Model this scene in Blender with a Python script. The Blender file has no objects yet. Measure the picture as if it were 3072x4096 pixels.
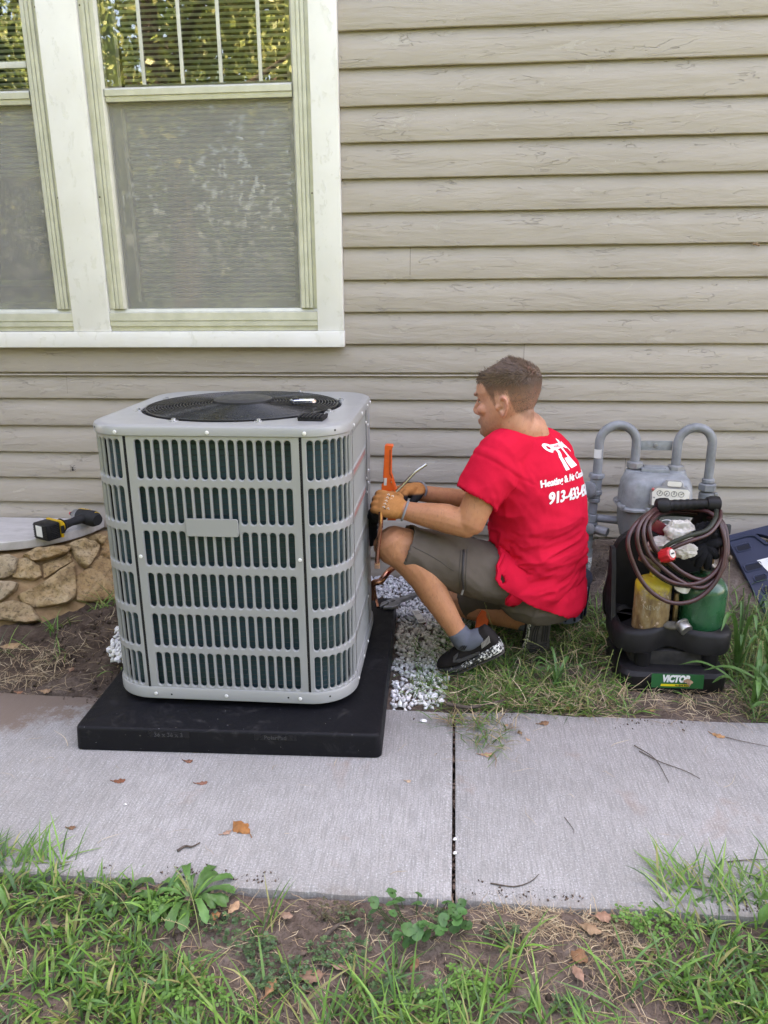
import bpy, bmesh, math, random
import numpy as np
from mathutils import Vector, Matrix
from mathutils.bvhtree import BVHTree

random.seed(7)
rng = np.random.default_rng(7)
scene = bpy.context.scene
COL = scene.collection
PI = math.pi

# ------------------------------------------------------------------ camera
cam_data = bpy.data.cameras.new('camera')
cam = bpy.data.objects.new('camera', cam_data)
COL.objects.link(cam)
scene.camera = cam
cam_data.sensor_fit = 'VERTICAL'
cam_data.sensor_height = 24.0
cam_data.lens = 24.0 * 3077 / 4096
cam_data.clip_start = 0.02
cam_data.clip_end = 400
YAW, PITCH, ROLL = -0.0907, 0.2905, -0.0085
fw = Vector((math.sin(YAW)*math.cos(PITCH), math.cos(YAW)*math.cos(PITCH), -math.sin(PITCH)))
rt = Vector((math.cos(YAW), -math.sin(YAW), 0))
up = rt.cross(fw)
rt2 = rt*math.cos(ROLL) + up*math.sin(ROLL)
up2 = up*math.cos(ROLL) - rt*math.sin(ROLL)
cam.matrix_world = Matrix(((rt2.x, up2.x, -fw.x, .1728), (rt2.y, up2.y, -fw.y, -3.4492), (rt2.z, up2.z, -fw.z, 1.3402), (0, 0, 0, 1)))

# ------------------------------------------------------------------ light: open shade, the sun stands behind the house
SUN_EL, SUN_AZ = math.radians(52), math.radians(20)      # azimuth measured from +Y towards +X
world = bpy.data.worlds.new('World')
scene.world = world
world.use_nodes = True
wn = world.node_tree
sky = wn.nodes.new('ShaderNodeTexSky')
sky.sky_type = 'NISHITA'
sky.sun_disc = False
sky.sun_elevation = SUN_EL
sky.sun_rotation = SUN_AZ
sky.air_density = 1.0
sky.dust_density = 4.0
sky.ozone_density = 0.4
bg = wn.nodes['Background']
wn.links.new(sky.outputs[0], bg.inputs[0])
bg.inputs[1].default_value = 0.15
sd = bpy.data.lights.new('sun', 'SUN')
sd.energy = 5.0
sd.angle = math.radians(0.5)
sd.color = (1, .94, .84)
sun = bpy.data.objects.new('sun', sd)
COL.objects.link(sun)
sdir = Vector((math.sin(SUN_AZ)*math.cos(SUN_EL), math.cos(SUN_AZ)*math.cos(SUN_EL), math.sin(SUN_EL)))
sun.rotation_euler = sdir.to_track_quat('Z', 'Y').to_euler()
sun.location = (0, 6, 12)
scene.view_settings.view_transform = 'Standard'
scene.view_settings.look = 'None'
scene.view_settings.gamma = 1
scene.view_settings.exposure = 3.45
scene.view_settings.use_white_balance = True
scene.view_settings.white_balance_temperature = 8200
scene.view_settings.white_balance_tint = 22
scene.cycles.use_denoising = True
scene.cycles.denoising_input_passes = 'RGB_ALBEDO_NORMAL'
scene.cycles.denoising_prefilter = 'ACCURATE'
scene.cycles.max_bounces = 8
scene.cycles.transparent_max_bounces = 16
scene.cycles.caustics_reflective = False
scene.cycles.caustics_refractive = False

# ------------------------------------------------------------------ helpers
def tag(o, label=None, cat=None, group=None, kind=None):
    if label: o['label'] = label
    if cat: o['category'] = cat
    if group: o['group'] = group
    if kind: o['kind'] = kind
    return o

def thing(name, label, cat, loc=(0, 0, 0), rz=0, group=None):
    o = bpy.data.objects.new(name, None)
    o.empty_display_size = .05
    COL.objects.link(o)
    o.location = loc
    o.rotation_euler = (0, 0, rz)
    return tag(o, label, cat, group)

def wmat(o):
    m = Matrix.LocRotScale(o.location, o.rotation_euler, o.scale)
    if o.parent:
        m = wmat(o.parent) @ o.matrix_parent_inverse @ m
    return m

def link(name, me, parent=None, origin=None):
    """a mesh given in world coordinates becomes one object"""
    o = bpy.data.objects.new(name, me)
    COL.objects.link(o)
    if origin is not None:
        me.transform(Matrix.Translation(-Vector(origin)))
        o.location = origin
    if parent is not None:
        o.parent = parent
        o.matrix_parent_inverse = wmat(parent).inverted()
    return o

def dup_tree(o, parent=None):
    c = o.copy()
    COL.objects.link(c)
    if parent is not None: c.parent = parent
    for ch in list(o.children): dup_tree(ch, c)
    return c

def nrm(v):
    v = np.asarray(v, float); return v/(np.linalg.norm(v)+1e-12)

def catmull(pts, n):
    """smooth curve through the points, n samples per span"""
    P = np.asarray(pts, float)
    P = np.vstack([2*P[0]-P[1], P, 2*P[-1]-P[-2]])
    out = []
    for i in range(1, len(P)-2):
        for t in np.linspace(0, 1, n, endpoint=False):
            a, b, c, d = P[i-1], P[i], P[i+1], P[i+2]
            out.append(.5*((2*b)+(c-a)*t+(2*a-5*b+4*c-d)*t*t+(3*b-a-3*c+d)*t**3))
    out.append(P[-2])
    return np.array(out)

class MB:
    def __init__(s):
        s.v = []; s.f = []; s.mi = []; s.col = []; s.cur = 0; s.c = None
    def add(s, verts, faces):
        b = len(s.v)
        s.v.extend([tuple(map(float, p)) for p in verts])
        for f in faces:
            s.f.append(tuple(b+i for i in f)); s.mi.append(s.cur)
        s.col.extend([s.c or (1, 1, 1)]*len(verts))
    def box(s, lo, hi, M=None, bev=0):
        bm = bmesh.new()
        bmesh.ops.create_cube(bm, size=1)
        for v in bm.verts:
            v.co = Vector([lo[i]+(v.co[i]+.5)*(hi[i]-lo[i]) for i in range(3)])
        if bev:
            bmesh.ops.bevel(bm, geom=bm.edges[:], offset=bev, segments=2, profile=.6, affect='EDGES')
        s.frombm(bm, M)
    def frombm(s, bm, M=None):
        if M is not None: bm.transform(M)
        bm.verts.index_update()
        s.add([v.co for v in bm.verts], [[v.index for v in f.verts] for f in bm.faces])
        bm.free()
    def loft(s, rings, cap=True, closed=False):
        rings = [np.asarray(r, float) for r in rings]
        n = len(rings[0]); V = np.vstack(rings); F = []
        m = len(rings)
        for i in range(m if closed else m-1):
            a, b = i*n, ((i+1) % m)*n
            for j in range(n):
                k = (j+1) % n
                F.append((a+j, a+k, b+k, b+j))
        if cap and not closed:
            F.append(tuple(range(n))[::-1]); F.append(tuple((m-1)*n+j for j in range(n)))
        s.add(V, F)
    def tube(s, path, r, n=10, cap=True, closed=False, squash=1.0, twist=None):
        P = np.asarray(path, float); m = len(P)
        R = np.full(m, r) if np.isscalar(r) else np.asarray(r, float)
        T = np.gradient(P, axis=0)
        if closed: T = np.roll(P, -1, 0)-np.roll(P, 1, 0)
        T /= np.linalg.norm(T, axis=1)[:, None]+1e-12
        ref = np.array([0, 0, 1.]) if abs(T[0][2]) < .9 else np.array([1., 0, 0])
        if twist is not None: ref = np.asarray(twist, float)
        u = nrm(np.cross(ref, T[0])); rings = []
        a = np.linspace(0, 2*PI, n, endpoint=False)
        for i in range(m):
            u = nrm(u-T[i]*(u@T[i])); w = np.cross(T[i], u)
            rings.append(P[i]+R[i]*(np.cos(a)[:, None]*u+np.sin(a)[:, None]*w*squash))
        s.loft(rings, cap, closed)
    def lathe(s, prof, origin=(0, 0, 0), axis=(0, 0, 1), n=24, ref=None):
        """prof: (radius, height) pairs"""
        ax = nrm(axis); r0 = np.array(ref if ref is not None else ((1., 0, 0) if abs(ax[0]) < .9 else (0, 1., 0)))
        u = nrm(r0-ax*(r0@ax)); w = np.cross(ax, u)
        a = np.linspace(0, 2*PI, n, endpoint=False)
        s.loft([np.asarray(origin)+ax*h+max(r, 1e-4)*(np.cos(a)[:, None]*u+np.sin(a)[:, None]*w) for r, h in prof])
    def prism(s, outline, o, u, v, w, d0, d1, bev=0):
        """2D outline in the plane (o; u, v), from depth d0 to d1 along w"""
        o, u, v, w = map(lambda q: np.asarray(q, float), (o, u, v, w))
        pts = np.asarray(outline, float)
        def ring(P, d): return o+P[:, :1]*u+P[:, 1:2]*v+w*d
        if bev:
            c = pts.mean(0); q = pts-c
            e = 1-bev/np.maximum(np.linalg.norm(q, axis=1), 1e-6)[:, None]
            inn = c+q*e
            sg = 1 if d1 > d0 else -1
            s.loft([ring(inn, d0), ring(pts, d0+sg*bev), ring(pts, d1-sg*bev), ring(inn, d1)])
        else:
            s.loft([ring(pts, d0), ring(pts, d1)])
    def ball(s, c, r, sub=2, M=None):
        bm = bmesh.new()
        bmesh.ops.create_icosphere(bm, subdivisions=sub, radius=1)
        r = (r, r, r) if np.isscalar(r) else r
        for v in bm.verts: v.co = Vector((v.co.x*r[0], v.co.y*r[1], v.co.z*r[2]))
        if M is not None: bm.transform(M)
        bmesh.ops.translate(bm, vec=Vector(c), verts=bm.verts[:])
        s.frombm(bm)
    def mesh(s, name, mats, smooth=30):
        me = bpy.data.meshes.new(name)
        me.from_pydata(s.v, [], s.f)
        for m in (mats if isinstance(mats, (list, tuple)) else [mats]): me.materials.append(m)
        if len(me.materials) > 1:
            me.polygons.foreach_set('material_index', s.mi)
        if s.c is not None:
            at = me.color_attributes.new('tint', 'FLOAT_COLOR', 'POINT')
            at.data.foreach_set('color', np.hstack([np.array(s.col), np.ones((len(s.col), 1))]).ravel().astype(np.float32))
        bm = bmesh.new(); bm.from_mesh(me)
        bmesh.ops.recalc_face_normals(bm, faces=bm.faces[:])
        if smooth:
            th = math.radians(smooth)
            for f in bm.faces: f.smooth = True
            for e in bm.edges:
                if len(e.link_faces) == 2 and e.calc_face_angle(0) > th: e.smooth = False
        bm.to_mesh(me); bm.free()
        return me
    def build(s, name, mats, parent=None, smooth=30, origin=None):
        return link(name, s.mesh(name, mats, smooth), parent, origin)

def fastmesh(name, V, F, mats, cols=None, smooth=False, mi=None):
    """large vectorised meshes; F is an (n,k) index array"""
    V = np.asarray(V, np.float32); F = np.asarray(F, np.int32)
    me = bpy.data.meshes.new(name)
    n, k = F.shape
    me.vertices.add(len(V)); me.vertices.foreach_set('co', V.ravel())
    me.loops.add(n*k); me.loops.foreach_set('vertex_index', F.ravel())
    me.polygons.add(n)
    me.polygons.foreach_set('loop_start', np.arange(0, n*k, k, dtype=np.int32))
    try: me.polygons.foreach_set('loop_total', np.full(n, k, np.int32))
    except Exception: pass
    for m in (mats if isinstance(mats, (list, tuple)) else [mats]): me.materials.append(m)
    if mi is not None: me.polygons.foreach_set('material_index', np.asarray(mi, np.int32))
    if smooth: me.polygons.foreach_set('use_smooth', np.ones(n, bool))
    me.update(calc_edges=True)
    if cols is not None:
        at = me.color_attributes.new('tint', 'FLOAT_COLOR', 'POINT')
        at.data.foreach_set('color', np.hstack([cols, np.ones((len(cols), 1))]).astype(np.float32).ravel())
    me.validate()
    return me

# value noise, vectorised
_G = np.random.default_rng(3).random((64, 64, 64))
def vnoise(p):
    p = np.asarray(p, float); i = np.floor(p).astype(int); f = p-i; f = f*f*(3-2*f)
    r = 0
    for dx in (0, 1):
        for dy in (0, 1):
            for dz in (0, 1):
                w = (f[..., 0] if dx else 1-f[..., 0])*(f[..., 1] if dy else 1-f[..., 1])*(f[..., 2] if dz else 1-f[..., 2])
                r = r+w*_G[(i[..., 0]+dx) % 64, (i[..., 1]+dy) % 64, (i[..., 2]+dz) % 64]
    return r*2-1
def fbm(p, oct=4):
    p = np.asarray(p, float); r = 0; a = 1; t = 0
    for k in range(oct):
        r = r+a*vnoise(p*2**k+k*17.3); t += a; a *= .5
    return r/t
def sstep(a, b, x):
    t = np.clip((np.asarray(x, float)-a)/(b-a), 0, 1); return t*t*(3-2*t)

# ------------------------------------------------------------------ materials
class NT:
    def __init__(s, name):
        s.m = bpy.data.materials.new(name); s.m.use_nodes = True
        s.t = s.m.node_tree; s.b = s.t.nodes['Principled BSDF']; s.out = s.t.nodes['Material Output']
        s._c = None
    def n(s, typ, **kw):
        x = s.t.nodes.new('ShaderNode'+typ)
        for k, v in kw.items(): setattr(x, k, v)
        return x
    def l(s, a, b): s.t.links.new(a, b)
    def coord(s, scale=(1, 1, 1), kind='Object'):
        tc = s.n('TexCoord'); mp = s.n('Mapping')
        mp.inputs['Scale'].default_value = scale
        s.l(tc.outputs[kind], mp.inputs[0]); return mp.outputs[0]
    def noise(s, scale, detail=4, rough=.55, vec=None, dist=0):
        x = s.n('TexNoise'); x.inputs['Scale'].default_value = scale
        x.inputs['Detail'].default_value = detail; x.inputs['Roughness'].default_value = rough
        x.inputs['Distortion'].default_value = dist
        s.l(vec if vec is not None else s.coord(), x.inputs['Vector']); return x.outputs['Fac']
    def ramp(s, fac, stops):
        x = s.n('ValToRGB'); e = x.color_ramp.elements
        while len(e) < len(stops): e.new(.5)
        for el, (p, c) in zip(e, stops):
            el.position = p; el.color = (*c, 1) if not np.isscalar(c) else (c, c, c, 1)
        s.l(fac, x.inputs[0]); return x.outputs[0]
    def mix(s, fac, a, b, mode='MIX'):
        x = s.n('Mix', data_type='RGBA', blend_type=mode)
        for sock, v in ((x.inputs[0], fac), (x.inputs[6], a), (x.inputs[7], b)):
            if hasattr(v, 'links'): s.l(v, sock)
            elif np.isscalar(v): sock.default_value = v
            else: sock.default_value = (*v, 1)
        return x.outputs[2]
    def math(s, op, a, b=None):
        x = s.n('Math', operation=op)
        for sock, v in ((x.inputs[0], a), (x.inputs[1], b)):
            if v is None: continue
            if hasattr(v, 'links'): s.l(v, sock)
            else: sock.default_value = v
        return x.outputs[0]
    def bump(s, h, strength=.5, dist=.002, prev=None):
        x = s.n('Bump'); x.inputs['Strength'].default_value = strength; x.inputs['Distance'].default_value = dist
        s.l(h, x.inputs['Height'])
        if prev is not None: s.l(prev, x.inputs['Normal'])
        return x.outputs[0]
    def set(s, **kw):
        for k, v in kw.items():
            i = s.b.inputs[{'color': 'Base Color', 'rough': 'Roughness', 'metal': 'Metallic', 'normal': 'Normal', 'spec': 'Specular IOR Level', 'coat': 'Coat Weight', 'alpha': 'Alpha', 'sss': 'Subsurface Weight', 'trans': 'Transmission Weight', 'sheen': 'Sheen Weight'}[k]]
            if hasattr(v, 'links'): s.l(v, i)
            elif np.isscalar(v): i.default_value = v
            else: i.default_value = (*v, 1)
        return s.m

def simple(name, col, rough=.5, metal=0, col2=None, vs=25, bs=0, bd=.001, bst=.5, spec=None, rv=.08, coat=0):
    """paint or plastic with uneven colour, gloss and fine relief"""
    t = NT(name)
    if spec is None: spec = .22 if max(col) < .08 and not metal else .45
    f = t.noise(vs, 5, .6)
    c2 = col2 if col2 is not None else tuple(c*.8 for c in col)
    t.set(color=t.ramp(f, [(.35, c2), (.65, col)]), metal=metal, spec=spec, coat=coat)
    g = t.noise(vs*2.3, 4, .6)
    t.set(rough=t.ramp(g, [(.3, max(.02, rough-rv)), (.7, min(1, rough+rv))]))
    if bs: t.set(normal=t.bump(t.noise(bs, 4, .6), bst, bd))
    return t.m

def tinted(name, rough=.5, trans=0, spec=.4, mul=(1, 1, 1), vs=60, var=.25):
    """colour from the mesh's own tint attribute, with grain"""
    t = NT(name)
    a = t.n('Attribute', attribute_name='tint')
    f = t.noise(vs, 4, .6)
    c = t.mix(t.ramp(f, [(.3, 0.), (.7, 1.)]), t.mix(1.0, a.outputs['Color'], tuple(m*(1-var) for m in mul), 'MULTIPLY'), t.mix(1.0, a.outputs['Color'], mul, 'MULTIPLY'))
    t.set(color=c, rough=rough, spec=spec)
    if trans:
        tr = t.n('BsdfTranslucent'); t.l(c, tr.inputs[0])
        mx = t.n('MixShader'); mx.inputs[0].default_value = trans
        t.l(t.b.outputs[0], mx.inputs[1]); t.l(tr.outputs[0], mx.inputs[2]); t.l(mx.outputs[0], t.out.inputs[0])
    return t.m

# ================================================================== SETTING
def mat_siding():
    t = NT('greige_house_paint')
    v = t.coord((1.3, 1, 16)); v3 = t.coord((.55, 1, 1.6))
    base = t.ramp(t.noise(1.6, 5, .6, v3), [(.25, (.352, .310, .258)), (.75, (.425, .375, .316))])
    grain = t.noise(9, 6, .65, v)
    base = t.mix(t.ramp(grain, [(.30, .18), (.62, 0.)]), base, (.33, .28, .22))
    # long wavy cracks in the old paint: contour lines of a stretched noise, deeper in some places
    rel = t.noise(2.6, 4, .58, t.coord((1.0, 1, 5.5)), .25)
    bands = t.math('FRACT', t.math('MULTIPLY', rel, 9.0))
    d = t.math('ABSOLUTE', t.math('SUBTRACT', bands, .5))
    jag = t.math('MULTIPLY', t.math('SUBTRACT', t.noise(60, 3, .6), .5), .10)
    line = t.ramp(t.math('ADD', d, jag), [(.0, 1.), (.022, .6), (.045, 0.)])
    mask = t.ramp(t.noise(4.5, 4, .6, t.coord((1, 1, 2.6))), [(.50, 0.), (.64, 1.)])
    crack = t.math('MULTIPLY', line, mask)
    base = t.mix(t.math('MULTIPLY', crack, .09), base, (.15, .125, .095))
    fl = t.ramp(t.noise(5, 6, .7, t.coord((1, 1, 3.2)), .6), [(.62, 0.), (.63, 1.)])
    base = t.mix(t.math('MULTIPLY', fl, .28), base, (.50, .46, .39))
    spot = t.ramp(t.noise(150, 1, .5), [(.80, 0.), (.83, 1.)])
    base = t.mix(t.math('MULTIPLY', spot, .5), base, (.75, .75, .7))
    # splashed dirt low on the wall
    tc = t.n('TexCoord'); sx = t.n('SeparateXYZ'); t.l(tc.outputs['Object'], sx.inputs[0])
    low = t.math('ADD', t.math('MULTIPLY', sx.outputs[2], -2.2), t.math('MULTIPLY', t.noise(6, 5, .7), .9))
    base = t.mix(t.ramp(low, [(-.0, 0.), (.42, .55)]), base, (.20, .165, .125))
    b1 = t.bump(grain, .4, .0014)
    b2 = t.bump(bands, .45, .0030, b1)
    b3 = t.bump(crack, .9, -.0035, b2)
    b4 = t.bump(fl, .6, -.0014, b3)
    return t.set(color=base, rough=.6, spec=.3, normal=b4)

def mat_concrete():
    t = NT('broomed_concrete')
    broom = t.noise(26, 3, .7, t.coord((8, .45, 1)))
    sp = t.noise(200, 4, .78); big = t.noise(1.9, 7, .68, None, .3); mid = t.noise(15, 6, .7)
    c = t.ramp(big, [(.25, (.215, .205, .19)), (.5, (.32, .308, .292)), (.75, (.40, .388, .37))])
    c = t.mix(t.ramp(mid, [(.40, .45), (.60, 0.)]), c, (.27, .255, .235))
    c = t.mix(t.ramp(sp, [(.36, .62), (.50, 0.)]), c, (.12, .145, .135))
    c = t.mix(t.ramp(sp, [(.55, 0.), (.66, .5)]), c, (.62, .69, .67))
    c = t.mix(t.ramp(broom, [(.38, .62), (.56, 0.)]), c, (.19, .19, .175))
    # rusty and earthy stains
    st = t.ramp(t.noise(3.7, 4, .7, None, .4), [(.62, 0.), (.75, .45)])
    c = t.mix(st, c, (.26, .16, .11))
    # soil trodden over the left back edge
    tc = t.n('TexCoord'); sx = t.n('SeparateXYZ'); t.l(tc.outputs['Object'], sx.inputs[0])
    edge = t.math('SUBTRACT', t.math('MULTIPLY', t.math('ADD', sx.outputs[1], 1.50), 3.2), t.math('MULTIPLY', t.math('ADD', sx.outputs[0], .85), 1.6))
    edge = t.math('ADD', edge, t.math('MULTIPLY', t.math('SUBTRACT', t.noise(11, 8, .78), .5), 2.6))
    c = t.mix(t.ramp(edge, [(.62, 0.), (1.0, .9)]), c, (.17, .125, .095))
    front = t.math('ADD', t.math('MULTIPLY', t.math('ADD', sx.outputs[1], 1.98), -16), t.math('MULTIPLY', t.math('SUBTRACT', t.noise(9, 5, .7), .5), 3.))
    c = t.mix(t.ramp(front, [(.3, 0.), (1., .5)]), c, (.19, .16, .13))
    b = t.bump(sp, .5, .0012); b = t.bump(broom, .6, .0016, b); b = t.bump(mid, .3, .003, b)
    return t.set(color=c, rough=.85, spec=.25, normal=b)

def mat_soil():
    t = NT('dry_soil')
    a = t.noise(14, 7, .7); b = t.noise(120, 4, .7)
    c = t.ramp(a, [(.3, (.085, .062, .048)), (.55, (.15, .115, .092)), (.75, (.225, .185, .155))])
    c = t.mix(t.ramp(b, [(.38, .65), (.55, 0.)]), c, (.05, .036, .028))
    g = t.ramp(t.noise(.9, 4, .6), [(.35, 0.), (.55, 1.)])
    tc = t.n('TexCoord'); sx = t.n('SeparateXYZ'); t.l(tc.outputs['Object'], sx.inputs[0])
    dug = t.math('MULTIPLY', t.ramp(t.math('ADD', t.math('MULTIPLY', sx.outputs[0], -1.), t.math('MULTIPLY', t.noise(6, 4), .2)), [(.9, 0.), (1., 1.)]), t.ramp(t.math('ADD', sx.outputs[1], 2.), [(.78, 0.), (.95, 1.)]))
    c = t.mix(t.math('MULTIPLY', dug, .75), c, t.ramp(a, [(.3, (.035, .023, .016)), (.7, (.095, .066, .047))]))
    far = t.ramp(t.math('MULTIPLY', sx.outputs[1], -.1), [(.36, 0.), (.46, 1.)])
    c = t.mix(t.math('MULTIPLY', far, g), c, (.06, .085, .028))
    c = t.mix(t.math('MULTIPLY', far, .7), c, (.065, .095, .032))
    n = t.bump(b, .7, .004); n = t.bump(a, .6, .02, n)
    return t.set(color=c, rough=.95, spec=.15, normal=n)

M_SIDING = mat_siding(); M_CONC = mat_concrete(); M_SOIL = mat_soil()

# ---------------------------------------------------------------- ground: one sheet to the horizon
def gz(x, y):
    x = np.asarray(x, float); y = np.asarray(y, float)
    z = np.full(np.broadcast(x, y).shape, -.012)
    fr = sstep(-2.015, -2.045, y)
    z = z*(1-fr)+fr*(-.013-.026*sstep(-2.05, -2.25, y))
    un = sstep(-1.195, -1.225, y)*sstep(-2.035, -2.005, y)
    z = z-un*.07
    bank = sstep(.60, .85, x)*sstep(-.62, -.06, y)*sstep(1.2, .5, y)
    z = z+bank*.20
    z = z+.045*np.exp(-(((x+1.18)/.16)**2+((y+.72)/.22)**2))+.03*np.exp(-(((x+1.02)/.09)**2+((y+.95)/.1)**2))
    z = z-.03*sstep(-1.25, -1.5, x)*sstep(-.95, -.7, y)
    z = z-.012*sstep(.0, -.1, np.abs(x+.49)-.62)*sstep(-1.2, -1.1, y)
    return z
def gz1(x, y): return float(gz(x, y))

def make_ground():
    xs = np.concatenate([[-150, -60, -25, -12, -7, -4.5, -3.2], np.arange(-2.5, 2.3, .0125), [2.6, 3.2, 4.5, 7, 12, 25, 60, 150]])
    ys = np.concatenate([[-150, -60, -25, -14, -9, -6.5, -5, -4.2, -3.7], np.arange(-3.3, .30, .0125), [.6, 1.2, 4, 12, 40, 150]])
    X, Y = np.meshgrid(xs, ys)
    Z = gz(X, Y)
    P = np.stack([X, Y, Z*0], -1)
    near = sstep(3.2, 2.2, np.abs(X))*sstep(-4, -3.2, Y)
    amp = .012+.016*sstep(-.8, -1.0, X)*sstep(-1.25, -1.15, Y)
    amp = amp*(1-.9*(sstep(-2.05, -2.0, Y)*sstep(-1.19, -1.23, Y)))
    Z = Z+near*amp*(.8*fbm(P*9, 3)+.7*fbm(P*34+5, 3)+.35*fbm(P*90+9, 2))
    Z = Z-(1-near)*.03
    ny, nx = X.shape
    idx = np.arange(nx*ny).reshape(ny, nx)
    F = np.stack([idx[:-1, :-1], idx[:-1, 1:], idx[1:, 1:], idx[1:, :-1]], -1).reshape(-1, 4)
    me = fastmesh('ground', np.stack([X, Y, Z], -1).reshape(-1, 3), F, M_SOIL, smooth=True)
    tag(link('ground', me), kind='structure')
make_ground()

# ---------------------------------------------------------------- sidewalk: two slabs with an open joint
sidewalk = thing('sidewalk', None, None, (0, -1.63, 0)); sidewalk['kind'] = 'structure'
def slab(x0, x1):
    n = int(np.clip((x1-x0)/.02, 10, 220)); mb = MB()
    xs = np.linspace(x0, x1, n)
    jf = .010*fbm(np.stack([xs*5, xs*0, xs*0], -1), 4)+.004*fbm(np.stack([xs*40, xs*0+3, xs*0], -1), 2); jb = .012*fbm(np.stack([xs*5, xs*0+4, xs*0], -1), 3)
    rings = []
    for i, x in enumerate(xs):
        e = min(x-x0, x1-x); r = .012*max(0, 1-e/.012) if e < .012 else 0
        yf = -2.024+jf[i]+r*.6; yb = -1.215+jb[i]; z = -r*.35
        rings.append([(x, yf+.004, -.1), (x, yf, -.02), (x, yf+.004, z-.006), (x, yf+.013, z), (x, yb-.014, z), (x, yb-.004, z-.006), (x, yb, -.02), (x, yb, -.1)])
    mb.loft(rings)
    return mb.build('slab', M_CONC, sidewalk, 40)
slab(-6, .1895); slab(.1985, 6)
mj = MB()
for i in range(90):
    y = random.uniform(-2.02, -1.24); s = random.uniform(.002, .0055)
    mj.ball((.194+random.uniform(-.003, .003), y, -.016+random.uniform(-.004, .006)), (s, s*random.uniform(.8, 1.8), s), 1)
tag(mj.build('joint_debris', simple('joint_dirt', (.16, .11, .08), .9, col2=(.06, .04, .03), vs=300), sidewalk), kind='stuff')

# ---------------------------------------------------------------- house
house = thing('house', 'house wall of greige wooden lap siding with white trimmed windows', 'house', (0, 0, 0))
HB = [2.2976, 2.1645, 2.0258, 1.8908, 1.7531, 1.6208, 1.4823, 1.349, 1.2143, 1.0776, .9522, .8309, .7026, .5745, .4492, .325, .2, .075, -.05]
HB = [2.2976+.135*k for k in range(32, 0, -1)]+HB
def board(x0, x1, z0, z1, proud=0.0):
    xs = np.unique(np.concatenate([[x0, x1], np.arange(math.ceil(x0/.02)*.02, x1, .02)])) if x1 > -2.6 and x0 < 2.2 else np.array([x0, x1])
    if len(xs) > 120:
        m = (xs > -2.5) & (xs < 2.1); keep = np.arange(len(xs)) % 12 == 0; keep[0] = keep[-1] = True
        xs = xs[m | keep]
    q = np.stack([xs, xs*0+z0*3.7, xs*0], -1)
    jz = .0010*fbm(q*7, 4)+.0007*fbm(q*40, 2); jy = .0014*fbm(q*3+9, 3)
    n = len(xs)
    P = [(z0+.0015+jz, .0155+0*xs), (z0+jz, .0025+jy), (z0+.0015+jz, .0+jy), (z0+.005+jz*.6, -.0009+jy), (z0+(z1-z0)*.5, .0065+jy*.6), (z1+.02+0*xs, .0165+0*xs), (z1+.02+0*xs, .026+0*xs)]
    V = np.stack([np.stack([xs, y-proud, z+0*xs], -1) for z, y in P], 1)
    k = len(P); idx = np.arange(n*k).reshape(n, k)
    F = np.stack([idx[:-1, :-1], idx[1:, :-1], idx[1:, 1:], idx[:-1, 1:]], -1).reshape(-1, 4)
    me = fastmesh('board', V.reshape(-1, 3), F, M_SIDING)
    link('board', me, house)
WIN_T = 2.86
JOINT = {10: [.478], 11: [-1.618], 7: [-.02], 14: [.95], 13: [-1.1]}
for i in range(len(HB)-1):
    z0, z1 = HB[i+1], HB[i]
    k = i+1-32
    segs = [(-6, -2.76), (-.3085, 6)] if 1.07 < z0 < WIN_T-.05 else [(-6, 6)]
    for j in JOINT.get(k, []):
        out = []
        for a, b in segs:
            if a < j < b: out += [(a, j-.0006), (j+.0006, b)]
            else: out.append((a, b))
        segs = out
    for q, (a, b) in enumerate(segs): board(a, b, z0, z1, .0012*(q % 2))
mb = MB()     # thin drip lath over the eleventh course
xs = np.arange(-3, 3, .04); jz = .0012*fbm(np.stack([xs*4, xs*0, xs*0], -1), 3)
mb.loft([[(x, .019, .9365+d), (x, -.0005, .9365+d), (x, -.003, .939+d), (x, -.002, .943+d), (x, .019, .944+d)] for x, d in zip(xs, jz)])
mb.build('lath', M_SIDING, house, 40)
dark = simple('dark_room', (.02, .02, .02), .9)
mb = MB()
mb.box((-6, .19, -.1), (6, 6, .06)); mb.box((-6, .0295, 2.98), (6, .12, 6.6))
for a, b in ((-6, -2.56), (-.36, 6)): mb.box((a, .03, .061), (b, .12, 2.979))
mb.box((-2.559, .03, .061), (-.361, .12, 1.10))
mb.box((-2.7, .9, .062), (-.2, 1.0, 2.97))
mb.build('wall_core', dark, house)
shingle = simple('roof_shingle', (.07, .062, .055), .9, col2=(.04, .036, .033), vs=40, bs=90)
mb = MB()
mb.loft([[(-6.4, -.55, 6.55), (6.4, -.55, 6.55), (6.4, 4, 9.6), (-6.4, 4, 9.6)], [(-6.4, -.55, 6.70), (6.4, -.55, 6.70), (6.4, 4, 9.76), (-6.4, 4, 9.76)]])
mb.loft([[(-6.4, 4.001, 9.6), (6.4, 4.001, 9.6), (6.4, 9, 6.5), (-6.4, 9, 6.5)], [(-6.4, 4.001, 9.76), (6.4, 4.001, 9.76), (6.4, 9, 6.66), (-6.4, 9, 6.66)]])
mb.build('roof', shingle, house)  # unseen roof, included and raised for the shade it casts on the yard

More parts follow.
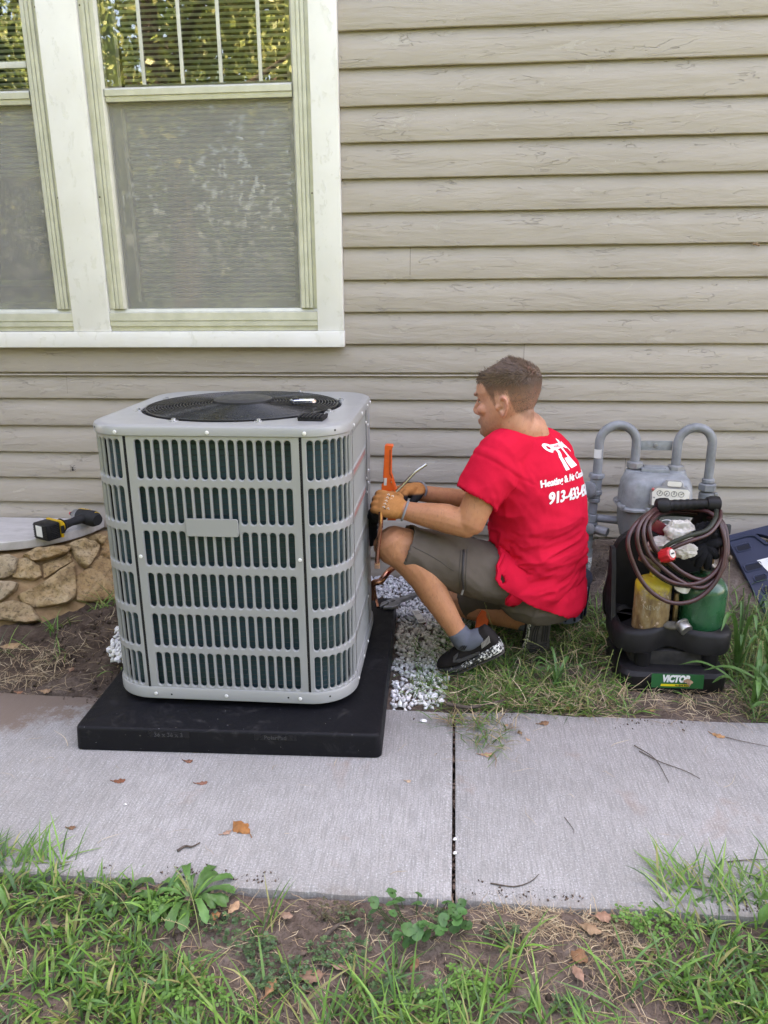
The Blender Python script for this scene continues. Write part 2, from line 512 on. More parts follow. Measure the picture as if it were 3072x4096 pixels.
# ---- white casing
def mat_trim():
    t = NT('white_trim_paint')
    v = t.coord((3, 3, 1.6))
    n = t.noise(9, 6, .65, v, .4)
    chip = t.ramp(n, [(.60, 0.), (.613, 1.)])
    c = t.ramp(t.noise(4, 5), [(.3, (.72, .705, .645)), (.7, (.80, .79, .745))])
    c = t.mix(t.math('MULTIPLY', chip, .35), c, (.66, .65, .55))
    b = t.bump(chip, .7, -.0012); b = t.bump(t.noise(22, 5, .6, v), .25, .002, b)
    return t.set(color=c, rough=.5, normal=b)
M_TRIM = mat_trim()
def part_box(name, lo, hi, m, parent, bev=.002):
    mb = MB(); mb.box(lo, hi, None, bev); return mb.build(name, m, parent, 30)
part_box('window_casing', (-.4225, -.031, 1.1375), (-.3095, .03, WIN_T), M_TRIM, house, .003)
part_box('window_casing', (-1.5345, -.031, 1.1375), (-1.3645, .03, WIN_T), M_TRIM, house, .003)
part_box('window_casing', (-2.75, -.031, 1.1375), (-2.478, .03, WIN_T), M_TRIM, house, .003)
part_box('window_casing', (-2.78, -.033, WIN_T+.001), (-.28, .03, 2.975), M_TRIM, house, .003)
part_box('window_sill', (-2.78, -.038, 1.068), (-.3075, .03, 1.1365), M_TRIM, house, .003)

# ---- windows
alu = simple('weathered_storm_frame', (.60, .595, .50), .42, .3, col2=(.50, .50, .41), vs=14, spec=.5, bs=60, bd=.0004)
alu2 = simple('oxidised_storm_flange', (.55, .54, .36), .5, .2, col2=(.43, .43, .29), vs=10)
sash_m = simple('cream_sash_paint', (.62, .62, .55), .5, col2=(.5, .5, .44), vs=12)
slat_m = simple('vinyl_blind', (.74, .74, .66), .5, col2=(.66, .66, .58), vs=6)
def mat_glass():
    t = NT('window_glass')
    fr = t.n('Fresnel'); fr.inputs[0].default_value = 1.62
    f = t.math('ADD', t.math('MULTIPLY', fr.outputs[0], 1.7), .03)
    tr = t.n('BsdfTransparent'); tr.inputs[0].default_value = (.80, .86, .80, 1)
    gl = t.n('BsdfGlossy'); gl.inputs['Roughness'].default_value = .01
    wob = t.bump(t.noise(3, 2, .5), .05, .01); t.l(wob, gl.inputs['Normal'])
    mx = t.n('MixShader'); t.l(f, mx.inputs[0]); t.l(tr.outputs[0], mx.inputs[1]); t.l(gl.outputs[0], mx.inputs[2])
    t.l(mx.outputs[0], t.out.inputs[0]); return t.m
def mat_screen():
    t = NT('insect_screen')
    tr = t.n('BsdfTransparent'); df = t.n('BsdfDiffuse')
    f = t.noise(5, 4, .6)
    t.l(t.ramp(f, [(.3, (.38, .37, .345)), (.7, (.46, .445, .41))]), df.inputs[0])
    fac = .36
    mx = t.n('MixShader'); mx.inputs[0].default_value = .35; t.l(tr.outputs[0], mx.inputs[1]); t.l(df.outputs[0], mx.inputs[2])
    t.l(mx.outputs[0], t.out.inputs[0]); return t.m
M_GLASS = mat_glass(); M_SCREEN = mat_screen()

slat_bm = MB()
prof = [(-.009, -.0035), (-.005, -.0012), (0, 0), (.005, -.0012), (.009, -.0035)]
ca, sa = math.cos(math.radians(50)), math.sin(math.radians(50))
for ring in ([(.0, -.0, .0)],):
    pass
def slat_mesh(w):
    mb = MB()
    top = [(u*ca - d*sa, u*sa + d*ca) for u, d in prof]
    bot = [(u*ca - (d-.0007)*sa, u*sa + (d-.0007)*ca) for u, d in prof[::-1]]
    mb.loft([[(x, a, b) for a, b in top+bot] for x in (-w/2, w/2)])
    return mb.mesh('slat', slat_m, 40)

def window(x0, x1, blind_bottom, muntins, hbar):
    """x0..x1 outside of the storm frame"""
    w = thing('window', None, None, ((x0+x1)/2, 0, 1.14)); w.parent = house
    del_keys = [k for k in ('label', 'category') if k in w]
    zt, zb = WIN_T-.001, 1.1385
    # storm frame: a flange and a ribbed channel, mitred look at the foot
    def member(name, pts, a, b, horiz):
        mb = MB()
        rings = []
        for s, inset in ((a, 1), (b, 1)):
            rings.append([((s if horiz else p), y, (p if horiz else s)) for p, y in pts])
        mb.loft(rings); return mb.build(name, alu, w, 25)
    def prof_side(x, sg):
        return [(x, .02), (x, -.012), (x+sg*.016, -.012), (x+sg*.018, -.022), (x+sg*.030, -.022), (x+sg*.0315, -.018), (x+sg*.034, -.018), (x+sg*.0355, -.023),
                (x+sg*.047, -.023), (x+sg*.0485, -.019), (x+sg*.0505, -.019), (x+sg*.052, -.022), (x+sg*.068, -.021), (x+sg*.074, -.012), (x+sg*.077, -.006), (x+sg*.077, .02)]
    member('frame', prof_side(x0, 1), zb+.0965, zt, False)
    member('frame', prof_side(x1, -1), zb+.0965, zt, False)
    pb = [(zb, .02), (zb, -.014), (zb+.020, -.014), (zb+.022, -.026), (zb+.040, -.026), (zb+.0415, -.022), (zb+.044, -.022), (zb+.0455, -.0265), (zb+.078, -.0245), (zb+.084, -.014), (zb+.096, -.008), (zb+.096, .02)]
    member('frame', pb, x0, x1, True)
    # meeting rail
    mb = MB(); zr = 2.066
    mb.loft([[(x, y, zr+z) for y, z in ((.012, 0), (-.014, 0), (-.016, .012), (-.012, .014), (-.012, .02), (-.018, .022), (-.018, .044), (-.010, .052), (.012, .059))] for x in (x0+.0775, x1-.0775)])
    mb.build('meeting_rail', alu, w, 25)
    xi0, xi1 = x0+.0775, x1-.0775
    def pane(name, z0, z1, y, m):
        mb = MB(); mb.box((xi0, y, z0), (xi1, y+.003, z1)); return mb.build(name, m, w, 0)
    pane('pane', zr+.06, zt, -.003, M_GLASS)
    pane('pane', zb+.097, zr-.001, .026, M_GLASS)
    pane('insect_screen', zb+.097, zr-.001, .008, M_SCREEN)
    for x in muntins: part_box('muntin', (x-.0075, -.010, zr+.06), (x+.0075, -.0035, zt), sash_m, w)
    if hbar: part_box('muntin', (xi0, -.010, hbar-.012), (xi1, -.0035, hbar+.012), sash_m, w)
    # wooden sash behind the storm window
    part_box('sash', (xi0-.02, .06, 1.145), (xi0+.032, .095, 2.99), sash_m, w)
    part_box('sash', (xi1-.032, .06, 1.145), (xi1+.02, .095, 2.99), sash_m, w)
    part_box('sash', (xi0+.0325, .061, 1.145), (xi1-.0325, .094, 1.262), sash_m, w)
    part_box('sash', (xi0+.0325, .061, 2.06), (xi1-.0325, .094, 2.10), sash_m, w)
    sm = slat_mesh(xi1-xi0-.075)
    n = int((WIN_T-blind_bottom)/.0215)
    for i in range(n):
        o = bpy.data.objects.new('slat', sm); COL.objects.link(o)
        o.location = ((xi0+xi1)/2+random.uniform(-.0015, .0015), .112, blind_bottom+i*.0215+random.uniform(-.0006, .0006))
        o.parent = w; o.matrix_parent_inverse = wmat(w).inverted()
    part_box('bottom_rail', (xi0+.04, .118, blind_bottom-.028), (xi1-.04, .132, blind_bottom-.012), slat_m, w)
    for zs in (1.17, 1.68, 2.4):
        for xx in (x0+.008, x1-.008):
            mb = MB(); mb.lathe([(.0028, 0), (.0034, .001), (.002, .0022)], (xx, -.012, zs+.02), (0, -1, 0), 10)
            mb.build('screw', simple('rust_screw', (.05, .03, .02), .7), w)
window(-1.3635, -.4235, 1.272, [-1.117, -.953, -.792, -.628], 0)
window(-2.477, -1.5355, 1.83, [], 2.216)
part_box('window_rail', (-2.40, .055, 1.335), (-1.615, .0595, 1.362), sash_m, house)

# ---------------------------------------------------------------- window well: stone wall with a pale lid
CX, CY = -1.93, .03
def mat_stone():
    t = NT('tan_limestone')
    a = t.noise(9, 7, .65, None, .3); b = t.noise(60, 6, .7); g = t.noise(4.5, 4)
    c = t.ramp(a, [(.28, (.21, .13, .065)), (.5, (.42, .30, .155)), (.72, (.54, .43, .28))])
    c = t.mix(t.ramp(g, [(.5, 0.), (.68, .6)]), c, (.36, .19, .06))
    oi = t.n('ObjectInfo'); c = t.mix(t.ramp(oi.outputs['Random'], [(0, .55), (.45, 0.), (1, 0.)]), c, (.42, .37, .29)); c = t.mix(t.ramp(oi.outputs['Random'], [(.55, 0.), (1, .5)]), c, (.30, .16, .06))
    c = t.mix(t.ramp(b, [(.34, .75), (.5, 0.)]), c, (.09, .065, .04))
    n = t.bump(b, 1., .006); n = t.bump(t.noise(24, 6, .75, None, .6), 1., .014, n)
    return t.set(color=c, rough=.9, spec=.2, normal=n)
M_STONE = mat_stone()
sw = thing('stone_wall', 'low curved wall of tan rubble stones round a window well, left of the metal unit', 'stone wall', (CX, CY-.5, -.05))
mb = MB(); rings = []
for z in np.linspace(-.14, .185, 16):
    a = np.linspace(PI*.98, PI*2.02, 80); r = .45+(.2-z)/.24*.26-.022
    q = np.stack([np.cos(a)*3, np.sin(a)*3, a*0+z*6], -1); r = r+.012*fbm(q*1.6, 3)+.006*fbm(q*6, 2)
    ring = np.stack([CX+r*np.cos(a), np.minimum(CY+r*np.sin(a), .0), a*0+z], -1)
    ring = np.vstack([ring, np.stack([CX+.3*np.cos(a[::-1]), np.minimum(CY+.3*np.sin(a[::-1]), .001), a*0+z], -1)])
    rings.append(ring)
mb.loft(rings); mb.build('mortar', simple('clay_mortar', (.31, .205, .105), .95, col2=(.20, .125, .06), vs=18, bs=70, bd=.006, bst=.8), sw, 60)
def smooth_poly(P, n=44, rnd=.12):
    P = np.asarray(P, float); m = len(P)
    d = np.linalg.norm(np.roll(P, -1, 0)-P, axis=1); cum = np.concatenate([[0], np.cumsum(d)])
    s = np.linspace(0, cum[-1], n, endpoint=False); Q = np.vstack([P, P[:1]])
    R = np.stack([np.interp(s, cum, Q[:, k]) for k in range(P.shape[1])], -1)
    for _ in range(2): R = (1-rnd)*R+rnd*.5*(np.roll(R, 1, 0)+np.roll(R, -1, 0))
    return R
def stone(P, proud, seed):
    """outline on the wall face -> lumpy stone that stands out of the mortar"""
    R = smooth_poly(P); c = R.mean(0); R = c+(R-c)*1.05
    out = nrm(np.array([c[0]-CX, c[1]-CY, .55*np.hypot(c[0]-CX, c[1]-CY)]))
    rings = []
    for f, d in ((1.0, -.04), (1.02, .0*proud), (1.0, .55*proud), (.955, .9*proud), (.80, 1.0*proud), (.58, 1.02*proud), (.36, 1.02*proud), (.16, 1.0*proud), (.03, 1.0*proud)):
        Q = c+(R-c)*f
        h = fbm(Q*11+seed*3.1, 4)*.040+(1-np.abs(fbm(Q*19+seed*2, 3))*2.5)*.008+fbm(Q*50+seed, 3)*.010
        w = 1 if d > 0 else 0
        rings.append(Q+out*(d+w*h[:, None])+w*fbm(Q*40+seed*7, 2)[:, None]*.004)
    mb = MB(); mb.loft(rings); mb.build('stone', M_STONE, sw, 50)
STONES = [
 [(-1.834,-0.417,0.194), (-1.770,-0.398,0.193), (-1.730,-0.401,0.176), (-1.724,-0.452,0.131), (-1.765,-0.483,0.118), (-1.801,-0.492,0.119)],
 [(-1.730,-0.401,0.176), (-1.699,-0.386,0.176), (-1.642,-0.394,0.142), (-1.624,-0.423,0.111), (-1.647,-0.449,0.101), (-1.735,-0.469,0.121), (-1.725,-0.451,0.133)],
 [(-1.716,-0.380,0.188), (-1.685,-0.342,0.204), (-1.622,-0.300,0.198), (-1.563,-0.260,0.183), (-1.568,-0.292,0.167), (-1.620,-0.352,0.161), (-1.675,-0.389,0.163)],
 [(-1.579,-0.257,0.197), (-1.539,-0.193,0.200), (-1.476,-0.154,0.163), (-1.471,-0.221,0.132), (-1.480,-0.291,0.105), (-1.506,-0.294,0.123), (-1.558,-0.261,0.179)],
 [(-1.679,-0.519,0.057), (-1.605,-0.443,0.085), (-1.572,-0.383,0.111), (-1.531,-0.308,0.132), (-1.499,-0.374,0.070), (-1.478,-0.430,0.021), (-1.502,-0.476,0.003), (-1.585,-0.526,0.011), (-1.644,-0.540,0.027)],
 [(-1.496,-0.353,0.082), (-1.473,-0.298,0.096), (-1.453,-0.203,0.125), (-1.401,-0.190,0.087), (-1.354,-0.273,0.014), (-1.333,-0.334,-0.030), (-1.401,-0.398,-0.013), (-1.462,-0.434,0.006)],
 [(-1.796,-0.502,0.109), (-1.732,-0.485,0.106), (-1.701,-0.483,0.096), (-1.701,-0.508,0.076), (-1.737,-0.556,0.045), (-1.768,-0.565,0.046)],
 [(-1.761,-0.581,0.030), (-1.694,-0.545,0.042), (-1.622,-0.541,0.016), (-1.569,-0.573,-0.034), (-1.612,-0.599,-0.036), (-1.744,-0.620,-0.009)],
 [(-1.515,-0.141,0.201), (-1.480,-0.101,0.183), (-1.468,-0.144,0.160), (-1.502,-0.157,0.184)],
 [(-1.473,-0.119,0.172), (-1.449,-0.051,0.165), (-1.396,-0.169,0.089), (-1.452,-0.188,0.130)],
 [(-1.631,-0.380,0.147), (-1.591,-0.335,0.155), (-1.553,-0.284,0.162), (-1.539,-0.309,0.138), (-1.581,-0.384,0.116), (-1.609,-0.424,0.102)],
]
for i, P in enumerate(STONES): stone(P, [.026, .022, .045, .034, .022, .016, .022, .03, .024, .016, .010][i], i)
lid_m = NT('pale_lid')
lc = lid_m.ramp(lid_m.noise(6, 6, .7, lid_m.coord((1, 3, 1)), .6), [(.3, (.36, .34, .31)), (.7, (.52, .50, .47))])
lid_m.set(color=lc, rough=.6, normal=lid_m.bump(lid_m.noise(40, 5), .3, .002)); lid_m = lid_m.m
mb = MB(); a = np.linspace(PI, 2*PI, 60); R = .418
ol = np.vstack([np.stack([CX+R*np.cos(a), np.minimum(CY+R*np.sin(a), -.006)], -1), [(CX+R*.99, -.004), (CX-R*.99, -.004)]])
mb.prism(ol, (0, 0, 0), (1, 0, 0), (0, 1, 0), (0, 0, 1), .203, .245, .004)
tag(mb.build('window_well_lid', lid_m, None, 30, (CX, -.2, .203)), 'pale grey curved lid lying on the stone wall under the impact driver', 'lid')

# ---------------------------------------------------------------- trees beyond the lawn behind the camera (seen as reflections in the panes)
bark = simple('tree_bark', (.10, .075, .055), .95, col2=(.05, .038, .028), vs=8, bs=25, bd=.02)
leaf_m = tinted('tree_leaf', .45, .35, .4)
def tree(x, y, h, zc, r, n, label, seed, pal):
    g = np.random.default_rng(seed)
    t = thing('tree', label, 'tree', (x, y, -.05), 0, 'trees across the lawn')
    mb = MB()
    path = catmull([(x, y, -.1), (x+.1, y, h*.25), (x-.1, y+.1, h*.5), (x, y, h*.8)], 6)
    mb.tube(path, np.linspace(.26, .06, len(path)), 10)
    for k in range(7):
        a = g.uniform(0, 2*PI); z0 = h*g.uniform(.3, .6); L = r*g.uniform(.6, .9)
        mb.tube(catmull([(x, y, z0), (x+L*.5*math.cos(a), y+L*.5*math.sin(a), z0+L*.3), (x+L*math.cos(a), y+L*math.sin(a), z0+L*.5)], 5), np.linspace(.09, .02, 11), 7)
    mb.build('trunk', bark, t)
    nc = 70; cc = g.normal(size=(nc, 3)); cc /= np.linalg.norm(cc, axis=1)[:, None]; cc *= g.uniform(.35, 1, (nc, 1))**.6
    cc = cc*np.array([r, r, (h-zc)*.62])+np.array([x, y, (h+zc)/2])
    which = g.integers(0, nc, n); P = cc[which]+g.normal(size=(n, 3))*r*.14
    L = g.uniform(.08, .16, n); W = L*.26
    d = g.normal(size=(n, 3)); d[:, 2] -= .9; d /= np.linalg.norm(d, axis=1)[:, None]
    s = np.cross(d, g.normal(size=(n, 3))); s /= np.linalg.norm(s, axis=1)[:, None]
    V = np.stack([P, P+d*L[:, None]*.5+s*W[:, None], P+d*L[:, None], P+d*L[:, None]*.5-s*W[:, None]], 1).reshape(-1, 3)
    F = np.arange(n*4).reshape(-1, 4)
    c = np.array(pal)[g.integers(0, len(pal), n)]*g.uniform(.75, 1.2, (n, 1)); c = np.repeat(c, 4, 0)
    link('crown', fastmesh('crown', V, F, leaf_m, c), t)
light = [(.26, .30, .085), (.33, .34, .12), (.19, .25, .06)]; darkp = [(.05, .085, .02), (.07, .11, .03)]
tree(-3.9, -8.2, 8.8, 3.5, 2.5, 26000, 'light green tree with hanging narrow leaflets', 11, light)
tree(-10.5, -13.5, 9.0, 3.0, 3.4, 15000, 'broad yellow green tree left of the light tree', 12, light)
tree(1.5, -15, 11, 3.5, 3.6, 8000, 'tall mid green tree facing the house corner', 13, darkp)
tree(8, -13, 10, 2.5, 3.6, 7000, 'dark green tree on the right of the lawn', 14, darkp)
tree(-2.3, -19, 9, 1.5, 4.0, 8000, 'dark tree standing behind the light tree', 15, darkp)
tree(-15, -20, 10, 1.5, 5.0, 8000, 'far dark tree beyond the yellow green tree', 16, darkp)

tree(-4.3, -2.3, 5.2, .5, 1.3, 9000, 'unseen dense shrub added left of the windows to darken that side of the wall', 17, darkp)  # added out of view to dim the left part of the wall
# ---- the woods on the far side of the lawn, added to block low sky light
gw = np.random.default_rng(77); n = 62000
wx = gw.uniform(-62, 62, n); hh = 12.5+3.0*fbm(np.c_[wx*.13, wx*0, wx*0], 3)
wz = hh*gw.random(n)**.75; wy = -27+.012*wx**2*-.35+gw.normal(0, 1.3, n)+.8*fbm(np.c_[wx*.5, wz*.5, wx*0], 2)
wP = np.stack([wx, wy, wz], -1); L = gw.uniform(.30, .62, n); d = gw.normal(size=(n, 3)); d /= np.linalg.norm(d, axis=1)[:, None]
sd_ = np.cross(d, gw.normal(size=(n, 3))); sd_ /= np.linalg.norm(sd_, axis=1)[:, None]
wV = np.stack([wP, wP+d*L[:, None]*.5+sd_*L[:, None]*.34, wP+d*L[:, None], wP+d*L[:, None]*.5-sd_*L[:, None]*.34], 1).reshape(-1, 3)
wC = np.repeat(np.array(darkp+[(.09, .12, .035)])[gw.integers(0, 3, n)]*gw.uniform(.7, 1.2, (n, 1)), 4, 0)
tag(link('added_woods', fastmesh('added_woods', wV, np.arange(n*4).reshape(-1, 4), leaf_m, wC)), kind='stuff')

# ---- two tiny things on the boards
nest_c = (1.388,-0.012,1.476)
nest = thing('wasp_nest', 'tiny tan clump of old wasp nest under a lap near the right wall edge', 'wasp nest', nest_c)
mb = MB()
for k in range(16): mb.ball((nest_c[0]+random.gauss(0, .010), nest_c[1]+random.uniform(-.006, .006), nest_c[2]+random.gauss(0, .003)), random.uniform(.002, .005), 1)
nb_ = mb.build('nest_cells', simple('nest_paper', (.34, .24, .14), .9, col2=(.16, .10, .06), vs=200), nest, 0); nb_['kind'] = 'stuff'
spc = np.array((-1.636,-0.006,0.497)); spider = thing('spider', 'small dark spider on the siding above the impact driver', 'spider', tuple(spc))
mb = MB(); mb.ball(tuple(spc+np.array([0, 0, -.006])), (.0045, .004, .0075), 1); mb.ball(tuple(spc+np.array([0, 0, .004])), (.0032, .003, .004), 1); mb.build('spider_body', simple('spider_brown', (.03, .024, .02), .7), spider, 60)
for k in range(8):
    sg = 1 if k % 2 else -1; zz = .004-.003*(k//2); mb = MB(); mb.tube(catmull([spc+np.array([0, 0, zz]), spc+np.array([sg*.008, -.003, zz*2.4+.004]), spc+np.array([sg*.013, .004, zz*3.6])], 4), .0006, 4); mb.build('leg', dark, spider, 60)

# ================================================================== CONDENSER UNIT ON ITS PAD
def mat_acpaint(name, col):
    t = NT(name)
    c = t.ramp(t.noise(3, 4), [(.3, tuple(k*.95 for k in col)), (.7, col)])
    f = t.noise(700, 1, .5)
    t.set(color=c, rough=t.ramp(t.noise(12, 4), [(.3, .30), (.7, .40)]), spec=.5, normal=t.bump(f, .12, .0004), metal=.0, coat=.15)
    return t.m
M_AC = mat_acpaint('grey_powder_coat', (.285, .291, .284))
M_SCREW = simple('white_screw', (.75, .75, .73), .35, .1)
def mat_coil():
    t = NT('coil_fins')
    v = t.coord((1, 1, 1))
    w = t.n('TexWave', wave_type='BANDS', bands_direction='DIAGONAL'); w.inputs['Scale'].default_value = 210; t.l(t.coord((1, 1, 0)), w.inputs[0])
    c = t.mix(w.outputs['Fac'], (.012, .030, .030), (.040, .088, .086))
    c = t.mix(t.ramp(t.noise(5, 3), [(.4, 0.), (.6, .5)]), c, (.022, .070, .105))
    return t.set(color=c, rough=.45, metal=.2, spec=.4, normal=t.bump(w.outputs['Fac'], .5, .001))
M_COIL = mat_coil()
M_TUBE = simple('coil_tube', (.05, .06, .06), .5, .3)

X0, X1, Y0, Y1, RC = -.884, -.121, -1.372, -.655, .128
ZB, ZT = .131, .931
unit = thing('condenser_unit', 'grey metal air conditioner condenser standing on a black pad against the house', 'air conditioner', ((X0+X1)/2, (Y0+Y1)/2, .076))

def perim(off=0):
    """path round the cabinet; s=0 at the left seam of the front, increasing to the right"""
    r = RC+off
    segs = []
    def line(a, b): segs.append(('l', np.array(a), np.array(b), np.hypot(b[0]-a[0], b[1]-a[1])))
    def arc(c, a0): segs.append(('a', np.array(c), a0, RC*PI/2))
    line((X0+RC, Y0-off), (X1-RC, Y0-off)); arc((X1-RC, Y0+RC), -PI/2)
    line((X1+off, Y0+RC), (X1+off, Y1-RC)); arc((X1-RC, Y1-RC), 0)
    line((X1-RC, Y1+off), (X0+RC, Y1+off)); arc((X0+RC, Y1-RC), PI/2)
    line((X0-off, Y1-RC), (X0-off, Y0+RC)); arc((X0+RC, Y0+RC), PI)
    tot = sum(s[3] for s in segs)
    def at(s):
        s = s % tot
        for g in segs:
            if s <= g[3]:
                f = s/g[3]
                if g[0] == 'l': return g[1]+(g[2]-g[1])*f
                a = g[2]+f*PI/2
                return g[1]+r*np.array([math.cos(a), math.sin(a)])
            s -= g[3]
        return segs[0][1]
    return at, tot
P0, TOT = perim(0); PI_, _ = perim(-.012)
ARC = RC*PI/2; FW = X1-X0-2*RC; SW_ = Y1-Y0-2*RC
# rows of slots, read off the real cabinet
ROWS = [(.802, .918), (.669, .780), (.537, .646), (.404, .513), (.272, .381), (.139, .252)]
def slot_panel(name, sA, sB, s_first, n, pitch, w=.0182):
    """sheet from sA to sB with n columns of embossed slots"""
    V = {}; mb = MB()
    po = {}
    for d in (0, -.0012, -.004, -.0075): po[d] = perim(d)[0]
    def pt(s, z, d=0): q = po[d](s); return (q[0], q[1], z)
    m = 6
    ang = np.linspace(0, PI, m+1)
    zs_edges = [ZB]+[(ROWS[i][0]+ROWS[i+1][1])/2 for i in range(5)][::-1]+[ZT]
    rows = ROWS[::-1]
    for c in range(n):
        sc = s_first+c*pitch
        a, b = sc-pitch/2, sc+pitch/2
        if c == 0: a = sA
        if c == n-1: b = sB
        for r, (z0, z1) in enumerate(rows):
            ze0, ze1 = zs_edges[r], zs_edges[r+1]
            def cap(R, grow):
                top = [(sc+R*math.cos(t), z1-w/2+R*math.sin(t)) for t in ang]
                bot = [(sc-R*math.cos(t), z0+w/2-R*math.sin(t)) for t in ang]
                return top+bot
            loops = []
            out = []
            for s, z in cap(w/2+.0035, 0):
                # matching point on the cell's rectangle
                pass
            base = cap(w/2+.003, 0); k = len(base)
            for i, (s, z) in enumerate(base):
                if i <= m: f = i/m; out.append((b+(a-b)*f, ze1))
                else: f = (i-m-1)/m; out.append((a+(b-a)*f, ze0))
            loops = [[pt(s, z) for s, z in out], [pt(s, z) for s, z in base], [pt(s, z, -.0012) for s, z in cap(w/2+.0012, 0)], [pt(s, z, -.004) for s, z in cap(w/2, 0)], [pt(s, z, -.0075) for s, z in cap(w/2, 0)]]
            st = len(mb.v); allv = [p for L in loops for p in L]; F = []
            for j in range(len(loops)-1):
                for i in range(k):
                    i2 = (i+1) % k
                    F.append((j*k+i, j*k+i2, (j+1)*k+i2, (j+1)*k+i))
            mb.add(allv, F)
    me = mb.mesh(name, M_AC, 0)
    me.polygons.foreach_set('use_smooth', [False]*len(me.polygons))
    return link(name, me, unit)
pitch = .0271
slot_panel('front_panel', .0013, FW-.0013, .0375, 17, (FW-.075)/16)
nA = 8
slot_panel('corner_panel', FW+.0013, FW+ARC+.010, FW+.026, nA, (ARC+.010-.045)/(nA-1))
nS = 17
slot_panel('side_panel', FW+ARC+.013, FW+ARC+SW_-.09, FW+ARC+.03, nS-3, (SW_-.135)/(nS-4))
slot_panel('corner_panel', TOT-ARC-.010, TOT-.0013, TOT-ARC+.012, nA, (ARC-.038)/(nA-1))
slot_panel('side_panel', TOT-ARC-SW_-.0, TOT-ARC-.013, TOT-ARC-SW_+.03, nS, (SW_-.06)/(nS-1))
# plain service panel at the rear right corner and the back
def plain(name, sA, sB, z0, z1, off=0.0, mat=None):
    at = perim(off)[0]; at2 = perim(off-.002)[0]; mb = MB(); n = 40
    rings = []
    for s in np.linspace(sA, sB, n):
        a = at(s); b = at2(s)
        rings.append([(a[0], a[1], z0), (a[0], a[1], z1), (b[0], b[1], z1), (b[0], b[1], z0)])
    mb.loft(rings); return mb.build(name, mat or M_AC, unit, 40)
plain('service_panel', FW+ARC+SW_-.087, FW+ARC+SW_+ARC, .40, ZT, .0025)
plain('lower_panel', FW+ARC+SW_-.087, FW+ARC+SW_+ARC, ZB, .398, .0)
plain('back_panel', FW+ARC+SW_+ARC+.003, TOT-ARC-SW_-.003, ZB, ZT)
# dark seams: recessed posts behind the panel gaps
at = perim(-.004)[0]
for s in (0, FW, FW+ARC+.0115, TOT-ARC-.0115, FW+ARC+SW_-.0885):
    q = at(s); mb = MB(); mb.box((q[0]-.004, q[1]-.004, ZB), (q[0]+.004, q[1]+.004, ZT)); mb.build('panel_post', dark, unit)
# coil
atc, TC = perim(-.030)
mb = MB(); ss = np.linspace(0, TOT, 121)[:-1]
pts = [atc(s) for s in ss]
mb.loft([[(p[0], p[1], ZB-.02) for p in pts], [(p[0], p[1], ZT-.003) for p in pts]], cap=True)
mb.build('coil', M_COIL, unit, 40)
atd, _ = perim(-.0285); mb = MB()
for k in range(49):
    z = .14+k*.0162
    mb.tube([(*atd(s), z) for s in ss[::2]], .0012, 4, closed=True)
tag(mb.build('coil_tubes', M_TUBE, unit, 40), kind='stuff')
# base pan and top cover
def ring_loft(name, prof, mat, n=132, hole=None):
    mb = MB(); rings = []
    ss = np.linspace(0, TOT, n+1)[:-1]
    for off, z in prof:
        at = perim(off)[0]; rings.append([(*at(s), z) for s in ss])
    mb.loft(rings, cap=False); return mb, rings
mb, _ = ring_loft('base_pan', [(-.05, .0955), (.004, .0955), (.006, .098), (.006, .128), (.003, .1335), (.0005, .1335), (-.02, .1325)], M_AC)
base = mb.build('base_pan', M_AC, unit, 35)
FX, FY, FR = -.507, -.997, .318
mb, rings = ring_loft('top_cover', [(-.02, .9285), (.002, .9285), (.005, .931), (.0055, .948), (.002, .9545), (-.006, .9585), (-.018, .9595)], M_AC)
outer = np.array(rings[-1]); n = len(outer); b = len(mb.v)
th = np.arctan2(outer[:, 1]-FY, outer[:, 0]-FX)
hole = np.stack([FX+FR*1.01*np.cos(th), FY+FR*1.01*np.sin(th), outer[:, 2]*0+.9595], -1)
lip = np.stack([FX+FR*np.cos(th), FY+FR*np.sin(th), outer[:, 2]*0+.956], -1)
lip2 = lip-np.array([0, 0, .03])
V = np.vstack([outer, hole, lip, lip2]); F = []
for j in range(3):
    for i in range(n): F.append((j*n+i, j*n+(i+1) % n, (j+1)*n+(i+1) % n, (j+1)*n+i))
mb.add(V, F); mb.build('top_cover', M_AC, unit, 35)
for k, (dx, dy) in enumerate(((-.27, -.26), (.27, -.26), (-.27, .24), (.27, .24))):
    mb = MB(); mb.lathe([(.02, 0), (.02, .02)], ((X0+X1)/2+dx, (Y0+Y1)/2+dy, .0755), (0, 0, 1), 14)
    mb.build('foot', simple('rubber_foot', (.015, .015, .015), .8), unit)
# fan shroud, fan and guard
blk = simple('black_grille_wire', (.012, .012, .013), .32, .0, spec=.5)
mb = MB(); mb.lathe([(FR-.001, .16), (FR-.001, .0), (FR-.004, .0), (FR-.004, .158)], (FX, FY, .78), (0, 0, 1), 64)
mb.lathe([(.30, 0), (.30, .004)], (FX, FY, .77), (0, 0, 1), 40); mb.build('fan_shroud', simple('shroud', (.02, .02, .022), .7), unit, 40)
mb = MB(); mb.lathe([(.06, 0), (.07, .02), (.07, .06), (.05, .075)], (FX, FY, .81), (0, 0, 1), 24)
for k in range(3):
    a0 = k*2*PI/3; rings = []
    for r in np.linspace(.06, .29, 8):
        w = .55+.25*(r/.29)
        rings.append([(FX+r*math.cos(a0+t*w), FY+r*math.sin(a0+t*w), .835+.05*t+e) for t, e in ((0, 0), (.5, .004), (1, 0), (1, -.002), (.5, .002), (0, -.002))])
    mb.loft(rings)
mb.build('fan', simple('fan_blade', (.085, .085, .088), .5), unit, 50)
ca = np.linspace(0, 2*PI, 73)[:-1]
NR = 23
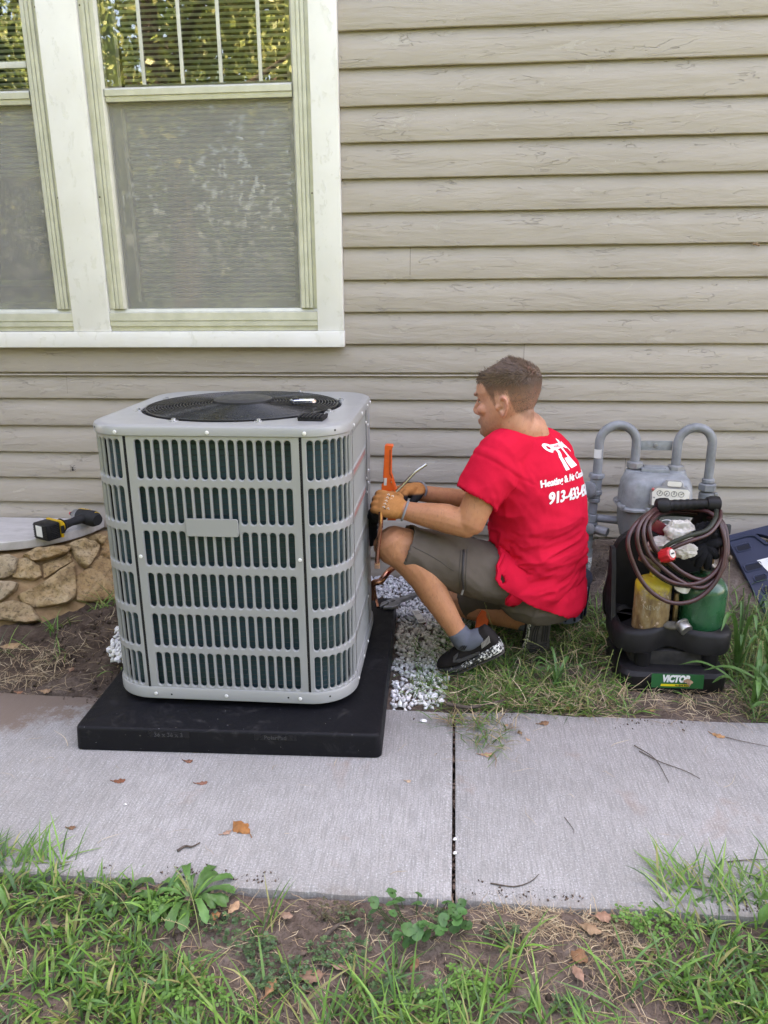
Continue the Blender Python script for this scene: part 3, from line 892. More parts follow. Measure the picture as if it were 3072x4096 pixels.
for k in range(NR):
    r = .092+k*(FR-.012-.092)/(NR-1)
    z = .9605+.013*(1-(r/FR)**2)
    mb = MB(); mb.tube(np.stack([FX+r*np.cos(ca), FY+r*np.sin(ca), ca*0+z], -1), .0021 if k < NR-1 else .003, 6, closed=True)
    mb.build('guard_ring', blk, unit, 60)
for k in range(8):
    a = k*PI/4+PI/8; rr = np.linspace(.07, FR+.008, 10)
    mb = MB(); mb.tube(np.stack([FX+rr*np.cos(a), FY+rr*np.sin(a), .9555+.013*(1-(rr/FR)**2)], -1), .0024, 6)
    mb.build('guard_spoke', blk, unit, 60)
    mb = MB(); q = (FX+(FR+.010)*math.cos(a), FY+(FR+.010)*math.sin(a), .9597)
    mb.lathe([(.014, 0), (.014, .0015), (.0065, .002), (.0065, .007), (.004, .008)], q, (0, 0, 1), 12)
    mb.build('guard_screw', simple('zinc_screw', (.55, .56, .58), .3, .8), unit, 30)
mb = MB(); mb.lathe([(.088, 0), (.094, .003), (.094, .009), (.088, .0125), (.05, .0145), (.001, .015)], (FX, FY, .9715), (0, 0, 1), 48)
mb.build('motor_cap', simple('black_cap', (.045, .045, .045), .38), unit, 30)
# screws
def ac_screw(s, z, off=.0):
    a = perim(off)[0](s); b = perim(off+.01)[0](s); nn = nrm(np.array([b[0]-a[0], b[1]-a[1], 0]))
    mb = MB(); mb.lathe([(.0052, 0), (.0058, .0008), (.0050, .0028), (.002, .0036)], (a[0], a[1], z), nn, 12)
    mb.build('screw', M_SCREW, unit, 30)
for s in (-.022, .245, .52): ac_screw(s % TOT, .9405, .0055)
for s in (.02, .245, .477): ac_screw(s, .114, .006)
ac_screw(.014, .566); ac_screw(FW-.014, .566)
for f in (.0, .45, .80, .97): ac_screw(FW+ARC+SW_*f+.005, .9405, .0055)
for f in (.02, .35, .6): ac_screw(FW+ARC+SW_*f, .114, .006)
for z in (.87, .71, .665, .52): ac_screw(FW+ARC+SW_-.06, z, .0025)
for z in (.885, .69, .25, .64): ac_screw(FW+ARC+SW_-.098, z)
mb = MB()   # small stamped holes of the base and cover
for s, z, o in ((.07, .112, .0061), (.44, .116, .0061), (FW+.06, .118, .0061), (FW+.10, .944, .0056), (TOT-ARC*.75, .112, .0061), (TOT-ARC*.55, .946, .0056)):
    a = perim(o)[0](s); c = perim(o+.01)[0](s); nn = nrm(np.array([c[0]-a[0], c[1]-a[1], 0])); mb.lathe([(.003, 0), (.003, .0003)], (a[0], a[1], z), nn, 10)
mb.build('stamped_hole', dark, unit)
# blank name plate
mb = MB()
def rrect(w, h, r, n=5):
    out = []
    for cx, cy, a0 in ((w/2-r, h/2-r, 0), (-w/2+r, h/2-r, PI/2), (-w/2+r, -h/2+r, PI), (w/2-r, -h/2+r, 1.5*PI)):
        for t in np.linspace(0, PI/2, n): out.append((cx+r*math.cos(a0+t), cy+r*math.sin(a0+t)))
    return out
mb.prism(rrect(.155, .054, .006), (-.517, Y0-.001, .661), (1, 0, 0), (0, 0, 1), (0, -1, 0), 0, .006, .0015)
mb.prism(rrect(.147, .046, .004), (-.517, Y0-.0071, .661), (1, 0, 0), (0, 0, 1), (0, -1, 0), 0, -.0022)
mb.build('name_plate', M_AC, unit, 25)
# red warning print on the louvred right side
redp = simple('faded_red_print', (.36, .16, .15), .5, col2=(.32, .19, .18))
mb = MB(); at = perim(.0008)[0]; at2 = perim(.0002)[0]
for zc, hh in ((.792, .016), (.657, .014)):
    for i in range(9):
        s0 = FW+ARC+.03+i*.034; rings = []
        for s in (s0, s0+.030):
            a = at(s); c = at2(s); rings.append([(a[0], a[1], zc-hh/2), (a[0], a[1], zc+hh/2), (c[0], c[1], zc+hh/2), (c[0], c[1], zc-hh/2)])
        mb.loft(rings)
mb.build('warning_print', redp, unit, 0)
mb = MB(); a = perim(.0031)[0]
mb.loft([[(*a(FW+ARC+SW_-.045), .8), (*a(FW+ARC+SW_-.045), .9), (*a(FW+ARC+SW_-.0), .9), (*a(FW+ARC+SW_-.0), .8)], [(*perim(.0027)[0](FW+ARC+SW_-.045), .8), (*perim(.0027)[0](FW+ARC+SW_-.045), .9), (*perim(.0027)[0](FW+ARC+SW_-.0), .9), (*perim(.0027)[0](FW+ARC+SW_-.0), .8)]])
mb.build('rating_label', simple('label_silver', (.33, .34, .35), .4), unit, 0)

# things left on top of the unit
rub = simple('ribbed_rubber', (.018, .018, .018), .7)
pad_block = thing('rubber_pad', 'small ribbed black rubber block at the front right corner of the unit top', 'rubber block', (-.232, -1.255, .9597))
Mr = Matrix.Translation((-.232, -1.255, .9597)) @ Matrix.Rotation(math.radians(-4), 4, 'Z')
mb = MB(); mb.box((-.036, -.036, 0), (.036, .036, .006), Mr, .001); mb.build('pad_base', rub, pad_block)
for i in range(7):
    x = -.034+i*.0113; mb = MB(); mb.box((x-.0035, -.036, .0061), (x+.0035, .036, .013), Mr, .001); mb.build('rib', rub, pad_block)
chrome = simple('chrome_steel', (.62, .64, .68), .16, 1.0, col2=(.5, .52, .58), vs=30)
tool = thing('ratchet_wrench', 'short chrome wrench tool lying on the black fan guard', 'wrench', (-.30, -1.05, .9745))
Mt = Matrix.Translation((-.30, -1.05, .974)) @ Matrix.Rotation(math.radians(12), 4, 'Z')
mb = MB(); mb.prism([(-.038, -.010), (-.03, -.018), (.0, -.016), (.03, -.013), (.040, -.005), (.040, .006), (.03, .012), (-.0, .014), (-.032, .017), (-.042, .006)], (0, 0, 0), (1, 0, 0), (0, 1, 0), (0, 0, 1), 0, .014, .003)
for i, v in enumerate(mb.v): mb.v[i] = tuple(Mt @ Vector(v))
mb.build('body', chrome, tool)
mb = MB(); mb.lathe([(.011, 0), (.011, .004), (.006, .005)], (-.322, -1.054, .988), (0, 0, 1), 14); mb.build('ring', simple('dark_steel', (.05, .05, .06), .3, .8), tool)

# ---------------------------------------------------------------- the black pad
def mat_pad():
    t = NT('black_textured_plastic')
    n = t.noise(500, 2, .5); s = t.noise(18, 7, .75, None, .5)
    c = t.mix(t.ramp(s, [(.55, 0.), (.72, .4)]), (.006, .0062, .0078), (.055, .052, .050))
    sc = t.ramp(t.noise(9, 8, .8, t.coord((5, 1, 1))), [(.64, 0.), (.73, .4)])
    c = t.mix(sc, c, (.16, .155, .15))
    sp = t.ramp(t.noise(170, 1, .5), [(.79, 0.), (.82, 1.)]); c = t.mix(t.math('MULTIPLY', sp, .6), c, (.5, .5, .48))
    return t.set(color=c, rough=t.ramp(s, [(.4, .42), (.7, .65)]), spec=.16, normal=t.bump(n, .45, .0012))
M_PAD = mat_pad()
PR = .0285
def padpt(u, v, z): return (-.4915+math.cos(PR)*u-math.sin(PR)*v, -1.0541+math.sin(PR)*u+math.cos(PR)*v, z)
pad = thing('equipment_pad', 'square black plastic pad under the grey condenser unit, lying on the sidewalk edge', 'equipment pad', (-.4915, -1.054, 0))
mb = MB()
def padring(e, z, r=.02):
    return [padpt(u, v, z) for u, v in [(q[0], q[1]+.0518) for q in rrect(.9144+2*e, 1.0183+2*e, r)]]
mb.loft([padring(.002, .0005), padring(.0035, .002), padring(.0005, .066), padring(-.001, .0715), padring(-.005, .0752), padring(-.010, .076), padring(-.45, .0762, .005)])
mb.build('slab', M_PAD, pad, 35)
def text_mesh(body, size, extrude=0, offset=0, shear=0, sx=1, align='CENTER', sub=None):
    cu = bpy.data.curves.new('t', 'FONT'); cu.body = body; cu.size = size; cu.offset = offset; cu.shear = shear
    cu.align_x = align; cu.align_y = 'CENTER'; cu.resolution_u = 3; cu.extrude = extrude
    o = bpy.data.objects.new('t', cu); COL.objects.link(o)
    dg = bpy.context.evaluated_depsgraph_get()
    me = bpy.data.meshes.new_from_object(o.evaluated_get(dg)); bpy.data.objects.remove(o); bpy.data.curves.remove(cu)
    if sx != 1: me.transform(Matrix.Scale(sx, 4, (1, 0, 0)))
    return me
def place_text(name, body, size, mat, parent, o, u, v, w, **kw):
    me = text_mesh(body, size, extrude=kw.pop('extrude', .0003), **kw)
    me.materials.clear(); me.materials.append(mat)
    u, v, w = nrm(u), nrm(v), nrm(w)
    me.transform(Matrix(((u[0], v[0], w[0], o[0]), (u[1], v[1], w[1], o[1]), (u[2], v[2], w[2], o[2]), (0, 0, 0, 1))))
    return link(name, me, parent)
pu = np.array([math.cos(PR), math.sin(PR), 0]); pw = np.array([math.sin(PR), -math.cos(PR), 0])
pgloss = simple('moulded_black', (.012, .012, .013), .3)
for uc, txt in ((-.172, '36 x 36 x 3'), (.148, 'PolarPad')):
    mb = MB(); o = padpt(uc, -.4572-.0003, .0585)
    mb.prism(rrect(.125, .0185, .0015), o, pu, (0, 0, 1), pw, 0, .0022, .0006); mb.build('moulded_tab', pgloss, pad)
    place_text('raised_lettering', txt, .019, simple('raised_letter', (.06, .06, .062), .35), pad, np.array(o)+pw*.0024, pu, (0, 0, 1), pw, extrude=.0006)

# ================================================================== GAS METER
gasgrey = simple('gas_meter_grey_paint', (.275, .293, .30), .42, .0, col2=(.185, .195, .20), vs=22, bs=40, bd=.0015, bst=.4, coat=.1)
pipegrey = simple('pipe_grey_paint', (.235, .247, .258), .42, .0, col2=(.15, .156, .162), vs=12, bs=60, bd=.001, bst=.4)
galv = simple('galvanised_nut', (.31, .315, .315), .45, .4, col2=(.22, .22, .215), vs=30, bs=60)
meter = thing('gas_meter', 'grey gas meter with two U shaped pipes against the siding, right of the crouching man', 'gas meter', (1.0, -.30, .2))
MX, MY = 1.004, -.315
def ubend(x0, x1, y, ztop, z0, z1, r):
    R = (x1-x0)/2; a = np.linspace(PI, 0, 17)
    p = [(x0, y, z0), (x0, y, (z0+ztop-R)/2)]+[((x0+x1)/2+R*math.cos(t), y, ztop-R+R*math.sin(t)) for t in a]+[(x1, y, (z1+ztop-R)/2), (x1, y, z1)]
    mb = MB(); mb.tube(p, r, 18); return mb
ubend(.778, .927, -.26, .772, .565, .605, .0185).build('inlet_pipe', pipegrey, meter, 50)
ubend(1.092, 1.229, -.26, .764, .59, .535, .0185).build('outlet_pipe', pipegrey, meter, 50)
def nut(name, x, y, z0, h, r, n=8, mat=galv, parent=meter):
    mb = MB(); mb.lathe([(r*.82, 0), (r*.9, .002), (r, .004), (r, h-.004), (r*.9, h-.002), (r*.82, h)], (x, y, z0), (0, 0, 1), n)
    return mb.build(name, mat, parent, 25)
for x, z in ((.927, .598), (1.092, .585)):
    nut('union_nut', x, -.265, z-.004, .028, .034); nut('union_ring', x, -.265, z-.022, .017, .030, 20)
nut('union_nut', 1.229, -.26, .500, .032, .036, 6, pipegrey); nut('reducer', 1.229, -.26, .533, .02, .025, 18, pipegrey); nut('outlet_collar', 1.229, -.26, .46, .034, .031, 18, pipegrey); nut('outlet_riser', 1.229, -.26, .12, .339, .022, 18, pipegrey)
nut('test_plug', 1.262, -.27, .478, .016, .012, 6)
mb = MB()    # castings
def mring(w, d, z, r=.05, dy=0): return [(MX+q[0], MY+dy+q[1], z) for q in rrect(w, d, min(r, d*.48), 8)]
mb.loft([mring(.13, .09, .262, .04), mring(.19, .14, .275, .05), mring(.235, .175, .31), mring(.262, .195, .36), mring(.27, .20, .445)])
mb.build('lower_case', simple('meter_lower_grey', (.185, .195, .195), .45, col2=(.15, .155, .155), vs=9), meter, 40)
mb = MB(); mb.loft([mring(.296, .226, .4455, .06), mring(.302, .232, .449, .06), mring(.302, .232, .457, .06), mring(.294, .224, .461, .06)]); mb.build('flange', gasgrey, meter, 40)
mb = MB(); mb.loft([mring(.272, .20, .4612), mring(.270, .198, .50), mring(.262, .19, .545), mring(.245, .172, .570, .05), mring(.215, .145, .583, .045), mring(.17, .10, .588, .03)]); mb.build('upper_case', gasgrey, meter, 40)
for sx in (-1, 1):
    mb = MB(); mb.lathe([(.050, .0), (.046, .03), (.036, .055)], (.927 if sx < 0 else 1.092, -.275, .535), (0, 0, 1), 20); mb.build('port_boss', gasgrey, meter, 40)
for dx, dy in ((-.14, -.085), (-.05, -.117), (.06, -.117), (.14, -.085), (-.148, .0), (.148, .0)):
    mb = MB(); mb.lathe([(.009, 0), (.009, .008), (.006, .010)], (MX+dx, MY+dy, .4605), (0, 0, 1), 6); mb.build('flange_bolt', gasgrey, meter, 30)
Mx = Matrix.Translation((1.005, -.275, .592)) @ Matrix.Rotation(math.radians(-8), 4, 'Z')
mb = MB(); mb.box((-.055, -.045, -.012), (.055, .035, .010), Mx, .004); mb.build('top_plate', gasgrey, meter, 30)
mb = MB(); mb.box((-.042, -.034, .0103), (.042, .024, .0135), Mx, .002); mb.build('top_cover_plate', gasgrey, meter, 30)
# bracket between the pipes
mb = MB(); mb.box((.945, -.247, .665), (1.075, -.242, .705), None, .001); mb.build('bracket', gasgrey, meter)
mb = MB(); mb.lathe([(.009, 0), (.009, .004), (.006, .005)], (1.008, -.247, .687), (0, -1, 0), 14); mb.build('bracket_bolt', galv, meter)
# index box turned slightly to the camera
Mi = Matrix.Translation((1.035, -.425, .522)) @ Matrix.Rotation(math.radians(-12), 4, 'Z') @ Matrix.Rotation(math.radians(-14), 4, 'X')
ib = [(-.068, -.048), (.068, -.048), (.074, -.040), (.074, .022), (.068, .030), (.048, .036), (.046, .052), (.036, .062), (-.018, .062), (-.028, .052), (-.032, .036), (-.066, .032), (-.074, .022), (-.074, -.040)]
mb = MB(); mb.prism(ib, (0, 0, 0), (1, 0, 0), (0, 0, 1), (0, -1, 0), -.085, .018, .004); mb.frombm
for i, v in enumerate(mb.v): mb.v[i] = tuple(Mi @ Vector(v))
mb.build('index_housing', simple('index_grey', (.27, .27, .265), .4, col2=(.22, .22, .215)), meter, 30)
def at_i(p): return Mi @ Vector(p)
Mi3 = Mi.to_3x3(); iu, iv, iw = Mi3 @ Vector((1, 0, 0)), Mi3 @ Vector((0, 0, 1)), Mi3 @ Vector((0, -1, 0))
cream = simple('cream_dial_plate', (.66, .64, .55), .4, col2=(.6, .58, .48))
mb = MB(); mb.prism([(-.066, -.042), (.062, -.042), (.068, -.034), (.070, .018), (.062, .026), (-.050, .026), (-.062, .016), (-.068, .008)], at_i((0, -.0182, 0)), iu, iv, iw, 0, .003, .001)
dial_plate = mb.build('dial_plate', cream, meter, 30)
mb = MB(); mb.prism(rrect(.052, .02, .006), at_i((.012, -.0184, .045)), iu, iv, iw, 0, .003, .001); mb.build('window_plate', cream, meter, 30)
ink = simple('black_print', (.02, .02, .02), .6)
for i in range(4):
    c = at_i((-.040+i*.0265, -.0214, .006)); mb = MB()
    a = np.linspace(0, 2*PI, 25)[:-1]
    mb.tube([tuple(Vector(c)+iu*.0105*math.cos(t)+iv*.0105*math.sin(t)) for t in a], .0007, 5, closed=True)
    for t in range(10):
        d = iu*math.cos(t*.628)+iv*math.sin(t*.628); mb.tube([tuple(Vector(c)+d*.0075), tuple(Vector(c)+d*.0098)], .0006, 4)
    ag = (1.2, 4.1, 1.6, .5)[i]; d = iu*math.cos(ag)+iv*math.sin(ag); mb.tube([tuple(Vector(c)-d*.003), tuple(Vector(c)+d*.0085)], .0011, 5); mb.ball(tuple(c), .0022, 1)
    tag(mb.build('dial', ink, dial_plate), kind='stuff')
c = at_i((-.020, -.0214, -.022)); mb = MB(); mb.tube([tuple(Vector(c)+iu*.007*math.cos(t)+iv*.007*math.sin(t)) for t in a], .0006, 5, closed=True); mb.ball(tuple(c), .003, 1)
tag(mb.build('dial', ink, dial_plate), kind='stuff')
redink = simple('red_print', (.45, .05, .03), .6)
mb = MB()
for k in range(2): mb.tube([tuple(at_i((.02, -.0214, -.018-k*.006))), tuple(at_i((.048, -.0214, -.018-k*.006)))], .0009, 4)
tag(mb.build('red_print', redink, dial_plate), kind='stuff')
mb = MB(); mb.ball(tuple(at_i((-.066, -.021, .020))), (.006, .004, .006), 2); mb.build('red_seal', simple('pink_seal', (.6, .13, .12), .5), meter)
for p in ((-.060, -.012), (.062, -.016), (.056, .038)):
    mb = MB(); mb.ball(tuple(at_i((p[0], -.021, p[1]))), .0036, 1); mb.build('index_screw', galv, meter)
redt = simple('red_warning_tag', (.42, .035, .035), .5, col2=(.36, .03, .03)); whitep = simple('white_paper', (.74, .74, .71), .6, col2=(.66, .66, .63), vs=20)
mb = MB(); mb.box((.945, -.4165, .385), (.99, -.4145, .432)); mb.build('warning_tag', redt, meter)
mb = MB(); mb.box((.945, -.4166, .362), (.99, -.4146, .3845)); mb.build('warning_tag', whitep, meter)
place_text('tag_lettering', 'WARNING', .009, whitep, meter, (.9675, -.4167, .418), (1, 0, 0), (0, 0, 1), (0, -1, 0), extrude=.0004)
# riser on the left, with its fittings
riser = thing('gas_riser', 'grey gas supply riser with valve and couplings between the man and the meter', 'gas pipe', (.745, -.28, 0))
rp = lambda z: (.752+.043*z, -.262, z)
mb = MB(); mb.tube([rp(-.05), rp(.20)], .020, 18); mb.tube([rp(.2005), rp(.235)], .0205, 18); mb.build('stub_pipe', pipegrey, riser, 40)
mb = MB(); mb.tube([rp(.2355), rp(.33)], .0155, 16); mb.build('nipple', pipegrey, riser, 40)
def fit(name, z0, z1, r, n=18, m=pipegrey):
    a = np.array(rp(z0)); b = np.array(rp(z1)); mb = MB(); mb.lathe([(r*.9, 0), (r, .003), (r, np.linalg.norm(b-a)-.003), (r*.9, np.linalg.norm(b-a))], a, b-a, n); return mb.build(name, m, riser, 30)
fit('valve_body', .305, .355, .026, 12); fit('hex_coupling', .356, .392, .025, 6); fit('sleeve', .3925, .4445, .0185); fit('collar', .445, .462, .026)
fit('meter_bar', .4625, .548, .025); fit('collar', .478, .498, .031, 10); fit('hex_collar', .5485, .568, .033, 8)
mb = MB(); mb.lathe([(.020, 0), (.020, .05), (.016, .052)], np.array(rp(.33))+np.array([.02, -.02, 0]), (.8, -.5, -.1), 12); mb.build('valve_stem', galv, riser, 30)
mb = MB(); mb.lathe([(.024, 0), (.024, .012), (.014, .016)], np.array(rp(.335))+np.array([-.01, -.03, 0]), (-.3, -1, 0), 14); mb.build('valve_cap', galv, riser, 30)
mb = MB(); mb.lathe([(.030, 0), (.034, .008), (.034, .02), (.02, .026)], (.748, -.275, .505), (-.5, -1, 0), 20); mb.build('regulator_cap', pipegrey, riser, 30)
mb = MB(); mb.tube([(.775, -.25, .372), (.91, -.265, .362)], .017, 14); mb.build('side_pipe', pipegrey, riser, 40)
def wraplabel(name, zf0, zf1, path, r, m, parent, a0, a1):
    p0, p1 = np.array(path(zf0)), np.array(path(zf1)); mb = MB(); aa = np.linspace(a0, a1, 16); rings = []
    for rr in (r+.0008, r+.0002):
        rings.append([p0+rr*np.array([math.cos(t), math.sin(t), 0]) for t in aa]+[p1+rr*np.array([math.cos(t), math.sin(t), 0]) for t in aa[::-1]])
    mb.loft(rings); return mb.build(name, m, parent, 40)
wraplabel('paper_label', .155, .20, rp, .0203, whitep, riser, -PI*.98, -.15)
wraplabel('paper_label', .635, .672, lambda z: (.778, -.26, z), .0187, whitep, meter, -PI*.95, -PI*.35)
mb = MB()
for zz in (.172, .182, .19): mb.tube([np.array(rp(zz))+.0214*np.array([math.cos(t), math.sin(t), 0]) for t in np.linspace(-2.2, -.6, 9)], .0007, 4)
tag(mb.build('label_print', ink, riser), kind='stuff')
wire_m = simple('grey_tracer_wire', (.52, .51, .47), .5)
mb = MB(); t = np.linspace(0, 1, 60)
mb.tube([np.array(rp(.30-.30*q))+np.array([.026*math.cos(5.5+q*15), .026*math.sin(5.5+q*15), 0])+np.array([.008*math.sin(q*9), 0, 0]) for q in t], .0032, 6)
mb.build('tracer_wire', wire_m, riser, 60)
mb = MB(); mb.tube([(0.196,-0.075,0.291), (0.354,-0.075,0.292), (0.821,-0.120,0.294)], .020, 14)
mb.tube([(0.101,-0.070,0.290), (0.194,-0.075,0.291)], .028, 14)
tag(mb.build('wall_conduit', simple('conduit_dark_grey', (.13, .135, .14), .5, col2=(.09, .09, .095)), None, 40, (.4, -.08, .35)), 'dark grey horizontal pipe running low along the siding behind the man', 'pipe')

# ================================================================== TORCH TOTE
tote_m = simple('black_moulded_tote', (.013, .0125, .013), .5, col2=(.008, .0075, .008), vs=14, bs=350, bd=.0006, bst=.5)
dusty = simple('dusty_black_tote', (.040, .037, .035), .7, col2=(.016, .015, .015), vs=20, bs=300, bd=.0006)
tote = thing('torch_tote', 'black moulded carrying stand holding two small gas bottles on the grass right of the man', 'carrying stand', (.935, -.88, -.01))
tote.rotation_euler = (0, 0, 0)
def tring(x0, x1, y0, y1, z, r=.05, wav=0):
    pts = rrect(x1-x0, y1-y0, r, 8); out = []
    for q in pts: out.append(((x0+x1)/2+q[0], (y0+y1)/2+q[1], z))
    return out
def wring(e, z, x0=.742, x1=1.135, y0=-1.015, y1=-.745):
    """tray outline whose front dips in between the two bottles"""
    P = rrect(x1-x0+2*e, y1-y0+2*e, .075, 8); P = smooth_poly(np.array(P), 120, .2); out = []
    for q in P:
        x = (x0+x1)/2+q[0]; y = (y0+y1)/2+q[1]
        if q[1] < 0: y += .038*math.exp(-((q[0]+.015)/.055)**2)
        out.append((x, y, z+(.012*math.exp(-((q[0]+.015)/.06)**2) if q[1] < 0 else 0)))
    return out
mb = MB(); mb.loft([tring(.768, 1.108, -1.035, -.735, -.02), tring(.760, 1.114, -1.043, -.73, -.005), tring(.757, 1.117, -1.046, -.728, .052), tring(.765, 1.110, -1.036, -.735, .066), tring(.785, 1.09, -1.015, -.75, .070)])
mb.build('base', tote_m, tote, 35)
mb = MB(); mb.loft([tring(.80, 1.085, -.985, -.75, .0702, .04), tring(.80, 1.085, -.985, -.75, .12, .04)]); mb.build('waist', dusty, tote, 35)
for x in (.838, 1.062):
    mb = MB(); mb.lathe([(.024, 0), (.026, .01), (.027, .048), (.030, .056)], (x, -.985, .068), (0, 0, 1), 16); mb.build('pillar', tote_m, tote, 40)
mb = MB(); mb.loft([wring(-.012, .118), wring(-.002, .122), wring(.0, .135), wring(.001, .185), wring(-.005, .197), wring(-.016, .203), wring(-.026, .199), wring(-.030, .185), wring(-.2, .184)])
mb.build('tray', tote_m, tote, 40)
# tall back with a left wing and the handle posts
mb = MB()
pb = [(.742, .15), (.735, .24), (.748, .30), (.752, .40), (.775, .455), (.84, .50), (1.03, .50), (1.09, .46), (1.11, .38), (1.115, .20), (1.13, .15)]
mb.prism(smooth_poly(pb, 80, .3), (0, -.742, 0), (1, 0, 0), (0, 0, 1), (0, -1, 0), 0, .034, .008); mb.build('back_wall', tote_m, tote, 35)
mb = MB(); mb.loft([[(.742, -.78, z0), (.742, -yy, z0), (.757, -yy-.003, z0), (.757, -.78, z0)] for z0, yy in ((.18, .90), (.26, .87), (.36, .845), (.43, .81))]); mb.build('side_wing', tote_m, tote, 35)
LK, RK = (0.895,-0.840,0.598), (1.062,-0.840,0.607)
mb = MB(); mb.tube(catmull([(.885, -.755, .46), (.878, -.79, .535), LK], 8), np.linspace(.026, .020, 17), 14); mb.build('handle_post', tote_m, tote, 60)
mb = MB(); mb.tube(catmull([(1.02, -.755, .46), (1.045, -.79, .54), RK], 8), np.linspace(.026, .020, 17), 14); mb.build('handle_post', tote_m, tote, 60)
L_, R_ = np.array(LK), np.array(RK); mb = MB(); tt = np.linspace(0, 1, 30)
mb.tube([L_+(R_-L_)*t for t in tt], [.0185+.0012*math.cos(t*50) for t in tt], 16); mb.build('handle_grip', tote_m, tote, 60)
for q in (L_, R_):
    mb = MB(); ax = nrm(R_-L_); mb.lathe([(.017, -.024), (.024, -.020), (.0265, -.008), (.0265, .008), (.024, .020), (.017, .024)], q, ax, 18); mb.build('handle_knob', tote_m, tote, 40)
# green badge
green_s = simple('green_badge', (.010, .11, .035), .4, col2=(.008, .095, .03), vs=8); yel = simple('yellow_print', (.80, .62, .02), .5); wht = simple('white_print', (.80, .80, .80), .5)
bo = np.array((0.943,-1.050,0.043))
mb = MB(); mb.prism(rrect(.172, .052, .002), bo, (1, .012, 0), (-.02, 0, 1), (0, -1, 0), 0, .0012); badge = mb.build('badge', green_s, tote)
place_text('badge_lettering', 'VICTOR', .034, wht, badge, bo+np.array([-.006, -.0014, .0075]), (1, .012, 0), (-.02, 0, 1), (0, -1, 0), offset=.0022, shear=.22, sx=.74)
mb = MB(); mb.prism([(-.05, -.004), (.045, -.004), (.046, .004), (-.049, .004)], bo+np.array([-.004, -.0012, -.0155]), (1, .012, 0), (0, 0, 1), (0, -1, 0), 0, .0006); mb.build('badge_bar', yel, badge)
place_text('badge_lettering', 'An ESAB Brand', .0075, ink, badge, bo+np.array([.017, -.002, -.0155]), (1, .012, 0), (0, 0, 1), (0, -1, 0), offset=.0003)

# ---- gas bottles
def mat_yellow():
    t = NT('rusty_yellow_paint')
    tc = t.n('TexCoord'); sx = t.n('SeparateXYZ'); t.l(tc.outputs['Object'], sx.inputs[0])
    f = t.math('ADD', t.math('MULTIPLY', t.math('SUBTRACT', sx.outputs[2], .035), 16), t.math('MULTIPLY', t.math('SUBTRACT', t.noise(28, 5, .7), .5), 2.6))
    rust = t.ramp(t.noise(34, 6, .7, t.coord((1, 1, .4))), [(.32, (.085, .045, .02)), (.5, (.20, .13, .05)), (.68, (.26, .22, .15))])
    c = t.mix(t.ramp(f, [(.3, 0.), (.95, .92)]), rust, (.46, .36, .02))
    ch = t.ramp(t.noise(40, 4, .7), [(.62, 0.), (.66, .6)]); c = t.mix(ch, c, (.55, .42, .33))
    return t.set(color=c, rough=.55, normal=t.bump(t.noise(60, 5), .4, .001))
def bottle(name, label, c, r, z0, zs, zt, mat):
    t = thing(name, label, 'gas bottle', (c[0], c[1], z0))
    mb = MB(); H = zs-z0
    mb.lathe([(r*.9, 0), (r, .008), (r, H)]+[(r*math.cos(a)*.999 if a < 1.2 else r*math.cos(a), H+(zt-zs)*math.sin(a)) for a in np.linspace(.15, 1.32, 9)]+[(.016, zt-z0), (.016, zt-z0+.02)], (c[0], c[1], z0), (0, 0, 1), 36)
    mb.build('cylinder', mat, t, 35, (c[0], c[1], (z0+zs)/2)); return t
brass = simple('worn_brass', (.30, .21, .09), .35, .85, col2=(.16, .12, .06), vs=60)
steel = simple('dull_steel', (.42, .41, .38), .35, .85, col2=(.25, .24, .22), vs=50)
yb = bottle('gas_bottle', 'small rusty yellow gas bottle in the left side of the black stand', (.868, -.925), .0605, .176, .342, .372, mat_yellow())
gm = simple('green_bottle_paint', (.006, .085, .030), .28, col2=(.010, .065, .028), vs=9, bs=40, bd=.0008, bst=.3, coat=.3)
gb = bottle('gas_bottle', 'larger dark green oxygen bottle in the right side of the black stand', (1.043, -.895), .079, .17, .318, .375, gm)
vz = .392; vc = (.868, -.925)
mb = MB(); mb.lathe([(.017, 0), (.019, .004), (.016, .03), (.012, .045)], (vc[0], vc[1], .388), (.0, 0, 1), 14); mb.build('valve_body', simple('dirty_brass', (.15, .12, .05), .5, .5, col2=(.09, .08, .04)), yb, 30)
mb = MB(); mb.tube([(vc[0], vc[1], .412), (vc[0]-.045, vc[1]-.015, .438)], .0095, 10); mb.lathe([(.014, 0), (.014, .016), (.010, .018)], (vc[0]-.042, vc[1]-.014, .435), (-.9, -.2, .6), 6); mb.build('valve_outlet', simple('dirty_brass_b', (.17, .14, .08), .45, .6), yb, 30)
mb = MB(); mb.lathe([(.010, 0), (.010, .02), (.017, .022), (.017, .040), (.010, .042), (.014, .045), (.014, .06)], (vc[0]+.004, vc[1]-.005, .415), (.75, -.2, .5), 8); mb.build('brass_nut', brass, yb, 30)
mb = MB(); mb.lathe([(.028, 0), (.030, .005), (.030, .014), (.018, .024)], (1.05, -.90, .392), (0, 0, 1), 20); mb.build('cap_ring', steel, gb, 30)
mb = MB(); mb.lathe([(.018, 0), (.018, .05)], (1.05, -.90, .415), (0, 0, 1), 14); mb.build('valve_body', brass, gb, 30)
mb = MB(); mb.lathe([(.012, 0), (.012, .03), (.006, .034)], (1.078, -.93, .445), (1, -.4, .1), 10); mb.build('valve_outlet', simple('dark_bronze', (.10, .075, .055), .45, .6), gb, 30)
# chalk and stencil marks
place_text('paint_mark', 'NEW', .024, simple('chalk', (.36, .33, .24), .8), yb, (.851, -.9858, .278), (1, -.22, 0), (0, 0, 1), (-.2, -1, 0), offset=-.0004)
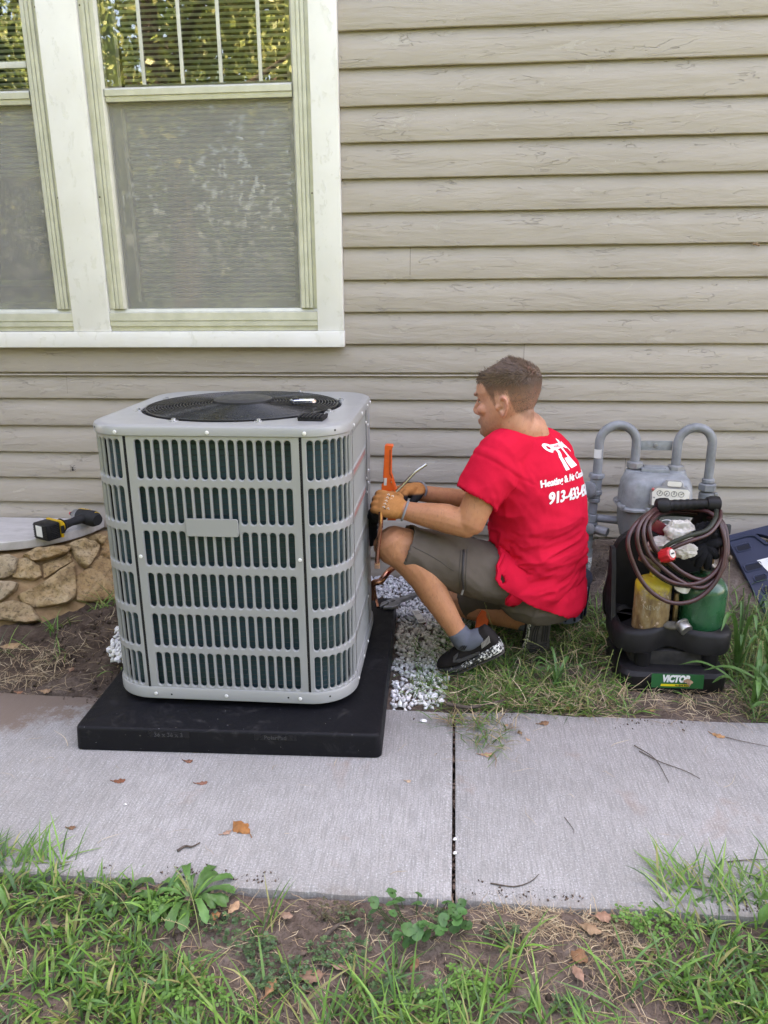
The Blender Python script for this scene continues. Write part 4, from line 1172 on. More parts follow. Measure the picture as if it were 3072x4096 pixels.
# ---- parts lying between the bottles: a torch nozzle end and a brass tube
tch = thing('brazing_torch', 'brass torch with a round steel end lying between the two gas bottles', 'torch', (.955, -.965, .2))
mb = MB(); mb.lathe([(.0085, 0), (.0085, .13)], (.945, -.945, .19), (-.02, .0, 1), 14); mb.build('brass_tube', brass, tch, 30)
mb = MB(); mb.lathe([(.021, 0), (.0225, .004), (.0225, .026), (.026, .028), (.026, .034), (.012, .036)], (.972, -1.0, .205), (-.35, .75, .35), 22); mb.build('steel_end', steel, tch, 30)
mb = MB(); mb.lathe([(.02, 0), (.025, .006), (.025, .03), (.015, .034)], (.951, -.955, .335), (.25, -.25, 1), 16); mb.build('gauge_body', simple('black_gauge', (.012, .012, .014), .35), tch, 30)
mb = MB(); mb.lathe([(.0256, .004), (.0256, .026)], (.951, -.955, .335), (.25, -.25, 1), 16); mb.build('paper_band', whitep, tch, 30)
mb = MB(); mb.ball((.93, -.97, .21), (.035, .02, .014), 2); mb.build('oily_rag', simple('oily_cloth', (.14, .125, .10), .9, col2=(.07, .06, .05), vs=40), tch)
redk = simple('red_knob', (.52, .015, .02), .35, col2=(.45, .012, .016))
kn = thing('regulator_knob', 'bright red fluted knob inside the hose coil above the yellow bottle', 'valve knob', (0.893,-1.005,0.481))
kc = np.array((0.893,-1.005,0.481)); kax = nrm((.55, -.6, .45)); mb = MB()
u = nrm(np.cross(kax, (0, 0, 1))); w = np.cross(kax, u); a = np.linspace(0, 2*PI, 41)[:-1]
def kr(r, h, fl): return [kc+kax*h+(r+fl*math.cos(8*t))*(u*math.cos(t)+w*math.sin(t)) for t in a]
mb.loft([kr(.014, -.042, 0), kr(.022, -.036, .0012), kr(.0235, -.010, .0015), kr(.021, .001, .001), kr(.016, .003, 0)]); mb.build('knob', redk, kn, 40)
mb = MB(); mb.lathe([(.0145, 0), (.0145, .0015)], kc+kax*.0032, kax, 20); mb.build('knob_disc', steel, kn, 30)
mb = MB(); mb.tube([kc+kax*.0052-u*.008, kc+kax*.0052+u*.008], .0022, 6); mb.build('knob_slot', dark, kn)
# ---- crumpled cloths
def cloth_blob(c, rad, seed, amp, freq, sub=5):
    bm = bmesh.new(); bmesh.ops.create_icosphere(bm, subdivisions=sub, radius=1)
    P = np.array([v.co[:] for v in bm.verts]); q = P*np.array(rad)
    n1 = 1-np.abs(fbm(P*freq+seed*5.1, 3))*2.2; n2 = fbm(P*freq*2.6+seed, 3)
    d = amp*(n1-.3)+amp*.45*n2
    q = q+P*d[:, None]
    for v, co in zip(bm.verts, q): v.co = Vector(co)
    mb = MB(); mb.frombm(bm, Matrix.Translation(c)); return mb
cw = NT('grimy_white_cotton'); cw.set(color=cw.ramp(cw.noise(14, 5, .7), [(.3, (.33, .30, .25)), (.6, (.53, .50, .45))]), rough=.9, spec=.1, normal=cw.bump(cw.noise(700, 2), .3, .0008)); cw = cw.m
rag = thing('cotton_rag', 'crumpled dirty white cotton rag stuffed in the hose coil', 'rag', (0.925,-0.900,0.505))
cloth_blob((0.948,-0.895,0.523), (.048, .035, .036), 1, .013, 1.2).build('cloth', cw, rag, 180)
cloth_blob((0.901,-0.900,0.474), (.052, .035, .026), 2, .012, 1.2).build('cloth', cw, rag, 180)
cloth_blob((0.951,-0.945,0.471), (.045, .022, .020), 3, .010, 1.4).build('cloth', cw, rag, 180)
ck = NT('black_terry'); ck.set(color=(.012, .012, .014), rough=.95, spec=.15, normal=ck.bump(ck.noise(420, 3, .7), 1., .006)); ck = ck.m
glv = thing('work_glove', 'black knitted work glove hanging over the green bottle inside the hose coil', 'glove', (1.023,-0.920,0.464))
cloth_blob((1.026,-0.905,0.500), (.050, .034, .052), 4, .016, 2.4).build('palm', ck, glv, 180)
for i, (x, y) in enumerate(((1494, 1205), (1508, 1222), (1528, 1224), (1545, 1200), (1556, 1172))):
    b = np.array([*((1.024,-0.920,0.480),)][0] if False else (1.022,-0.925,0.485)); e = [(0.972,-0.945,0.444), (0.999,-0.945,0.416), (1.035,-0.940,0.409), (1.060,-0.935,0.449), (1.082,-0.925,0.500)][i]
    mb = MB(); mb.tube(catmull([b, (b+np.array(e))/2+np.array([0, -.014, .006]), e], 6), np.linspace(.020, .012, 13), 10); mb.build('finger', ck, glv, 180)
rb = thing('striker', 'dark red and black flint striker behind the white rag', 'striker', (0.880,-0.870,0.527))
Mq = Matrix.Translation((0.885,-0.865,0.525)) @ Matrix.Rotation(.5, 4, 'Y')
mb = MB(); mb.box((-.03, -.012, -.02), (.03, .012, .022), Mq, .007); mb.build('case', simple('dark_red_plastic', (.16, .012, .02), .35), rb)
mb = MB(); mb.box((-.034, -.016, -.036), (.03, .016, -.0205), Mq, .006); mb.build('jaw', tote_m, rb)
mb = MB(); mb.tube([np.array((0.906,-0.870,0.547))+np.array([.018*math.cos(t), 0, .008*math.sin(t)]) for t in np.linspace(0, 2*PI, 20)[:-1]], .003, 6, closed=True); mb.build('clip', steel, rb)

# ---- twin hose: coils hung on the handle
hose_m = NT('oxblood_hose'); hw = hose_m.n('TexWave', bands_direction='DIAGONAL'); hw.inputs['Scale'].default_value = 160; hose_m.l(hose_m.coord(), hw.inputs[0])
hose_m.set(color=hose_m.ramp(hose_m.noise(30, 4), [(.3, (.030, .011, .011)), (.7, (.062, .019, .018))]), rough=.32, spec=.5, normal=hose_m.bump(hw.outputs['Fac'], .25, .0006)); hose_m = hose_m.m
hose_g = simple('dark_green_hose', (.030, .034, .024), .38, col2=(.022, .026, .02))
hose = thing('welding_hose', 'coil of dark red and dark green twin welding hose hung over the black handle', 'hose', (0.920,-0.970,0.479))
def hose_loop(pts, m, r=.0074):
    mb = MB(); P = np.array(pts, float)
    Q = catmull(np.vstack([P[-3:], P, P[:3]]), 8); s = 8*3
    Q = Q[s-0:-(s-8)-1+0] if False else Q[16:16+8*len(P)]
    mb.tube(Q, r, 10, closed=True); mb.build('hose_loop', m, hose, 180)
LO = [
 [(0.756,-0.985,0.521), (0.778,-1.000,0.438), (0.828,-1.012,0.359), (0.906,-1.015,0.313), (0.992,-1.000,0.322), (1.057,-0.980,0.388), (1.080,-0.955,0.478), (1.069,-0.925,0.548), (1.046,-0.875,0.584), (0.993,-0.820,0.580), (0.903,-0.810,0.579), (0.805,-0.930,0.577)],
 [(0.786,-0.975,0.543), (0.799,-0.990,0.475), (0.843,-1.000,0.420), (0.911,-1.000,0.379), (0.989,-0.990,0.374), (1.056,-0.965,0.412), (1.083,-0.940,0.489), (1.069,-0.900,0.565), (1.041,-0.815,0.585), (0.918,-0.808,0.585), (0.825,-0.920,0.587)],
 [(0.807,-0.965,0.548), (0.822,-0.985,0.482), (0.870,-0.995,0.429), (0.942,-0.995,0.378), (1.014,-0.985,0.359), (1.078,-0.955,0.409), (1.095,-0.930,0.477), (1.084,-0.890,0.554), (1.045,-0.805,0.570), (0.929,-0.800,0.573), (0.846,-0.900,0.585)],
 [(0.828,-0.955,0.556), (0.842,-0.975,0.499), (0.891,-0.985,0.448), (0.950,-0.985,0.404), (1.015,-0.975,0.382), (1.067,-0.950,0.413), (1.079,-0.930,0.485), (1.072,-0.885,0.549), (1.041,-0.800,0.555), (0.939,-0.798,0.563), (0.865,-0.885,0.574)],
]
for i, P in enumerate(LO): hose_loop(P, hose_m)
GR = [[tuple(np.array(q)+np.array([.004, .012, -.010])) for q in LO[1]], [tuple(np.array(q)+np.array([.003, .013, -.012])) for q in LO[3]]]
for P in GR: hose_loop(P, hose_g)
mb = MB(); mb.tube(catmull([(0.871,-0.955,0.447), (0.881,-0.985,0.500), (0.937,-0.985,0.533), (1.009,-0.960,0.550), (1.049,-0.915,0.577), (1.069,-0.860,0.590)], 8), .0075, 10); mb.build('hose_end', hose_g, hose, 180)
mb = MB(); mb.tube(catmull([(0.883,-0.955,0.434), (0.891,-0.985,0.486), (0.946,-0.985,0.517), (1.019,-0.955,0.536), (1.065,-0.910,0.569), (1.082,-0.860,0.587)], 8), .0075, 10); mb.build('hose_end', hose_m, hose, 180)

# ================================================================== TOOL CASE LEANING ON THE SIDING
case_m = simple('navy_black_case', (.032, .040, .072), .42, col2=(.025, .031, .058), vs=6, bs=400, bd=.0004)
case = thing('tool_case', 'open dark navy plastic tool case leaning on the siding behind the grass at the right', 'tool case', (1.56, -.3, .05))
cA, cB, cD = np.array((1.382,-0.100,0.247)), np.array((1.558,-0.100,0.302)), np.array((1.383,-0.440,0.011))
cu_ = nrm(cB-cA); cv_ = nrm((cD-cA)-cu_*((cD-cA)@cu_)); cn_ = nrm(np.cross(cv_, cu_)); cn_ = cn_ if cn_[1] < 0 else -cn_
def case_pt(u, v, d=0): return cA+cu_*u+cv_*v+cn_*d
shape = [(0, .03), (.085, .03), (.115, .045), (.135, .095), (.165, .105), (.37, .105), (.40, .095), (.42, .045), (.44, .03), (.52, .03), (.52, .44), (.0, .44)]
mb = MB(); mb.prism(shape, cA, cu_, cv_, cn_, -.02, .012, .003); mb.build('lid_panel', case_m, case, 25)
mb = MB(); mb.tube([case_pt(u, v, .014) for u, v in [(-.0, .03), (.085, .03), (.112, .042), (.135, .095), (.165, .108), (.37, .108), (.40, .095), (.42, .045), (.52, .03)]], .009, 8); mb.build('rim', case_m, case, 40)
mb = MB(); mb.prism([(-.005, .0), (.53, .0), (.53, .030), (.42, .030), (.40, .045), (.39, .060), (.165, .060), (.15, .045), (.125, .029), (-.005, .029)], cA, cu_, cv_, cn_, -.018, .006, .003); mb.build('handle', case_m, case, 25)
for (u, v, w, h) in ((.045, .085, .058, .034), (.25, .19, .09, .034), (.045, .19, .07, .035), (.07, .31, .07, .03), (.09, .36, .05, .03), (.05, .25, .05, .03)):
    mb = MB(); mb.tube([case_pt(u+q[0], v+q[1], .0125) for q in rrect(w, h, .008, 4)], .0038, 6, closed=True)
    mb.build('moulded_recess', case_m, case, 40)
    mb = MB(); mb.prism(rrect(w-.010, h-.010, .006, 4), case_pt(u, v, .0123), cu_, cv_, cn_, 0, .0008); mb.build('recess_shade', simple('recess_shade_dark', (.012, .014, .022), .6), case)  # dark plate on the flat lid paints the shade inside a recess
book = thing('instruction_leaflet', 'white printed leaflet lying on the navy tool case at the right edge', 'leaflet', case_pt(.2, .3, .02))
mb = MB(); mb.prism([(.070, .165), (.36, .165), (.36, .36), (.128, .36)], cA, cu_, cv_, cn_, .014, .0155); mb.build('page', whitep, book)
mb = MB()
for k in range(9): mb.tube([case_pt(.102+k*.004, .175+k*.009, .0158), case_pt(.30, .175+k*.009, .0158)], .0007, 4)
tag(mb.build('printed_lines', simple('grey_print', (.3, .3, .32), .6), book), kind='stuff')
mb = MB(); mb.box((-.03, -.012, -.02), (.03, .012, .022), Matrix.Translation((1.381,-0.070,0.274)), .003)
tag(mb.build('downspout_block', simple('dark_block', (.07, .07, .068), .6), None, 30, (1.381,-0.070,0.274)), 'small dark grey block against the siding above the hose coil', 'block')

# ================================================================== IMPACT DRIVER ON THE LID
drv = thing('impact_driver', 'black and yellow cordless impact driver lying on the pale lid at the left', 'power tool', (-1.611,-0.286,0.245))
dA, dB = np.array((-1.626,-0.306,0.245)), np.array((-1.531,-0.122,0.245))
ax = nrm(dB-dA); side = nrm(np.cross((0, 0, 1), ax)); upv = np.array([0, 0, 1.])
def dpt(a, b, c): return tuple(dA+ax*a+side*b+upv*c)
DM = Matrix(((ax[0], side[0], 0, dA[0]), (ax[1], side[1], 0, dA[1]), (0, 0, 1, dA[2]), (0, 0, 0, 1)))
dblk = simple('black_battery_plastic', (.014, .014, .015), .45); dyel = simple('tool_yellow', (.60, .36, .01), .42, col2=(.52, .31, .01)); dgrip = simple('rubber_grip', (.022, .022, .023), .7)
mb = MB(); mb.box((-.038, -.042, .001), (.030, .058, .077), DM, .008); mb.build('battery', dblk, drv)
for k in range(8):
    mb = MB(); mb.box((-.041, -.040, .010+k*.008), (-.0375, .054, .0145+k*.008), DM, .0012); mb.build('battery_rib', dblk, drv)
    mb = MB(); mb.box((-.018, -.0455, .010+k*.008), (.020, -.0418, .0145+k*.008), DM, .0012); mb.build('battery_rib', dblk, drv)
mb = MB(); mb.box((-.0432, -.012, .018), (-.0412, .030, .068), DM, 0); mb.build('battery_label', whitep, drv)
mb = MB(); mb.box((.0305, -.046, .001), (.044, .060, .080), DM, .005); mb.build('battery_latch', dyel, drv)
mb = MB(); mb.box((.028, -.05, .022), (.046, -.0465, .058), DM, .001); mb.build('release_button', dblk, drv)
mb = MB(); mb.tube([dpt(.0445, .005, .041), dpt(.060, .005, .041), dpt(.072, .004, .041)], [.040, .038, .030], 16, squash=.8); mb.build('foot_housing', dyel, drv, 40)
mb = MB(); mb.tube([dpt(.066, .004, .041), dpt(.078, .004, .040)], [.040, .030], 16, squash=.85); mb.build('foot_bumper', dgrip, drv, 40)
mb = MB(); mb.tube(catmull([dpt(.074, .004, .041), dpt(.11, .003, .043), dpt(.15, .0, .046), dpt(.19, -.005, .048)], 6), np.concatenate([np.linspace(.026, .020, 8), np.linspace(.020, .028, 11)]), 16, squash=.85); mb.build('grip', dgrip, drv, 60)
# head lies across the grip
mb = MB(); mb.tube(catmull([dpt(.205, -.075, .043), dpt(.205, -.05, .045), dpt(.205, .0, .046), dpt(.205, .05, .046)], 6), np.concatenate([np.linspace(.026, .038, 8), np.linspace(.038, .034, 11)]), 18); mb.build('motor_housing', dgrip, drv, 60)
mb = MB(); mb.tube(catmull([dpt(.209, -.06, .053), dpt(.211, 0, .056), dpt(.211, .055, .054)], 6), [.026]*13, 16); mb.build('housing_shell', dyel, drv, 60)
mb = MB(); mb.tube([dpt(.205, .0505, .046), dpt(.205, .085, .045), dpt(.205, .10, .045)], [.033, .027, .016], 18); mb.build('gear_case', simple('gear_grey', (.33, .34, .36), .35, .7), drv, 40)
mb = MB(); mb.tube([dpt(.205, .1005, .045), dpt(.205, .118, .045)], .0095, 12); mb.build('collet', simple('collet_steel', (.05, .05, .055), .3, .8), drv, 40)
mb = MB(); mb.tube([dpt(.205, .1185, .045), dpt(.205, .128, .045)], .0075, 12); mb.build('bit', redk, drv, 40)
for k in range(3):
    mb = MB(); mb.tube([dpt(.214, -.04+k*.03, .080), dpt(.226, -.038+k*.03, .074)], .003, 6); mb.build('vent', dblk, drv)

# ================================================================== COPPER LINES, WRENCH, SMALL THINGS BY THE UNIT
copper = simple('copper_tube', (.58, .28, .19), .22, 1.0, col2=(.42, .19, .13), vs=20)
mb = MB(); mb.tube(catmull([(-.118, -.705, .165), (-0.120,-0.720,0.231), (-0.091,-0.720,0.245), (-0.065,-0.690,0.270), (-0.027,-0.620,0.285)], 8), .0125, 14)
tag(mb.build('copper_pipe', copper, None, 60, (-.1, -.7, .17)), 'thick bent copper pipe leaving the unit low above the gravel behind the leg', 'copper pipe')
mb = MB(); mb.tube([(-.11, -.64, .10), (-0.122,-0.600,0.121)], .006, 10)
tag(mb.build('copper_stub', copper, None, 60, (-.1, -.63, .1)), 'short thin copper stub just above the back of the black pad', 'copper pipe')
rodp = [(-0.011,-0.970,0.668), (0.014,-0.965,0.693), (0.049,-0.955,0.730), (0.088,-0.945,0.757)]
mb = MB(); mb.tube(catmull(rodp, 8), .0052, 12)
tag(mb.build('steel_rod', simple('polished_rod', (.5, .48, .46), .2, 1.0), None, 60, rodp[0]), 'thin shiny metal tube pointing up to the right out of the gloved hands', 'metal tube')
cp = catmull([(-0.060,-1.005,0.608), (-0.061,-1.010,0.561), (-0.070,-1.010,0.487), (-0.074,-1.005,0.425)], 8)
drop = thing('copper_tube', 'thin pinched copper tube hanging from the left glove in front of the knee', 'copper pipe', cp[0])
mb = MB(); mb.tube(cp, .0080, 14); mb.build('tube', copper, drop, 60)
mb = MB(); e = cp[-1]; mb.box((e[0]-.0095, e[1]-.004, e[2]-.020), (e[0]+.0095, e[1]+.004, e[2]+.002), None, .002); mb.build('pinched_end', simple('bright_copper', (.75, .45, .33), .3, .9), drop)
ins = simple('black_insulation', (.012, .012, .013), .8)
mb = MB(); P = catmull([(-.122, -.80, .43), (-0.109,-0.840,0.532), (-0.080,-0.880,0.558)], 10); mb.tube(P, [.026+.0025*math.sin(i*2.4) for i in range(len(P))], 14)
tag(mb.build('insulated_line', ins, None, 60, P[0]), 'black ribbed insulated line between the unit and the left glove', 'pipe')
mb = MB(); mb.lathe([(.020, 0), (.022, .004), (.022, .03), (.012, .034)], (-0.119,-0.800,0.452), (1, -.25, .1), 12); 
tag(mb.build('valve_cap', simple('black_valve_cap', (.012, .012, .012), .3), None, 30, (-0.119,-0.800,0.452)), 'round black service valve cap beside the knee on the unit side', 'valve cap')
# adjustable wrench on the gravel
wr = thing('adjustable_wrench', 'grey adjustable wrench lying on the gravel at the corner of the black pad', 'wrench', (-0.066,-0.534,0.070))
wsteel = simple('wrench_steel', (.34, .35, .36), .36, .85, col2=(.22, .225, .235), vs=40)
o = np.array((-0.068,-0.574,0.085)); u = nrm(np.array((0.008,-0.492,0.085))-o); v = nrm(np.cross((0, 0, 1), u)); w3 = (0, 0, 1)
mb = MB(); mb.prism([(-.045, -.010), (-.020, -.034), (.01, -.036), (.035, -.022), (.06, -.011), (.18, -.010), (.19, 0), (.18, .011), (.06, .013), (.03, .03), (.01, .032), (.008, .014), (-.005, .002), (-.015, -.006), (-.030, -.004)], o, u, v, w3, -.006, .008, .003); mb.build('handle', wsteel, wr, 30)
mb = MB(); mb.prism([(-.048, .006), (-.012, .006), (.004, .014), (.003, .030), (-.02, .030)], o, u, v, w3, -.005, .007, .002); mb.build('jaw', wsteel, wr, 30)
mb = MB(); mb.lathe([(.006, -.009), (.0065, 0), (.006, .009)], o+np.array(u)*.022+np.array(v)*.004+np.array([0, 0, .004]), u, 12); mb.build('thumb_screw', simple('knurl_dark', (.06, .06, .06), .4, .8), wr, 30)
tg = thing('paper_tag', 'narrow pale paper tag with a barcode lying on the gravel under the shin', 'paper tag', (0.048,-0.530,0.020))
o = np.array((0.049,-0.544,0.022)); u = nrm(np.array((0.091,-0.673,0.022))-np.array((0.033,-0.480,0.022))); v = nrm(np.cross((0, 0, 1), u))
tagpaper = simple('tag_paper', (.50, .49, .43), .7)
mb = MB(); mb.prism([(-.06, -.015), (.06, -.015), (.06, .015), (-.06, .015)], o, u, v, nrm((0, -.05, 1)), 0, .001); mb.build('paper', tagpaper, tg)
mb = MB()
for k in range(6): mb.box((-.001, -.0, 0), (.0, 0, 0)) if False else mb.tube([o+u*.030+v*(-.011+k*.0042)+np.array([0, 0, .0014]), o+u*.052+v*(-.011+k*.0042)+np.array([0, 0, .0014])], .0009, 4)
for k in range(3): mb.tube([o-u*(.05-k*.012)-v*.01+np.array([0, 0, .0014]), o-u*(.05-k*.012)+v*.011+np.array([0, 0, .0014])], .0009, 4)
tag(mb.build('tag_print', ink, tg), kind='stuff')
# tool bucket behind the man and an orange tool under him
bk = thing('tool_bucket', 'navy and silver tool bag behind the seat of the crouching man', 'tool bag', (0.663,-0.443,0.000))
bc = np.array((0.624,-0.550,0.071)); bc[2] = 0.045
nav = simple('navy_cloth', (.018, .022, .036), .8, col2=(.012, .014, .024), vs=60, bs=300, bd=.001); silv = simple('silver_stripe', (.20, .23, .33), .4)
mb = MB(); mb.lathe([(.075, .0), (.085, .02), (.095, .10), (.098, .15)], bc, (0, 0, 1), 28); mb.build('bag_body', silv, bk, 40)
mb = MB(); mb.lathe([(.097, .151), (.106, .156), (.110, .172), (.106, .188), (.09, .19)], bc, (0, 0, 1), 28); mb.build('bag_rim', nav, bk, 40)
for k in range(9):
    a = -2.4+k*.42; mb = MB(); d = np.array([math.cos(a), math.sin(a), 0]); mb.tube([bc+d*.090+np.array([0, 0, .02]), bc+d*.098+np.array([0, 0, .15])], .012, 8, squash=.4); mb.build('pocket', nav, bk, 40)
og = simple('safety_orange', (.72, .10, .012), .42, col2=(.62, .085, .01))
mb = MB(); o = np.array((0.297,-0.700,0.075)); mb.prism([(-.028, -.05), (.018, -.05), (.03, .02), (.022, .045), (.0, .05), (-.018, .02)], o, (1, 0, 0), (0, .2, 1), (0, -1, .2), -.01, .012, .004)
tag(mb.build('orange_tool', og, None, 30, o), 'orange plastic tool standing in the grass under the crouching man', 'tool')
# orange tubing bender held by the gloves
bd = thing('orange_cutter', 'tall orange plastic tube cutter held upright in the gloved hands', 'cutter', (-0.047,-0.930,0.660))
def bp(zx, zy): return (zx, zy)
BO = np.array((-0.031,-0.930,0.692)); pxm = .00158
def bo2(pts): return [((783+.1587*x-845)*pxm, -(945+.1587*y-1040)*pxm) for x, y in pts]
mb = MB(); mb.prism(bo2([(312, 95), (330, 82), (415, 85), (425, 100), (405, 130), (400, 470), (450, 640), (475, 720), (455, 800), (260, 780), (262, 640), (290, 610), (292, 540), (282, 530)]), BO, (1, 0, 0), (0, 0, 1), (0, -1, 0), -.012, .012, .003); mb.build('body', og, bd, 30)
mb = MB(); mb.prism(bo2([(376, 150), (392, 150), (388, 470), (408, 530), (400, 540), (372, 480)]), BO, (1, 0, 0), (0, 0, 1), (0, -1, 0), .0121, .0135); mb.build('groove', simple('orange_shadow_line', (.30, .045, .008), .6), bd)  # raised strip in darker orange paints the shade of a groove
mb = MB(); mb.prism(bo2([(392, 545), (410, 540), (470, 715), (440, 735)]), BO, (1, 0, 0), (0, 0, 1), (0, -1, 0), .0122, .018, .002); mb.build('trigger', og, bd, 30)
mb = MB(); mb.prism(bo2([(302, 538), (338, 540), (332, 640), (295, 640)]), BO, (1, 0, 0), (0, 0, 1), (0, -1, 0), .0121, .0132); mb.build('silver_label', simple('silver_sticker', (.55, .55, .53), .4), bd)
mb = MB(); mb.lathe([(.0028, 0), (.0028, .004)], BO+np.array([(783+.1587*405-845)*pxm, -.0125, -(945+.1587*590-1040)*pxm]), (0, -1, 0), 10); mb.build('pivot', steel, bd)
mb = MB(); mb.prism(bo2([(345, 960), (455, 960), (455, 1140), (338, 1140)]), BO, (1, 0, 0), (0, 0, 1), (0, -1, 0), -.01, .01, .003); mb.build('lower_jaw', og, bd, 30)
mb = MB(); mb.prism(bo2([(270, 760), (450, 780), (450, 990), (300, 990)]), BO, (1, 0, 0), (0, 0, 1), (0, -1, 0), -.009, .009, .003); mb.build('pivot_block', simple('cutter_black', (.02, .02, .02), .5), bd, 30)

# ================================================================== THE MAN
def remesh(mb_or_me, name, voxel, smooth_it=3, factor=.5):
    me = mb_or_me.mesh('tmp', [], 0) if isinstance(mb_or_me, MB) else mb_or_me
    o = bpy.data.objects.new('tmp', me); COL.objects.link(o)
    m = o.modifiers.new('r', 'REMESH'); m.mode = 'VOXEL'; m.voxel_size = voxel; m.use_smooth_shade = True
    if smooth_it:
        s = o.modifiers.new('s', 'SMOOTH'); s.factor = factor; s.iterations = smooth_it
    dg = bpy.context.evaluated_depsgraph_get(); dg.update()
    out = bpy.data.meshes.new_from_object(o.evaluated_get(dg)); out.name = name
    bpy.data.objects.remove(o); bpy.data.meshes.remove(me)
    out.polygons.foreach_set('use_smooth', [True]*len(out.polygons))
    return out
def verts(me):
    a = np.empty(len(me.vertices)*3, np.float32); me.vertices.foreach_get('co', a); return a.reshape(-1, 3).astype(float)
def vnorm(me):
    a = np.empty(len(me.vertices)*3, np.float32); me.vertices.foreach_get('normal', a); return a.reshape(-1, 3).astype(float)
def setverts(me, V): me.vertices.foreach_set('co', V.astype(np.float32).ravel()); me.update()
def settint(me, C):
    at = me.color_attributes.get('tint') or me.color_attributes.new('tint', 'FLOAT_COLOR', 'POINT')
    at.data.foreach_set('color', np.hstack([C, np.ones((len(C), 1))]).astype(np.float32).ravel())
def ering(c, u, v, a, b, n=28, e=2.0):
    t = np.linspace(0, 2*PI, n, endpoint=False); ct, st = np.cos(t), np.sin(t)
    x = np.sign(ct)*np.abs(ct)**(2/e)*a; y = np.sign(st)*np.abs(st)**(2/e)*b
    return np.asarray(c)+x[:, None]*np.asarray(u)+y[:, None]*np.asarray(v)
def limb(mb, pts, rad, n=16, per=6, cap=True):
    P = catmull(pts, per); k = np.linspace(0, len(rad)-1, len(P)); R = np.interp(k, np.arange(len(rad)), rad)
    d = nrm(P[0]-P[2]); e = nrm(P[-1]-P[-3])
    P = np.vstack([P[0]+d*R[0]*.6, P[0]+d*R[0]*.35, P, P[-1]+e*R[-1]*.35, P[-1]+e*R[-1]*.6]); R = np.concatenate([[R[0]*.35, R[0]*.8], R, [R[-1]*.8, R[-1]*.35]])
    mb.tube(P, R, n)

FWD = np.array([-.77, .64, 0]); RGT = np.array([.64, .77, 0]); UPV = np.array([0, 0, 1.])
man = thing('person', 'man in a red T-shirt, grey shorts and orange gloves crouching beside the grey unit', 'person', (.45, -.80, 0))
HIP, WAI, CHE, UPC, NEC = [np.array(p) for p in ((0.504,-0.770,0.261), (0.497,-0.780,0.375), (0.479,-0.790,0.562), (0.452,-0.805,0.726), (0.429,-0.825,0.831))]
HIP_B = HIP
LSH, LEL, LWR = [np.array(p) for p in ((0.321,-0.945,0.777), (0.231,-1.000,0.567), (-0.001,-0.975,0.608))]
RSH, REL, RWR = [np.array(p) for p in ((0.540,-0.675,0.726), (0.349,-0.620,0.524), (0.041,-0.760,0.610))]
LHP, LKN, LAN = [np.array(p) for p in ((0.453,-0.835,0.293), (-0.035,-0.955,0.482), (0.225,-0.985,0.141))]
RHP, RKN, RAN = [np.array(p) for p in ((0.533,-0.690,0.245), (0.199,-0.550,0.095), (0.498,-0.790,0.118))]
# ---------------- head frame
HF = nrm(np.array([-.885, .445, -.12])); HL = nrm(np.cross(UPV, HF)); HL = HL if HL[1] < 0 else -HL; HU = nrm(np.cross(HF, HL)); HU = HU if HU[2] > 0 else -HU
HH = .252
HC = np.array((0.368,-0.865,0.838))     # point under the ear at chin height
def hp(F, L, U): return HC+HF*F+HL*L+HU*U*HH
HT = np.array([[-.02, .086, .05, .020], [.03, .100, .010, .036], [.09, .102, -.030, .050], [.15, .100, -.050, .058], [.22, .101, -.062, .064], [.30, .100, -.074, .069], [.40, .098, -.090, .074],
               [.50, .094, -.103, .078], [.575, .102, -.111, .080], [.64, .102, -.115, .0815], [.72, .099, -.117, .083], [.80, .089, -.112, .080], [.87, .070, -.098, .072], [.93, .042, -.074, .056], [.97, .018, -.050, .036], [1.0, -.008, -.022, .012]])
def head_at(u, t, grow=0.0):
    f, b, w = [np.interp(u, HT[:, 0], HT[:, k]) for k in (1, 2, 3)]
    c = (f+b)/2; a = (f-b)/2+grow
    ct, st = np.cos(t), np.sin(t); e = 2/2.35
    x = np.sign(ct)*np.abs(ct)**e*a; y = np.sign(st)*np.abs(st)**e*(w+grow)
    y = y*(1-.10*np.clip(x/a, 0, 1)*(np.asarray(u) < .6))
    return HC+(c+x)[..., None]*HF+y[..., None]*HL+(np.asarray(u)*HH+grow*sstep(.8, 1, u))[..., None]*HU
mb = MB()
# torso, pelvis, limbs
mb.loft([ering(HIP-UPV*.09, RGT, FWD, .10, .09), ering(HIP-UPV*.04, RGT, FWD, .155, .12), ering(HIP, RGT, FWD, .17, .13), ering(WAI, RGT, FWD, .155, .115), ering(CHE, RGT, FWD, .17, .125), ering(UPC, RGT, FWD, .165, .11), ering(NEC-UPV*.01, RGT, FWD, .12, .075), ering(NEC+UPV*.02, RGT, FWD, .06, .055)])
limb(mb, [NEC-UPV*.05, NEC+UPV*.02-FWD*.0, hp(-.022, 0, .10), hp(-.026, 0, .34)], [.082, .066, .059, .062], 18)
limb(mb, [NEC-UPV*.02, LSH+UPV*.005], [.06, .062], 14); limb(mb, [NEC-UPV*.02, RSH+UPV*.005], [.06, .062], 14)
limb(mb, [LSH, LSH*.5+LEL*.5+np.array([.004, -.004, .004]), LEL], [.062, .054, .051])
limb(mb, [LEL+np.array([.004, 0, -.006]), LEL*.68+LWR*.32+np.array([0, 0, .004]), LEL*.3+LWR*.7, LWR], [.043, .050, .038, .029])
limb(mb, [RSH, RSH*.5+REL*.5, REL], [.062, .054, .046])
limb(mb, [REL, REL*.68+RWR*.32, REL*.3+RWR*.7, RWR], [.043, .043, .034, .029])
limb(mb, [LHP, LHP*.5+LKN*.5, LKN], [.10, .082, .062])
limb(mb, [LKN+np.array([.0, 0, .008]), LKN*.90+LAN*.10], [.066, .060], 18)
